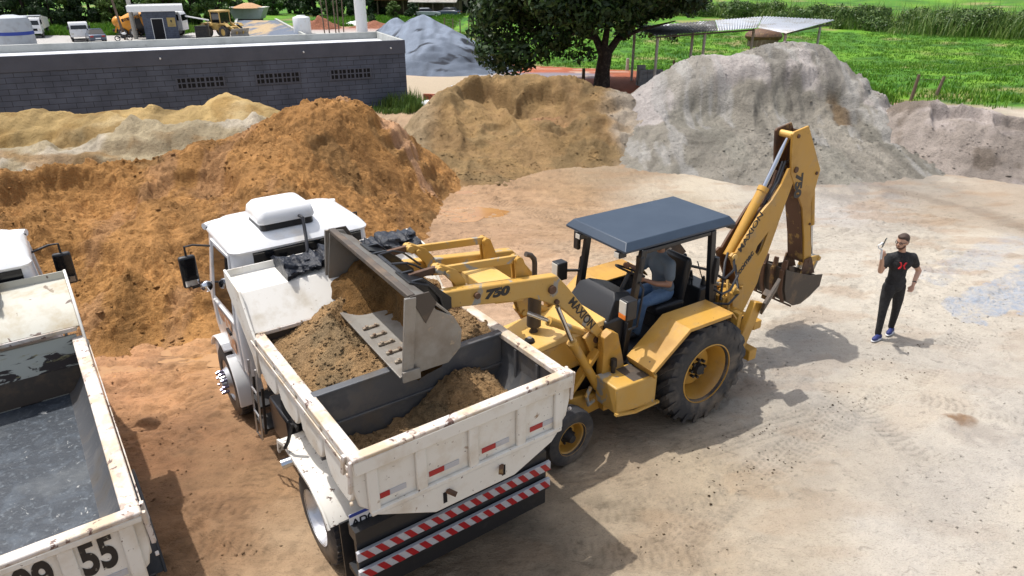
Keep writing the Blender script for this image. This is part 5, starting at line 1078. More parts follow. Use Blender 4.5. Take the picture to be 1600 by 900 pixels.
    # pressed ridge on the rear of the roof and visor at the front
    vs = MB(); pts = [(c0+1.06+.17*math.cos(R(a))*1.0, yc+.88*math.sin(R(a)), 2.60+cz) for a in range(-78, 79, 12)]
    vs.tube(pts, .045, 8); vs.build('sun_visor', 'white', cb)
    MB().tube([(p[0]-.06, p[1]*.98, p[2]-.02) for p in pts], .03, 6).build('visor_gap', 'black', cb)
    rw = MB().add([(c0-.006, yc-.74, 2.16+cz), (c0-.006, yc+.60, 2.16+cz), (c0+.006, yc+.60, 2.535+cz), (c0+.006, yc-.74, 2.535+cz), (c0+.03, yc-.74, 2.16+cz), (c0+.03, yc+.60, 2.16+cz), (c0+.03, yc+.60, 2.535+cz), (c0+.03, yc-.74, 2.535+cz)], [(0, 1, 2, 3), (0, 4, 5, 1), (2, 6, 7, 3), (1, 5, 6, 2), (0, 3, 7, 4)]).build('rear_window', 'glass', cb, bevel=.004)
    MB().add([(c0+1.385, yc-.8, 1.72+cz), (c0+1.385, yc+.8, 1.72+cz), (c0+1.20, yc+.76, 2.42+cz), (c0+1.20, yc-.76, 2.42+cz)], [(0, 1, 2, 3)]).build('windscreen', 'glass', cb)
    MB().box(c0+1.375, c0+1.40, yc-.75, yc+.75, 1.05, 1.5).build('grille', 'black', cb); MB().box(c0+1.25, c0+1.48, yc-.95, yc+.95, .55, .95).build('front_bumper', 'white', cb, bevel=.03)
    for s in (-1, 1):
        MB().box(c0+1.37, c0+1.42, yc+s*.66-.13, yc+s*.66+.13, .72, .88).build('headlight', 'clear', cb, bevel=.01)
        def sp(x, z, o=.0): # point on the slightly leaning cab flank
            hw = np.interp(z, [1.2, 1.65, 2.25, 2.55], [.90, .905, .85, .835])+o; return (c0+x, yc+s*hw, z+cz)
        dw = [(.36, 1.74), (1.18, 1.70), (1.02, 2.42), (.36, 2.46)]
        MB().add([sp(x, z, .006) for x, z in dw]+[sp(x, z, -.03) for x, z in dw], [(0, 1, 2, 3), (0, 4, 5, 1), (1, 5, 6, 2), (2, 6, 7, 3), (3, 7, 4, 0)]).build('side_window', 'glass', cb)
        dr = MB(); fr = [(.30, 1.66), (1.26, 1.62), (1.08, 2.49), (.30, 2.52)]
        for i in range(4): dr.tube([sp(*fr[i], .006), sp(*fr[(i+1) % 4], .006)], .016, 6)
        dr.tube([sp(.30, 1.0, .006), sp(.30, 1.66, .006)], .012, 6).tube([sp(1.26, 1.62, .006), sp(1.24, 1.25, .006)], .012, 6)
        dr.build('door', 'white', cb); MB().box(c0+.44, c0+.60, yc+s*.935, yc+s*.965, 1.5, 1.54).build('door_handle', 'black', cb)
        MB().add([sp(.5, 1.58, .008), sp(1.2, 1.56, .008), sp(1.1, 1.42, .008), sp(.6, 1.40, .008)], [(0, 1, 2, 3)]).add([sp(.48, 1.34, .008), sp(.9, 1.34, .008), sp(.8, 1.12, .008), sp(.52, 1.12, .008)], [(0, 1, 2, 3)]).build('door_decal', 'decal', cb)
        # mirrors
        yo = yc+s*1.14; c0 = cabx-.17; mr = MB().box(c0+1.20, c0+1.28, yo-.10, yo+.10, 1.86+cz, 2.28+cz).build('mirror', 'black', t, bevel=.03, seg=3)
        MB().box(c0+1.192, c0+1.198, yo-.08, yo+.08, 1.88+cz, 1.97+cz).box(c0+1.1945, c0+1.1985, yo-.085, yo+.085, 1.98+cz, 2.25+cz).build('mirror_glass', 'glass', mr)
        MB().box(c0+1.190, c0+1.1935, yo-.078, yo+.078, 1.89+cz, 1.965+cz).build('mirror_reflection', 'mirror', mr)
        MB().tube([(c0+1.2, yc+s*.84, 2.36+cz), (c0+1.25, yo-s*.1, 2.40+cz), (c0+1.24, yo, 2.40+cz), (c0+1.24, yo, 2.27+cz)], .014, 7).build('mirror_arm', 'black', mr)
        MB().tube([(c0+1.25, yc+s*.88, 1.86+cz), (c0+1.24, yo, 1.84+cz), (c0+1.24, yo, 1.9+cz)], .014, 7).build('mirror_arm', 'black', mr)
        if near and s > 0:
            MB().ball((c0+1.1, yc+1.0, 1.93), .05, .075, .075, 14, 8).build('spot_mirror', 'mirror', t)
    c0 = cabx
    if near:
        c0 -= .20
        ac = MB().loft([ring(c0+.30, c0+.86, yc-.22, yc+.45, 2.86, .07, 6), ring(c0+.29, c0+.87, yc-.23, yc+.46, 2.89, .07, 6), ring(c0+.31, c0+.86, yc-.21, yc+.44, 2.99, .08, 6), ring(c0+.36, c0+.83, yc-.16, yc+.39, 3.035, .08, 6), ring(c0+.41, c0+.79, yc-.11, yc+.34, 3.045, .08, 6)]).build('air_conditioner', 'white', t, sharp=55)
        MB().loft([ring(c0+.315, c0+.845, yc-.205, yc+.435, 2.78, .06, 6), ring(c0+.315, c0+.845, yc-.205, yc+.435, 2.862, .06, 6)]).build('unit_base', 'black', ac)
        MB().tube([(c0+.29, yc-.02, 2.90), (c0+.20, yc-.03, 2.90), (c0+.08, yc, 2.70), (c0-.06, yc+.05, 2.58), (c0-.07, yc+.14, 2.42), (c0-.06, yc+.25, 2.3)], .02, 8).build('hose', 'hose', ac)
    else:
        MB().loft([ring(c0+.45, c0+.95, yc-.55, yc+.35, 2.70+cz, .06, 4), ring(c0+.47, c0+.93, yc-.53, yc+.33, 2.735+cz, .06, 4)]).build('roof_hatch', 'white', cb)
    return t
TR1 = make_truck((-.37, 5.065), 'white tipper truck being loaded with sand, red and white stripes on its rear bumper', 2.52, True)
TR2 = make_truck((-3.61, 3.19), 'empty white tipper truck at the left edge with 09 55 painted on its tailgate', 3.20, False, zlip=2.16, cabx=4.0, cz=.08, yc=-.02, posts=(-1.02, -.64, -.22, .22, .64, 1.02), rl=1.98)
text('55', .41, (-.0235, -.70, 1.675), (0, -1, 0), (0, 0, 1), 'ink', TR2, 'fleet_number', .0015, .014, 0, .57)
text('09', .41, (-.0235, -.31, 1.655), (0, -1, 0), (0, 0, 1), 'ink', TR2, 'fleet_number', .0015, .014, 0, .57)

# sand carried in the near truck: two loads
def bed_load(name, x0, x1, fn, label, parent_loc, seed):
    xs = np.arange(x0, x1+.001, .02); ys = np.arange(-1.03, 1.031, .02); X, Y = np.meshgrid(xs, ys, indexing='ij')
    Z = fn(X, Y); Z = Z+.04*fbm(X, Y, 2.2, 4, seed)+.030*(sst(.05, .45, fbm(X, Y, 5, 4, seed+3)))+.026*sst(.05, .45, fbm(X, Y, 11, 3, seed+6))+.05*(.3-billow(X, Y, 4, 4, seed+8))
    Zf = np.interp(np.abs(Y), [0, .6, .9, 1.03, 1.1], [1.30, 1.32, 1.40, 1.56, 1.75])
    C = np.zeros(X.shape+(3,))+np.array(s2l(184, 152, 112, .70)); C = mx(C, .7*sst(-.05, .3, fbm(X, Y, 1.6, 4, seed+9)), s2l(194, 156, 110, .70)); C = mx(C, .6*sst(.1, .4, fbm(X, Y, 2.2, 4, seed+12)), s2l(150, 132, 102, .66))
    C = C*(1+.22*fbm(X, Y, 11, 3, seed+15))[..., None]
    F = grid_faces(len(xs), len(ys)); k = (Z-Zf).ravel()[F].max(1) > -.03; F = F[k]
    o = npmesh(name, np.stack([X.ravel(), Y.ravel(), Z.ravel()], 1), F, 'sand', col=C.reshape(-1, 3))
    rs = np.random.default_rng(seed); ok = np.where(((Z-Zf).ravel() > .03))[0]; kk = rs.choice(ok, int(len(ok)*.16)); VV = np.stack([X.ravel(), Y.ravel(), Z.ravel()], 1)
    clods(VV[kk], C.reshape(-1, 3)[kk], rs.uniform(.006, .022, len(kk)), 'clods', o, seed)
    o.location = (parent_loc[0], parent_loc[1], 0); o.rotation_euler.z = YT; return tag(o, label, 'sand load', 'sand lying in the near tipper truck')
def fn_front(X, Y):
    d = np.hypot((X-2.05)/1.0, (Y+.35)/1.15); z = 2.50-.50*d
    z = np.maximum(z, 2.20-.35*np.hypot((X-2.3)/.8, (Y+.9)/.8))
    z = np.minimum(z, 1.86+.52*(1.06-Y)); z = np.minimum(z, 2.0+.9*(X-1.04)); z = np.minimum(z, 2.06+.75*(Y+1.05)+.35*sst(1.2, 2.0, X))
    z = np.minimum(z, 2.02+.9*np.clip(Y-.25, 0, 1)*sst(1.2, 2, X)+1.2*np.clip(X-2.2, 0, 1))
    return z
def fn_rear(X, Y):
    z = 1.38+.27*np.exp(-((Y+.40)/.42)**2)*sst(.1, .9, X)+.12*sst(.35, -.7, Y)-.16*sst(.2, .9, Y)*sst(.9, .2, X)+.06*X-.14*sst(-.75, -1.0, Y)
    return z
bed_load('sand_load', 1.07, 2.50, fn_front, 'tall sand heap under the loader bucket in the front half of the truck bed', (-.37, 5.065), 800)
bed_load('sand_load', .045, 1.0, fn_rear, 'low sand remains behind the divider in the rear half of the truck bed', (-.37, 5.065), 830)

# rolled black tarpaulins lying on the cab guards
def tarp(T_, x, y0, y1, z, seed, label, r=.13):
    rs = np.random.default_rng(seed); n = 60; m_ = 30; V = []
    for i in range(n+1):
        t = i/n; y = y0+(y1-y0)*t; rr_ = r*(.82+.35*abs(math.sin(t*7+seed))+.1*rs.normal())*(1.15 if t < .06 or t > .94 else 1)
        pinch = .72 if abs(t-.28) < .02 or abs(t-.72) < .02 else 1
        for j in range(m_):
            a = 2*math.pi*j/m_; q = rr_*pinch*(1+.17*math.sin(a*4+t*14)+.10*math.sin(a*9-t*23)+.05*rs.normal())
            V.append((x+math.cos(a)*q*1.45*(1+.12*math.sin(t*31+j)), y, z+r*.45+max(-r*.5, math.sin(a)*q*.75)))
    F = [(i*m_+j, i*m_+(j+1) % m_, (i+1)*m_+(j+1) % m_, (i+1)*m_+j) for i in range(n) for j in range(m_)]+[tuple(range(m_)), tuple(range(n*m_, (n+1)*m_))]
    o = MB().add(V, F).build('rolled_tarpaulin', 'tarp', sharp=60); o.location = T_.location; o.rotation_euler = T_.rotation_euler
    MBs = MB()
    for t in (.28, .72):
        y = y0+(y1-y0)*t; MBs.tube([(x+math.cos(a)*r*1.05, y, z+r*.5+max(-r*.5, math.sin(a)*r*.85)) for a in np.linspace(0, 2*math.pi, 17)], .008, 5)
    MBs.build('strap', 'hose', o)
    return tag(o, label, 'tarpaulin')
tarp(TR1, 3.04, .60, -1.08, 2.43, 2, 'long rolled black tarpaulin lying across the cab guard beneath the loader bucket')
tarp(TR2, 3.70, -.50, 1.0, 2.43, 5, 'rolled black tarpaulin on the cab guard of the truck at the left edge')

# ------------------------------------------------------------------ the yellow backhoe loader (x forward to the bucket, y to its left)
BH = thing('backhoe_loader', (1.98, 8.66, 0), R(213), 'yellow backhoe loader with a dark canopy, its front bucket over the truck bed', 'backhoe loader')
Y_ = 'yellow'
def tractor_wheel(x, y, s):
    r = .735; w = .44
    rim = MB().lathe([(a, s*b) for a, b in [(0, .02), (.12, .02), (.13, -.01), (.27, -.03), (.285, -.10), (.33, -.115), (.375, .06), (.40, .16), (.425, .185), (.43, .21), (.415, .215), (.415, -.2), (0, -.2)]], 48, 1)
    wh = rim.build('rear_wheel', Y_, BH); wh.location = (x, y, r)
    ty = MB().lathe([(.40, -w*.44), (.47, -w*.50), (.60, -w*.515), (.68, -w*.47), (.70, -w*.36), (.705, 0), (.70, w*.36), (.68, w*.47), (.60, w*.515), (.47, w*.50), (.40, w*.44)], 64, 1, closed=True)
    n = 20
    for k in range(n):
        for sd in (-1, 1):
            t0 = 2*math.pi*(k+(.5 if sd > 0 else 0))/n
            # a slanted lug from the centre line out over the shoulder
            L_ = [(0.0, .01), (.20, .12), (.34, .215)]
            V = []
            for (dt, yy) in L_:
                for hw in (-.040, .040):
                    for rr_ in ((.69, .752) if yy < .2 else (.655, .735)):
                        a = t0+dt+hw/.7; V.append((math.cos(a)*rr_, sd*yy, math.sin(a)*rr_))
            a = t0+.38
            for hw in (-.03, .03):
                for rr_ in (.59, .65): V.append((math.cos(a+hw/.7)*rr_, sd*.236, math.sin(a+hw/.7)*rr_))
            F = []
            for q in range(3):
                b = q*4; F += [(b, b+4, b+5, b+1), (b+1, b+5, b+7, b+3), (b+3, b+7, b+6, b+2)]
            F += [(0, 1, 3, 2), (12, 14, 15, 13)]
            ty.add(V, F)
    ty.build('tyre', 'tyre', wh)
    hb = MB().lathe([(0, s*.10), (.07, s*.10), (.085, s*.03), (.085, 0)], 20, 1)
    for k in range(8):
        a = 2*math.pi*k/8; hb.tube([(math.cos(a)*.125, s*.015, math.sin(a)*.125), (math.cos(a)*.125, s*.07, math.sin(a)*.125)], .021, 8)
    hb.build('hub', 'chassis', wh)
    rg_ = MB()
    for k in range(16): a = 2*math.pi*k/16
    return wh
tractor_wheel(0, .86, 1); tractor_wheel(0, -.86, -1)
def small_wheel(x, y, s, rz):
    r = .385; w = .25
    wh = MB().lathe([(a, s*b) for a, b in [(0, .05), (.06, .05), (.065, .01), (.13, 0), (.15, -.06), (.18, -.06), (.20, .07), (.225, .09), (.232, .115), (.222, .118), (.222, -.1), (0, -.1)]], 36, 1).build('front_wheel', Y_, BH)
    wh.location = (x, y, r); wh.rotation_euler.z = rz
    ty = MB().lathe([(.215, -w*.45), (.25, -w*.5), (.32, -w*.5), (.365, -w*.42), (.38, -w*.2), (.375, -.02), (.382, 0), (.375, .02), (.38, w*.2), (.365, w*.42), (.32, w*.5), (.25, w*.5), (.215, w*.45)], 48, 1, closed=True)
    ty.build('tyre', 'tyre', wh); hb = MB().lathe([(0, s*.12), (.05, s*.12), (.07, s*.06), (.10, s*.01)], 18, 1)
    for k in range(6): a = 2*math.pi*k/6; hb.tube([(math.cos(a)*.10, 0, math.sin(a)*.10), (math.cos(a)*.10, s*.04, math.sin(a)*.10)], .015, 6)
    hb.build('hub', 'chassis', wh)
small_wheel(2.05, .74, 1, R(6)); small_wheel(2.05, -.74, -1, R(6))
ax = MB().bar((2.05, -.66, .42), (2.05, .66, .42), .16, .16).tube([(0, -.7, .735), (0, .7, .735)], .13, 12).ball((0, 0, .72), .28, .25, .26)
ax.build('axle', 'chassis', BH, bevel=.01)
# main frame, engine, hood
MB().box(-1.25, 2.55, -.30, .30, .52, .92).box(.9, 2.3, -.25, .25, .92, 1.12).build('main_frame', 'chassis', BH, bevel=.02)
MB().prism([(2.45, .50), (2.35, .78), (1.0, .62), (1.0, .42), (1.6, .38)], 1, .40, .54).prism([(2.45, .50), (2.35, .78), (1.0, .62), (1.0, .42), (1.6, .38)], 1, -.54, -.40).box(2.35, 2.5, -.54, .54, .5, .95).box(1.15, 1.35, -.54, .54, .46, .62).build('loader_frame', Y_, BH, bevel=.015)
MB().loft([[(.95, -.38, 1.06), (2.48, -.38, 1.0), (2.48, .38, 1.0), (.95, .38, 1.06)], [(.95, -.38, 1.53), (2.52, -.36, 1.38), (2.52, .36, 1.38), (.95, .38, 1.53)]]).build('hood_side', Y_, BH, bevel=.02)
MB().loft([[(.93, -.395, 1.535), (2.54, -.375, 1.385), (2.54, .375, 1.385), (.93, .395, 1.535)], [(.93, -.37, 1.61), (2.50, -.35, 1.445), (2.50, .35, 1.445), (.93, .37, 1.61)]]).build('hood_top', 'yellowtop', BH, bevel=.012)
MB().box(2.525, 2.54, -.3, .3, 1.02, 1.33).build('grille', 'hole', BH)
MB().lathe([(0, 0), (.062, 0), (.062, .03), (.045, .045), (0, .05)], 20, 2, (2.22, .17, 1.474)).build('radiator_cap', 'hole', BH)
MB().lathe([(0, .051), (.03, .051), (.03, .06), (0, .062)], 12, 2, (2.22, .17, 1.474)).build('cap_centre', 'alu', BH)
MB().tube([(2.04, .0, 1.45), (2.04, 0, 1.49), (2.04, 0, 1.53), (2.04, 0, 1.57), (2.04, 0, 1.575), (2.04, 0, 2.02), (2.04, 0, 2.025), (2.04, 0, 2.40), (2.05, 0, 2.46), (2.10, .0, 2.52), (2.17, .0, 2.55)], [.06, .06, .035, .035, .090, .090, .032, .032, .032, .032, .032], 16).build('exhaust_stack', 'darksteel', BH)
# loader towers, braces
for s in (1, -1):
    a, b = (.52, .64) if s > 0 else (-.64, -.52)
    MB().prism([(1.44, 1.50), (1.32, 1.56), (1.22, 1.50), (1.10, 1.08), (1.02, .68), (1.02, .42), (1.38, .42), (1.44, 1.0)], 1, a, b).build('loader_tower', Y_, BH, bevel=.008)
    MB().bar((1.42, s*.50, 1.28), (1.95, s*.47, .62), .06, .12, (0, 1, 0)).build('tower_brace', Y_, BH, bevel=.006)
    MB().prism([(1.60, 1.46), (1.46, 1.52), (1.38, 1.30), (1.50, 1.24)], 1, s*.40, s*.46).build('cylinder_bracket', Y_, BH, bevel=.005)
    # lift arm: low outline from the pivot over the knee to the bucket pin
    arm = [(3.60, 2.585), (3.50, 2.605), (3.20, 2.575), (2.70, 2.515), (2.09, 2.445), (1.95, 2.285), (1.36, 1.525), (1.30, 1.455), (1.36, 1.405), (1.45, 1.465), (1.86, 1.86), (2.02, 2.02), (2.17, 2.115), (2.45, 2.265), (2.70, 2.285), (3.47, 2.415), (3.58, 2.47)]
    A_ = MB().prism(arm, 1, s*.40, s*.52).build('lift_arm', 'yellowworn', BH, bevel=.014, seg=2)
    for x, z, r_ in ((3.52, 2.51, .045), (3.14, 2.48, .035), (2.17, 2.30, .05), (1.36, 1.48, .05), (2.10, 2.13, .03)):
        MB().tube([(x, s*.515, z), (x, s*.555, z)], r_, 14).build('pin', 'rust_shade', A_, bevel=.004)
    if s > 0:
        d = Vector((-1, 0, .035)); 
        text('750', .135, (3.04, .5225, 2.41), (-.995, 0, -.06), (-.06, 0, .995), 'ink', A_, 'model_number', .0012, .009, .15, 1.45)
        text('MAXION', .145, (1.93, .5225, 2.07), (-.62, 0, -.785), (-.785, 0, .62), 'ink2', A_, 'maker_name', .0012, .0035, 0, 1.02)
    # bellcrank, links
    bc = [(2.58, 2.70), (2.53, 2.74), (2.47, 2.70), (2.36, 2.42), (2.40, 2.22), (2.40, 2.03), (2.45, 1.98), (2.50, 2.03), (2.56, 2.22), (2.56, 2.5)]
    MB().prism(bc, 1, s*.29, s*.315).prism(bc, 1, s*.365, s*.39).tube([(2.53, s*.27, 2.69), (2.53, s*.41, 2.69)], .04, 12).tube([(2.45, s*.27, 2.03), (2.45, s*.41, 2.03)], .035, 12).build('bellcrank', Y_, BH, bevel=.005)
    MB().bar((2.52, s*.34, 2.69), (3.46, s*.34, 2.77), .045, .085).build('control_link', 'yellowworn', BH, bevel=.006)
    cr = [(3.53, 2.83), (3.47, 2.85), (3.30, 2.76), (3.20, 2.63), (3.17, 2.48), (3.27, 2.46), (3.32, 2.60), (3.44, 2.74), (3.53, 2.77)]
    MB().prism(cr, 1, s*.30, s*.33).prism(cr, 1, s*.355, s*.385).tube([(3.49, s*.27, 2.80), (3.49, s*.415, 2.80)], .04, 12).tube([(3.40, s*.27, 2.75), (3.40, s*.415, 2.75)], .028, 10).build('guide_lever', 'yellowworn', BH, bevel=.004)
    MB().bar((3.48, s*.342, 2.80), (3.84, s*.342, 2.78), .05, .07).build('bucket_link', 'rust_shade', BH, bevel=.006)
    # cylinders
    cl = MB().tube([(1.40, s*.585, .70), (1.44, s*.585, .76), (1.87, s*.585, 1.52)], .058, 14).build('lift_cylinder', Y_, BH)
    MB().tube([(1.86, s*.585, 1.50), (1.90, s*.585, 1.57)], .066, 14).build('gland', Y_, cl); MB().tube([(1.88, s*.585, 1.54), (2.13, s*.585, 2.10)], .028, 12).build('rod', 'chrome', cl)
    MB().tube([(1.36, s*.585, .64), (1.46, s*.585, .79)], .068, 12).build('cylinder_foot', 'hose', cl)
    cl = MB().tube([(1.42, s*.34, 1.40), (2.03, s*.34, 1.77)], .052, 14).build('tilt_cylinder', 'yellowworn', BH)
    MB().tube([(2.0, s*.34, 1.75), (2.07, s*.34, 1.79)], .058, 14).build('gland', 'yellowworn', cl); MB().tube([(2.03, s*.34, 1.77), (2.45, s*.34, 2.03)], .026, 12).build('rod', 'chrome', cl)
    MB().tube([(1.42, s*.30, 1.40), (1.42, s*.48, 1.40)], .045, 12).build('foot_pin', 'rust_shade', cl)
MB().tube([(3.50, -.40, 2.47), (3.50, .40, 2.47)], .06, 16).build('cross_tube', 'yellowtop', BH)
MB().prism([(2.46, 2.18), (2.84, 2.24), (2.84, 2.37), (2.46, 2.37)], 1, -.40, .40).build('cross_beam', 'yellowtop', BH, bevel=.015)
MB().tube([(1.38, -.6, 1.475), (1.38, .6, 1.475)], .035, 12).build('pivot_pin', 'rust_shade', BH)
# loader bucket
BK = MB().plate([(4.10, 2.90), (3.90, 2.80), (3.72, 2.62), (3.62, 2.42), (3.65, 2.25), (3.78, 2.155), (4.22, 2.13)], -.022, 1, -1.0, 1.0).build('loader_bucket', 'steel', BH, bevel=.004)
side = [(4.13, 2.93), (3.97, 2.90), (3.86, 2.72), (3.68, 2.60), (3.60, 2.44), (3.62, 2.25), (3.76, 2.125), (4.10, 2.12), (4.24, 2.12)]
for s in (1, -1):
    MB().prism(side, 1, s*1.002, s*1.028).build('side_plate', 'steel', BK, bevel=.004)
    MB().bar((4.12, s*1.045, 2.92), (4.20, s*1.045, 2.13), .03, .11, (1, 0, 0)).build('side_cutter', 'steel', BK, bevel=.004)
    MB().box(4.08, 4.26, s*1.060, s*1.082, 2.09, 2.20).build('corner_plate', 'steel', BK, bevel=.003)
    MB().prism([(4.12, 2.93), (3.93, 2.93), (3.86, 2.80), (3.98, 2.62)], 1, s*1.03, s*1.045).build('ear_plate', 'darksteel', BK, bevel=.003)
MB().bar((4.10, -1.03, 2.915), (4.10, 1.03, 2.915), .075, .05, (0, 0, 1)).build('top_edge', 'darksteel', BK, bevel=.008)
MB().bar((4.19, -1.03, 2.123), (4.19, 1.03, 2.123), .16, .018, (0, 0, 1)).build('cutting_edge', 'steel', BK, bevel=.003)
M['toothsteel'] = mat('sandy_tooth_steel', (.30, .25, .19), .6, .2, layers=[(18, (.14, .08, .05), .5, .6, 6)])
for k in range(5):
    y = .78-k*.20; MB().box(4.03, 4.21, y-.018, y+.018, 2.135, 2.160).box(4.05, 4.08, y-.018, y+.018, 2.160, 2.175).box(4.15, 4.18, y-.018, y+.018, 2.160, 2.175).build('tooth_bracket', 'toothsteel', BK, bevel=.006)
hg = MB().plate([(3.93, 2.86), (3.72, 2.78), (3.60, 2.62), (3.56, 2.46), (3.52, 2.40)], .02, 1, -.62, -.36).plate([(3.93, 2.86), (3.72, 2.78), (3.60, 2.62), (3.56, 2.46), (3.52, 2.40)], .02, 1, .30, .62)
hg.prism([(3.95, 2.84), (3.76, 2.84), (3.46, 2.56), (3.46, 2.44), (3.62, 2.40), (3.75, 2.62)], 1, .30, .33).prism([(3.95, 2.84), (3.76, 2.84), (3.46, 2.56), (3.46, 2.44), (3.62, 2.40), (3.75, 2.62)], 1, .54, .57)
hg.prism([(3.95, 2.84), (3.76, 2.84), (3.46, 2.56), (3.46, 2.44), (3.62, 2.40), (3.75, 2.62)], 1, -.33, -.30).prism([(3.95, 2.84), (3.76, 2.84), (3.46, 2.56), (3.46, 2.44), (3.62, 2.40), (3.75, 2.62)], 1, -.57, -.54)
hg.tube([(3.86, -.62, 2.80), (3.86, .62, 2.80)], .03, 8); hg.build('bucket_hanger', 'blackpaint', BK, bevel=.004)
MB().tube([(3.92, .2, 2.9), (3.80, .3, 2.92), (3.70, .28, 2.86), (3.5, .25, 2.7)], .012, 6).tube([(3.92, -.1, 2.9), (3.80, -.05, 2.93), (3.66, -.1, 2.86), (3.45, -.15, 2.66)], .012, 6).build('hose', 'hose', BK)
# floor and canopy
MB().box(-.95, 1.12, -.58, .58, .92, 1.0).prism([(.10, 1.0), (1.0, 1.0), (1.0, .88), (.10, .88)], 1, .58, .70).build('platform', 'black', BH, bevel=.01)
MB().loft([[(1.0, -.46, .95), (1.26, -.44, .95), (1.26, .44, .95), (1.0, .46, .95)], [(.92, -.46, 1.60), (1.24, -.42, 1.56), (1.24, .42, 1.56), (.92, .46, 1.60)]]).build('front_panel', 'black', BH, bevel=.03)
MB().loft([[(.70, -.30, 1.55), (1.22, -.42, 1.55), (1.22, .42, 1.55), (.70, .34, 1.55)], [(.68, -.26, 1.72), (1.06, -.36, 1.80), (1.06, .36, 1.80), (.68, .30, 1.72)], [(.72, -.20, 1.78), (.98, -.26, 1.86), (.98, .26, 1.86), (.72, .24, 1.78)]]).build('dashboard', 'black', BH, bevel=.015)
sw = MB(); c = Vector((.50, 0, 1.94)); ax_ = Vector((-.42, 0, .9)).normalized(); u = Vector((0, 1, 0)); v_ = ax_.cross(u)
pts = [c+(u*math.cos(a)+v_*math.sin(a))*.20 for a in np.linspace(0, 2*math.pi, 29)]; sw.tube(pts, .015, 8, cap=False)
for a in (0, 2.1, 4.2): sw.tube([c-ax_*.03, c+(u*math.cos(a)+v_*math.sin(a))*.2], .01, 6)
sw.tube([c-ax_*.03, (.66, 0, 1.66), (.8, 0, 1.4)], .028, 8); sw.build('steering_wheel', 'black', BH)
C1 = [(-.83, -.64), (1.10, -.64), (1.10, .53), (-.83, .53)]; C2 = [(-.77, -.57), (1.03, -.57), (1.03, .46), (-.77, .46)]
MB().loft([[(x, y, 2.485) for x, y in C1], [(x, y, 2.515) for x, y in C1], [(x, y, 2.60) for x, y in C2]]).build('canopy', 'canopy', BH, bevel=.008)
ps = MB()
for s in (1, -1):
    ps.bar((.93, s*.50, 1.5), (.80, s*.52, 2.48), .065, .085, (1, 0, 0)).bar((1.0, s*.50, .9), (.93, s*.50, 1.52), .065, .085, (1, 0, 0)).bar((-.62, s*.47, 1.0), (-.42, s*.50, 2.48), .075, .085, (1, 0, 0))
    ps.bar((-.45, s*.50, 2.45), (.82, s*.52, 2.45), .05, .05)
ps.build('canopy_frame', 'blackpaint', BH, bevel=.006)
for s in (1, -1):
    MB().tube([(.98, s*.56, 1.45), (.90, s*.62, 1.5), (.84, s*.62, 2.0), (.84, s*.55, 2.06)], .015, 7).build('grab_rail', 'blackpaint', BH)
    lb = MB().box(1.06, 1.22, s*.69-.075, s*.69+.075, 1.72, 1.98).build('headlamp_box', 'black', BH, bevel=.012)
    MB().box(1.222, 1.232, s*.69-.06, s*.69+.06, 1.80, 1.965).build('lens', 'clear', lb, bevel=.003); MB().box(1.222, 1.234, s*.69-.06, s*.69+.06, 1.735, 1.795).build('indicator', 'amber', lb, bevel=.003)
    MB().bar((1.08, s*.64, 1.85), (.88, s*.52, 1.85), .03, .03).build('lamp_bracket', 'black', lb)
    MB().box(.98, 1.10, s*.38-.05, s*.38+.05, 2.39, 2.47).build('work_lamp', 'blackpaint', BH, bevel=.01); MB().box(1.101, 1.108, s*.38-.04, s*.38+.04, 2.40, 2.46).build('work_lamp_lens', 'clear', BH)
    MB().tube([(-.95, s*.3, 2.40), (-1.05, s*.3, 2.37)], [.05, .06], 12).build('rear_lamp', 'blackpaint', BH)
MB().box(.86, .92, -.70, -.60, 2.12, 2.38).build('side_mirror', 'black', BH, bevel=.015)
MB().box(.80, .86, .46, .56, 2.18, 2.40).build('side_mirror', 'black', BH, bevel=.015)
MB().loft([ring(-.58, -.52, .42, .56, 1.70, .02, 3), ring(-.60, -.50, .41, .57, 1.9, .03, 3), ring(-.58, -.52, .42, .56, 2.08, .02, 3)]).build('air_filter_box', 'black', BH)
# seat and levers
MB().box(-.36, .18, -.24, .24, 1.26, 1.40).build('seat', 'black', BH, bevel=.05, seg=4); MB().prism([(-.36, 1.32), (-.26, 1.34), (-.34, 1.98), (-.42, 2.0), (-.46, 1.9)], 1, -.22, .22).build('seat_back', 'black', BH, bevel=.05, seg=4)
MB().box(-.3, .1, -.16, .16, 1.0, 1.26).build('seat_base', 'chassis', BH, bevel=.01)
lc = MB().loft([[(-.98, -.20, 1.0), (-.58, -.20, 1.0), (-.58, .26, 1.0), (-.98, .26, 1.0)], [(-.96, -.22, 1.46), (-.60, -.22, 1.50), (-.60, .28, 1.50), (-.96, .28, 1.46)]]).build('control_console', 'black', BH, bevel=.02)
lv = MB()
for y in (-.08, .16):
    lv.tube([(-.78, y, 1.46), (-.76, y+.01, 1.62)], [.045, .018], 10).tube([(-.76, y, 1.55), (-.64, y-.03, 1.86)], .008, 6)
lv.ball((-.64, -.11, 1.87), .03)
for y in (.0, .05, .1): lv.tube([(-.62, y, 1.46), (-.60, y, 1.58)], .012, 6).ball((-.60, y, 1.59), .02)
lv.build('levers', 'black', lc)
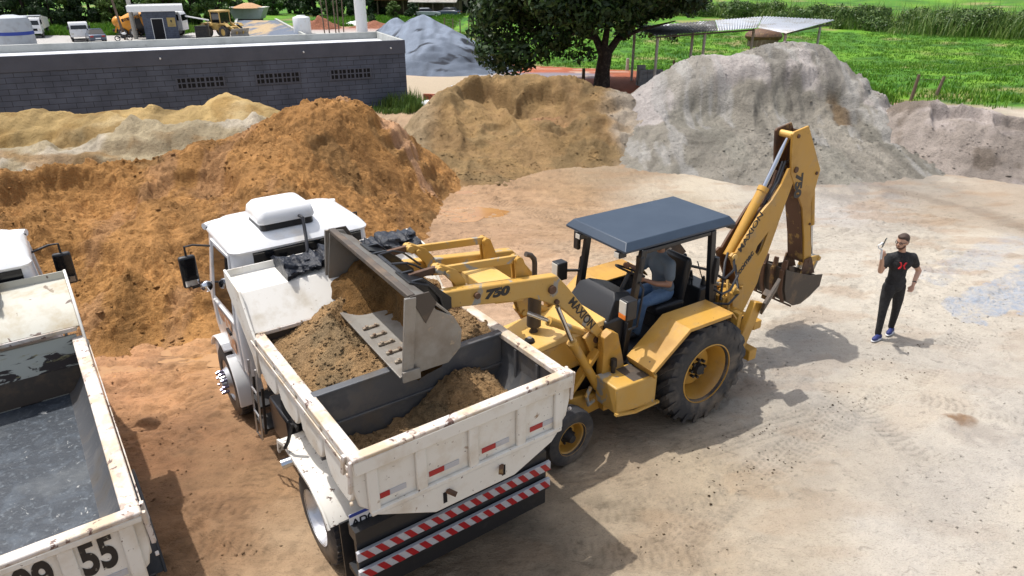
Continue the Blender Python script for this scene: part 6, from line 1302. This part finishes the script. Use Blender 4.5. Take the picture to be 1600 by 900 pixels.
# fenders
for s in (1, -1):
    lo, hi = (.60, 1.08) if s > 0 else (-1.08, -.60)
    MB().plate([(-.42, 1.42), (-.34, 1.52), (.44, 1.52), (1.0, 1.09), (.94, 1.0)], .022, 1, lo, hi).prism([(-.34, 1.52), (.44, 1.52), (.98, 1.10), (.92, 1.02), (.86, .86), (.70, 1.12), (.40, 1.40), (-.30, 1.44)], 1, lo, lo+.02*1).build('rear_mudguard', Y_, BH, bevel=.006)
    MB().plate([(-.30, 1.495), (.43, 1.495), (.98, 1.075)], .05, 1, s*1.075, s*1.09).build('mudguard_lip', Y_, BH, bevel=.004)
# step tank
st = MB().prism([(.84, .55), (1.50, .62), (1.52, 1.00), (.84, .98)], 1, .60, 1.0).build('step_tank', 'yellowworn', BH, bevel=.02)
MB().box(.86, 1.22, .64, .97, .984, .992).build('tread_plate', 'darksteel', st); MB().plate([(.80, .56), (1.2, .55), (1.52, .62)], .03, 1, .99, 1.035).build('bent_lip', 'yellowworn', st)
MB().tube([(1.30, .68, 1.0), (1.30, .68, 1.10)], .03, 10).tube([(1.30, .68, 1.09), (1.30, .68, 1.19)], [.045, .04], 12).build('filler_cap', 'black', st)
MB().prism([(.84, .55), (1.50, .62), (1.52, 1.00), (.84, .98)], 1, -1.0, -.60).build('side_tank', Y_, BH, bevel=.02)
MB().tube([(1.52, .60, .62), (1.62, .62, .60), (1.64, .60, .72), (1.55, .56, .80)], .028, 8).build('pipe', 'yellowworn', BH)
# rear frame with stabilisers
MB().box(-1.28, -1.12, -.86, .86, .45, .62).box(-1.28, -1.12, -.86, .86, .95, 1.08).box(-1.27, -1.13, -.5, -.4, .6, .98).box(-1.27, -1.13, .4, .5, .6, .98).build('rear_frame', Y_, BH, bevel=.012)
for s in (1, -1):
    lg = MB().prism([(-1.02, 1.44), (-1.19, 1.38), (-.86, .55), (-.66, .58)], 1, s*.80, s*.90).prism([(-.86, 1.30), (-.80, .6), (-.74, .6), (-.78, 1.30)], 1, s*.72, s*.84).build('stabiliser', Y_, BH, bevel=.012)
    ft = MB().box(-.22, .22, -.02, .02, -.17, .17).box(-.05, .05, -.10*s, 0, -.06, .06).build('stabiliser_pad', 'darksteel', lg, bevel=.004); ft.location = (-1.22, s*.96, 1.50); ft.rotation_euler = (R(-18*s), R(35), R(12*s))
sg_ = MB().box(-1.62, -1.28, -.16, .16, .42, .56).box(-1.62, -1.28, -.16, .16, 1.0, 1.12).tube([(-1.45, 0, .4), (-1.45, 0, 1.14)], .08, 14)
for s in (1, -1): sg_.prism([(-1.40, .5), (-1.70, .52), (-1.64, 1.28), (-1.42, 1.20)], 1, s*.17, s*.20).bar((-1.2, s*.35, 1.15), (-1.5, s*.12, 1.22), .07, .1)
sg_.build('swing_post', Y_, BH, bevel=.01)
vb = MB()
for y in (-.12, -.02, .08, .18, .28): vb.box(-1.16, -1.02, y, y+.07, 1.12, 1.28).tube([(-1.09, y+.035, 1.28), (-1.09, y+.035, 1.36)], .014, 6)
vb.bar((-1.1, -.3, 1.30), (-1.35, .4, 1.38), .04, .05).bar((-1.05, .45, 1.1), (-1.25, .2, 1.45), .04, .05).tube([(-1.2, .35, 1.42), (-1.1, .5, 1.4)], .05, 10).build('valve_block', 'yellowworn', BH, bevel=.006)
# boom: two bulged side plates with an opening, a dark core between them
plate = [(-2.32, 2.93), (-2.40, 2.93), (-2.47, 2.69), (-2.33, 2.25), (-2.27, 2.03), (-2.16, 1.67), (-2.06, 1.43), (-2.02, 1.20), (-1.80, .80), (-1.66, .52), (-1.48, .55), (-1.52, .95), (-1.62, 1.22), (-1.50, 1.45), (-1.35, 1.70), (-1.31, 1.79), (-1.36, 1.83), (-1.42, 1.82), (-1.53, 1.97), (-1.85, 2.35), (-2.06, 2.52), (-2.22, 2.72)]
def holed(poly, hole, bridge, y0, y1):
    """polygon with a hole cut by a seam between poly[bridge[0]] and hole[bridge[1]]"""
    i, j = bridge; h = hole[j:]+hole[:j+1]; ring_ = poly[:i+1]+h+[poly[i]]+poly[i+1:]
    return ring_
hole = [(-2.09, 2.02), (-1.88, 1.83), (-1.85, 1.74), (-1.93, 1.66), (-1.99, 1.72)]
bmh = bmesh.new()
def boom_plate(y0, y1):
    bm = bmesh.new()
    def loop(P, y): return [bm.verts.new((x, y, z)) for x, z in P]
    faces = []
    for y in (y0, y1):
        a = loop(plate, y); b = loop(hole, y); ea = [bm.edges.new((a[i], a[(i+1) % len(a)])) for i in range(len(a))]; eb = [bm.edges.new((b[i], b[(i+1) % len(b)])) for i in range(len(b))]
        bmesh.ops.triangle_fill(bm, use_beauty=True, use_dissolve=False, edges=ea+eb, normal=(0, 1, 0)); faces.append((a, b))
    (a0, b0), (a1, b1) = faces
    for A, B in ((a0, a1), (b0, b1)):
        for i in range(len(A)): bm.faces.new((A[i], A[(i+1) % len(A)], B[(i+1) % len(A)], B[i]))
    bmesh.ops.recalc_face_normals(bm, faces=bm.faces); me = bpy.data.meshes.new('boom'); bm.to_mesh(me); bm.free(); return me
bmh.free()
M_b = []
me = boom_plate(.115, .15); me.materials.append(M['yellow']); BO = bpy.data.objects.new('boom', me); COL.objects.link(BO); BO.parent = BH
me = boom_plate(-.15, -.115); me.materials.append(M['rust_shade']); o = bpy.data.objects.new('boom_side_plate', me); COL.objects.link(o); o.parent = BO
core = [(-2.34, 2.86), (-2.42, 2.70), (-2.28, 2.25), (-2.20, 2.03), (-2.09, 2.02), (-1.99, 1.72), (-1.93, 1.66), (-2.04, 1.4), (-1.97, 1.2), (-1.62, .58), (-1.54, .6), (-1.57, .95), (-1.66, 1.25), (-1.60, 1.45), (-1.62, 1.86), (-1.90, 2.25), (-2.10, 2.42), (-2.26, 2.66)]
MB().sheet(core+[core[0]], 1, -.114, .114).build('boom_core', 'rust_shade', BO, smooth=False)
MB().tube([(-1.38, .1, 1.76), (-1.38, .175, 1.76)], .055, 14).build('boom_pin', 'yellowtop', BO, bevel=.005)
text('MAXION', .155, (-1.515, .1525, 1.80), (-.60, 0, .80), (.80, 0, .60), 'ink2', BO, 'maker_name', .0012, .003, 0, 1.05)
text('comac', .14, (-1.56, .1525, 1.44), (-.68, 0, .733), (.733, 0, .68), 'ink2', BO, 'dealer_name', .0012, .006, .15, 1.05)
cy = MB().tube([(-1.42, 0, 1.72), (-1.48, 0, 1.80), (-2.00, 0, 2.64)], .072, 18).build('boom_cylinder', Y_, BH); MB().tube([(-1.98, 0, 2.61), (-2.02, 0, 2.67)], .082, 18).build('gland', Y_, cy); MB().tube([(-2.0, 0, 2.64), (-2.40, 0, 3.38)], .034, 14).build('rod', 'chrome', cy)
MB().tube([(-2.02, .09, 2.5), (-2.2, .09, 2.75), (-2.34, .06, 3.02), (-2.46, .05, 3.0)], .018, 8).tube([(-2.0, .06, 2.42), (-2.2, .04, 2.68), (-2.36, .0, 3.0), (-2.5, -.02, 2.98)], .018, 8).tube([(-2.02, -.05, 2.44), (-2.2, -.06, 2.7), (-2.33, -.08, 2.98), (-2.5, -.08, 2.95)], .018, 8).build('boom_hoses', 'hose', BH)
# stick (dipper) with tall head plates
head = [(-2.26, 3.44), (-2.29, 3.47), (-2.60, 3.52), (-3.08, 2.81), (-3.04, 2.52), (-3.00, 2.30), (-3.16, 1.72), (-3.31, 1.28), (-3.13, 1.26), (-3.00, 1.72), (-2.81, 2.25), (-2.38, 2.84), (-2.30, 3.20)]
SK = MB().prism(head, 1, .125, .16).build('dipper_stick', Y_, BH, bevel=.006)
MB().prism(head, 1, -.16, -.125).build('far_plate', 'rust_shade', SK, bevel=.006)
MB().prism([(-2.62, 3.44), (-3.05, 2.80), (-3.02, 2.52), (-2.98, 2.30), (-3.14, 1.72), (-3.28, 1.29), (-3.12, 1.27), (-2.97, 1.75), (-2.78, 2.27), (-2.6, 2.7)], 1, -.124, .124).build('stick_core', 'rust_shade', SK, bevel=.004)  # front side of the stick: its shade is put into this brown colour
MB().tube([(-2.37, -.12, 3.40), (-2.37, .12, 3.40)], .05, 14).build('top_pin_sleeve', 'yellowtop', SK); [MB().tube([(x, .155, z), (x, .18, z)], r_, 14).build('pin', 'rust_shade', SK, bevel=.004) for x, z, r_ in ((-2.39, 3.40, .028), (-2.47, 2.90, .045), (-2.99, 2.77, .026), (-3.06, 1.95, .02))]
text('750', .22, (-2.745, .1625, 2.83), (-.10, 0, -1), (-1, 0, .10), 'ink2', SK, 'model_number', .0012, .012, .1, 1.15).location = (.24, 0, 0)
cy = MB().tube([(-3.03, 0, 2.75), (-3.20, 0, 2.42), (-3.36, 0, 1.84)], .052, 14).build('bucket_cylinder', Y_, BH); MB().tube([(-3.36, 0, 1.86), (-3.52, 0, 1.28)], .026, 12).build('rod', 'chrome', cy)
MB().bar((-3.50, .15, 1.28), (-3.24, .15, 1.30), .03, .10, (0, 0, 1)).bar((-3.50, -.15, 1.28), (-3.24, -.15, 1.30), .03, .10).bar((-3.52, .11, 1.26), (-3.42, .11, 1.02), .05, .09, (1, 0, 0)).bar((-3.52, -.11, 1.26), (-3.42, -.11, 1.02), .05, .09, (1, 0, 0)).tube([(-3.5, -.18, 1.27), (-3.5, .18, 1.27)], .04, 12).build('bucket_linkage', 'yellowworn', BH, bevel=.008)
# digging bucket
RBK = MB().plate([(-3.42, 1.02), (-3.40, .86), (-3.20, .74), (-2.98, .66), (-2.78, .68), (-2.60, .80), (-2.50, 1.02), (-2.46, 1.36)], .02, 1, -.30, .30).build('digging_bucket', 'darksteel', BH, bevel=.004)
for s in (1, -1): MB().prism([(-3.44, 1.06), (-3.42, .86), (-3.20, .73), (-2.98, .65), (-2.78, .67), (-2.59, .79), (-2.49, 1.02), (-2.44, 1.38), (-2.60, 1.30), (-3.10, 1.12)], 1, s*.302, s*.322).build('bucket_side', 'darksteel', RBK, bevel=.004)
tt = MB()
for y in (-.26, -.09, .09, .26):
    tt.plate([(-2.80, .655), (-2.585, .77), (-2.478, 1.0), (-2.44, 1.35)], -.03, 1, y-.03, y+.03).prism([(-2.43, 1.28), (-2.47, 1.50), (-2.50, 1.50), (-2.50, 1.28)], 1, y-.035, y+.035)
tt.build('teeth', 'rust_shade', RBK, bevel=.004)
MB().prism([(-3.42, 1.04), (-3.05, 1.10), (-3.10, 1.34), (-3.25, 1.36)], 1, .165, .19).prism([(-3.42, 1.04), (-3.05, 1.10), (-3.10, 1.34), (-3.25, 1.36)], 1, -.19, -.165).tube([(-3.2, -.2, 1.3), (-3.2, .2, 1.3)], .03, 10).build('bucket_ears', 'rust_shade', RBK, bevel=.004)
# hoses behind the seat
MB().tube([(-.40, .1, 1.86), (-.8, .2, 1.72), (-1.05, .3, 1.55), (-1.3, .25, 1.62), (-1.40, .12, 1.80)], .02, 8).tube([(-.60, .45, 1.35), (-.9, .55, 1.30), (-1.15, .5, 1.38), (-1.30, .3, 1.55), (-1.45, .14, 1.62)], .018, 8).tube([(-.60, .45, 1.60), (-.72, .55, 1.50), (-.95, .5, 1.48), (-1.2, .4, 1.6), (-1.5, .18, 1.50)], .018, 8).tube([(-1.36, .05, 1.80), (-1.2, .15, 1.72), (-1.02, .3, 1.52), (-.9, .4, 1.3)], .018, 8).tube([(-.95, .75, 1.15), (-1.05, .85, 1.25), (-1.15, .8, 1.05), (-1.05, .7, .85)], .014, 7).build('hydraulic_hoses', 'hose', BH)
# sand caked in the loader bucket: a thing of its own lying in the bucket
xs = np.linspace(-1, 1, 90); ps_ = np.linspace(0, 1, 46); A, P = np.meshgrid(xs, ps_, indexing='ij')
prof_x = np.interp(P, [0, .25, .5, .72, .86, 1], [3.93, 3.80, 3.76, 3.86, 4.00, 4.16]); prof_z = np.interp(P, [0, .25, .5, .72, .86, 1], [2.80, 2.66, 2.44, 2.26, 2.19, 2.15])
far = sst(-.1, -.9, A+.25*fbm(A*3, P*3, 1, 3, 900))      # thicker toward the far end and spilling over the lip there
TX = prof_x+.07*fbm(A*2.2, P*2, 1.6, 4, 901)+.03*fbm(A*9, P*9, 1, 3, 903)+.10*far*sst(.3, .6, P)
TZ = prof_z+.05*fbm(A*2.2, P*2, 1.8, 4, 905)+.03*fbm(A*10, P*9, 1.2, 3, 907)+.16*far*sst(.35, .7, P)*sst(1.05, .9, P)
near = sst(-.62, -.2, A)*sst(.45, .75, P); TZ = TZ-near*.12; TX = TX-near*.05
top = sst(.34, .1, P)*sst(-.2, .9, -A)*0
F = grid_faces(90, 46); C = np.zeros(A.shape+(3,))+np.array(s2l(150, 112, 66, .64)); C = mx(C, .6*sst(0, .3, fbm(A*4, P*4, 1, 4, 909)), s2l(128, 100, 64, .62)); C = C*(1+.2*fbm(A*12, P*12, 1, 3, 911))[..., None]
o = npmesh('bucket_sand', np.stack([TX.ravel(), A.ravel()*.985, TZ.ravel()], 1), F, 'sand', col=C.reshape(-1, 3)); o.location = BH.location; o.rotation_euler = BH.rotation_euler
tag(o, 'brown damp sand sticking inside the raised loader bucket and sliding off its far end', 'sand load')

# ------------------------------------------------------------------ people
def limb(mb, pts, rs): mb.tube(pts, rs, 14); [mb.ball(p, r, n=14, m=8) for p, r in zip(pts, rs)]; return mb
def hand(mb, wrist, palm_dir, side_dir, size=.085, curl=.5, thumb=1):
    w = Vector(wrist); d = Vector(palm_dir).normalized(); s = Vector(side_dir).normalized(); nn = d.cross(s).normalized()
    pc = w+d*size*.5; mb.loft([[tuple(w+s*a*.024+nn*b*.016) for a, b in ((-1, -1), (1, -1), (1, 1), (-1, 1))], [tuple(w+d*size*.55+s*a*.038+nn*b*.015) for a, b in ((-1, -1), (1, -1), (1, 1), (-1, 1))], [tuple(w+d*size+s*a*.040+nn*b*.012) for a, b in ((-1, -1), (1, -1), (1, 1), (-1, 1))]])
    for k, (o_, L_) in enumerate([(-.030, .060), (-.010, .072), (.010, .068), (.030, .052)]):
        b0 = w+d*size*.85+s*o_; b1 = b0+(d*math.cos(curl*.6)+nn*math.sin(curl*.6))*L_*.5+s*o_*.1; b2 = b1+(d*math.cos(curl*1.6)+nn*math.sin(curl*1.6))*L_*.35; b3 = b2+(d*math.cos(curl*2.4)+nn*math.sin(curl*2.4))*L_*.28
        mb.tube([b0, b1, b2, b3], [.0095, .009, .0085, .007], 8)
    t0 = w+d*size*.25-s*.022*thumb; t1 = t0-s*.028*thumb+d*.028; t2 = t1-s*.008*thumb+d*.028+nn*.012
    mb.tube([t0, t1, t2], [.013, .011, .009], 8)
def head(mb, c, fwd, scale=1.0):
    c = Vector(c); f = Vector(fwd).normalized(); u = Vector((0, 0, 1)); u = (u-f*u.dot(f)).normalized(); r = f.cross(u)
    rot = Matrix((f, r, u)).transposed()
    def P(a, b, d): return tuple(c+f*a*scale+r*b*scale+u*d*scale)
    mb.ball(P(0, 0, .025), .098*scale, .078*scale, .105*scale, 20, 14, rot); mb.ball(P(.022, 0, -.045), .072*scale, .062*scale, .075*scale, 16, 10, rot)
    mb.ball(P(.055, 0, -.085), .032*scale, .034*scale, .026*scale, 12, 8, rot)
    mb.tube([P(.090, 0, .02), P(.112, 0, -.018), P(.090, 0, -.028)], [.010, .014, .010], 8); mb.tube([P(.088, -.028, -.055), P(.098, 0, -.052), P(.088, .028, -.055)], .008, 8)
    for s in (-1, 1): mb.ball(P(-.005, s*.080, -.005), .018*scale, .010*scale, .032*scale, 10, 8, rot)
    return P, rot
# man filming on foot
PX, PY = 6.20, 10.08
W = thing('person', (PX, PY, 0), 0, 'man in black t-shirt and black trousers filming with a phone on a handheld gimbal', 'person')
fwd = Vector((-.85, -.50, -.12))
body = MB()
P, rot = head(body, (-.12, -.02, 1.70), fwd)
limb(body, [(-.10, 0, 1.64), (-.075, .01, 1.54), (-.07, .01, 1.46)], [.052, .055, .07])
limb(body, [(-.27, .0, 1.44), (-.40, -.10, 1.24)], [.052, .042]); limb(body, [(-.40, -.10, 1.24), (-.47, -.20, 1.42), (-.515, -.25, 1.54)], [.043, .036, .026])
limb(body, [(.12, .02, 1.44), (.24, .09, 1.27), (.33, .10, 1.16)], [.055, .048, .043]); limb(body, [(.33, .10, 1.16), (.25, .01, 1.05), (.20, -.06, .97)], [.043, .036, .025])
limb(body, [(-.07, .01, 1.40), (-.065, .01, 1.15), (-.06, .01, .95)], [.11, .11, .12])
limb(body, [(-.14, -.01, .88), (-.165, -.03, .50), (-.165, -.055, .12)], [.06, .042, .034]); limb(body, [(.02, .02, .88), (.10, .06, .50), (.15, .15, .13)], [.06, .042, .034])
hand(body, (-.515, -.25, 1.54), (-.25, -.12, 1), (.6, -.8, .1), curl=1.1, thumb=-1)
hand(body, (.20, -.06, .97), (-.45, -.35, -.85), (.5, -.85, 0), curl=.55, thumb=1)
remeshed(body, 'body', 'skin', W, .0105, 4)
hr = MB(); hr.ball(P(-.018, 0, .052), .098, .083, .088, 18, 12, rot); hr.ball(P(.035, 0, .100), .062, .066, .036, 14, 8, rot); hr.ball(P(-.05, 0, -.0), .058, .074, .07, 14, 8, rot)
remeshed(hr, 'hair', 'hair', W, .012, 3)
bd = MB(); bd.ball(P(.045, 0, -.078), .050, .058, .040, 14, 8, rot); bd.tube([P(.02, -.068, -.03), P(.05, -.056, -.07)], [.012, .02], 8); bd.tube([P(.02, .068, -.03), P(.05, .056, -.07)], [.012, .02], 8); bd.tube([P(.092, -.026, -.042), P(.104, 0, -.038), P(.092, .026, -.042)], .008, 6)
remeshed(bd, 'beard', 'beard', W, .010, 2)
gl = MB()
for s in (-1, 1):
    cc = [P(.098, s*.034+.024*math.cos(a), .012+.018*math.sin(a)) for a in np.linspace(0, 2*math.pi, 15)]; gl.tube(cc, .0042, 6, cap=False); gl.tube([P(.098, s*.058, .018), P(.02, s*.082, .018)], .004, 6)
    gl.ball(P(.090, s*.031, .014), .008, .010, .006, 8, 6, rot)
gl.tube([P(.1, -.01, .016), P(.1, .01, .016)], .004, 6).build('glasses', 'black', W)
sh = MB(); limb(sh, [(-.07, .01, 1.47), (-.07, .01, 1.38), (-.065, .01, 1.2), (-.06, .01, 1.04), (-.055, .01, .96)], [.085, .135, .13, .128, .135])
limb(sh, [(-.25, .0, 1.425), (-.07, .01, 1.46), (.11, .02, 1.42)], [.072, .085, .074]); sh.ball((-.07, .0, 1.34), .20, .125, .14, 18, 12); sh.ball((-.06, .0, 1.02), .165, .12, .12, 18, 10)
limb(sh, [(-.27, .0, 1.43), (-.345, -.05, 1.32)], [.073, .068]); limb(sh, [(.12, .02, 1.43), (.235, .085, 1.28)], [.073, .068])
SH_ = remeshed(sh, 't_shirt', 'tblack', W, .013, 5)
# red emblem: two facing crescents on the chest
em = MB()
nrm_ = Vector((-.15, -1, .05)).normalized(); ex_ = Vector((1, -.15, 0)).normalized(); ez_ = nrm_.cross(ex_)*-1; ez_ = Vector((0, 0, 1))
oc = Vector((-.095, -.137, 1.345))
for s in (-1, 1):
    pts = [(.055, .055), (.028, .050), (.010, .0), (.028, -.050), (.055, -.055), (.030, -.015), (.030, .015)]
    V = [tuple(oc+ex_*(s*a)+ez_*b+nrm_*(.012-abs(a)*.12)) for a, b in pts]; V2 = [tuple(Vector(v)-nrm_*.02) for v in V]; n_ = len(V)
    em.add(V+V2, [tuple(range(n_))]+[(i, (i+1) % n_, n_+(i+1) % n_, n_+i) for i in range(n_)])
em.build('chest_emblem', 'redprint', SH_, smooth=False)
tr = MB(); limb(tr, [(-.14, -.01, .92), (-.165, -.02, .70), (-.165, -.03, .50), (-.165, -.045, .28), (-.165, -.055, .10)], [.11, .084, .066, .056, .050]); limb(tr, [(.02, .02, .92), (.075, .04, .70), (.10, .06, .50), (.13, .11, .28), (.15, .15, .12)], [.11, .084, .066, .056, .050]); tr.ball((-.06, .01, .95), .165, .12, .11, 16, 10)
remeshed(tr, 'trousers', 'tblack', W, .013, 4)
for x, y, z, a in ((-.19, -.10, .04, R(215)), (.125, .10, .05, R(225))):
    sm = MB(); d = Vector((math.cos(a), math.sin(a), 0)); c0_ = Vector((x, y, z)); rt_ = Matrix.Rotation(a, 3, 'Z')
    sm.ball(c0_+d*.05+Vector((0, 0, .005)), .085, .045, .040, 14, 8, rt_).ball(c0_-d*.06+Vector((0, 0, .015)), .065, .042, .052, 14, 8, rt_).ball(c0_+Vector((0, 0, .02)), .09, .04, .045, 14, 8, rt_)
    so_ = remeshed(sm, 'shoe', 'shoe', W, .012, 3); sl_ = MB().ball(c0_+Vector((0, 0, -.022)), .145, .052, .022, 18, 6, rt_).build('sole', 'sole', so_)
MB().tube([(.235, -.015, 1.02), (.225, -.027, 1.005)], .033, 14).build('wristband', 'black', W)
# phone on its gimbal, held: things of their own
GB = thing('phone_gimbal', (PX, PY, 0), 0, 'pale handheld phone gimbal gripped in the raised hand of the man in black', 'gimbal')
MB().tube([(-.545, -.275, 1.52), (-.560, -.285, 1.62), (-.568, -.288, 1.68)], [.017, .017, .014], 12).build('handle', 'whiteplastic', GB)
MB().tube([(-.568, -.288, 1.68), (-.62, -.29, 1.70), (-.640, -.285, 1.745), (-.60, -.28, 1.765), (-.575, -.275, 1.77)], .011, 8).tube([(-.575, -.29, 1.77), (-.575, -.26, 1.77)], .022, 10).build('arm', 'whiteplastic', GB)
ph = MB().box(-.006, .006, -.037, .037, -.078, .078).build('mobile_phone', 'blackglass', None, bevel=.004); ph.location = (PX-.548, PY-.275, 1.785); ph.rotation_euler = (0, R(10), R(-42)); tag(ph, 'dark mobile phone clamped upright on the pale gimbal', 'mobile phone')
# operator on the backhoe seat
O = thing('person', (1.98, 8.66, 0), R(213), 'bearded man in grey blue t-shirt and jeans seated at the wheel under the backhoe canopy', 'person')
fwd = Vector((.92, .25, -.28)); body = MB(); P, rot = head(body, (.02, .02, 2.27), fwd)
limb(body, [(-.01, .01, 2.2), (-.03, .01, 2.10), (-.04, .01, 2.02)], [.053, .056, .07])
limb(body, [(-.03, .21, 1.98), (.02, .26, 1.72)], [.054, .045]); limb(body, [(.02, .26, 1.72), (.18, .18, 1.74), (.30, .08, 1.79)], [.045, .038, .026])
limb(body, [(-.03, -.19, 1.98), (.06, -.26, 1.76)], [.054, .045]); limb(body, [(.06, -.26, 1.76), (.22, -.20, 1.84), (.36, -.15, 1.93)], [.045, .038, .026])
limb(body, [(-.04, .01, 1.95), (-.10, .01, 1.7), (-.14, .01, 1.52)], [.12, .12, .12])
limb(body, [(-.1, .11, 1.48), (.38, .16, 1.46), (.46, .16, 1.08)], [.075, .055, .04]); limb(body, [(-.1, -.11, 1.48), (.38, -.14, 1.46), (.60, -.14, 1.10)], [.075, .055, .04])
hand(body, (.30, .08, 1.79), (.9, -.35, .1), (0, .3, .95), curl=.9, thumb=-1); hand(body, (.36, -.15, 1.93), (.9, .1, .2), (0, .3, .95), curl=1.1, thumb=-1)
remeshed(body, 'body', 'skin2', O, .012, 4)
cp = MB(); cp.ball(P(-.012, 0, .055), .10, .086, .085, 18, 12, rot); cp.ball(P(.09, 0, .062), .06, .06, .012, 14, 6, rot); cp.ball(P(-.05, 0, .0), .056, .074, .07, 14, 8, rot); remeshed(cp, 'hair', 'hair', O, .012, 3)
bd = MB(); bd.ball(P(.045, 0, -.078), .052, .06, .042, 14, 8, rot); bd.tube([P(.02, -.068, -.03), P(.05, -.056, -.07)], [.014, .02], 8); bd.tube([P(.02, .068, -.03), P(.05, .056, -.07)], [.014, .02], 8); remeshed(bd, 'beard', 'hair', O, .010, 2)
sg = MB(); sg.box(0, .1, -.1, .1, 0, .1)
MB().tube([P(.02, -.08, .02), P(.098, -.045, .016), P(.108, 0, .016), P(.098, .045, .016), P(.02, .08, .02)], .014, 8).build('sunglasses', 'black', O)
sh = MB(); limb(sh, [(-.035, .01, 2.04), (-.05, .01, 1.94), (-.09, .01, 1.75), (-.13, .01, 1.55)], [.09, .135, .14, .15]); sh.ball((-.05, .01, 1.88), .125, .20, .15, 18, 12); sh.ball((-.12, .01, 1.58), .15, .18, .13, 18, 10)
limb(sh, [(-.03, .19, 1.98), (-.03, .01, 2.02), (-.03, -.17, 1.98)], [.075, .085, .075]); limb(sh, [(-.03, .20, 1.98), (.0, .245, 1.82)], [.078, .072]); limb(sh, [(-.03, -.18, 1.98), (.03, -.235, 1.83)], [.078, .072])
remeshed(sh, 't_shirt', 'tshirt', O, .014, 5)
jn = MB(); jn.ball((-.12, .01, 1.50), .16, .18, .11, 16, 10); limb(jn, [(-.10, .10, 1.49), (.14, .14, 1.50), (.38, .16, 1.49), (.42, .16, 1.3), (.45, .16, 1.08)], [.105, .095, .075, .07, .06]); limb(jn, [(-.10, -.10, 1.49), (.14, -.12, 1.50), (.38, -.14, 1.49), (.5, -.14, 1.3), (.58, -.14, 1.12)], [.105, .095, .075, .07, .06]); remeshed(jn, 'jeans', 'jeans', O, .015, 5)
for x, y in ((.50, .16), (.64, -.14)): MB().ball((x, y, 1.05), .13, .048, .045, 14, 8).build('shoe', 'black', O)
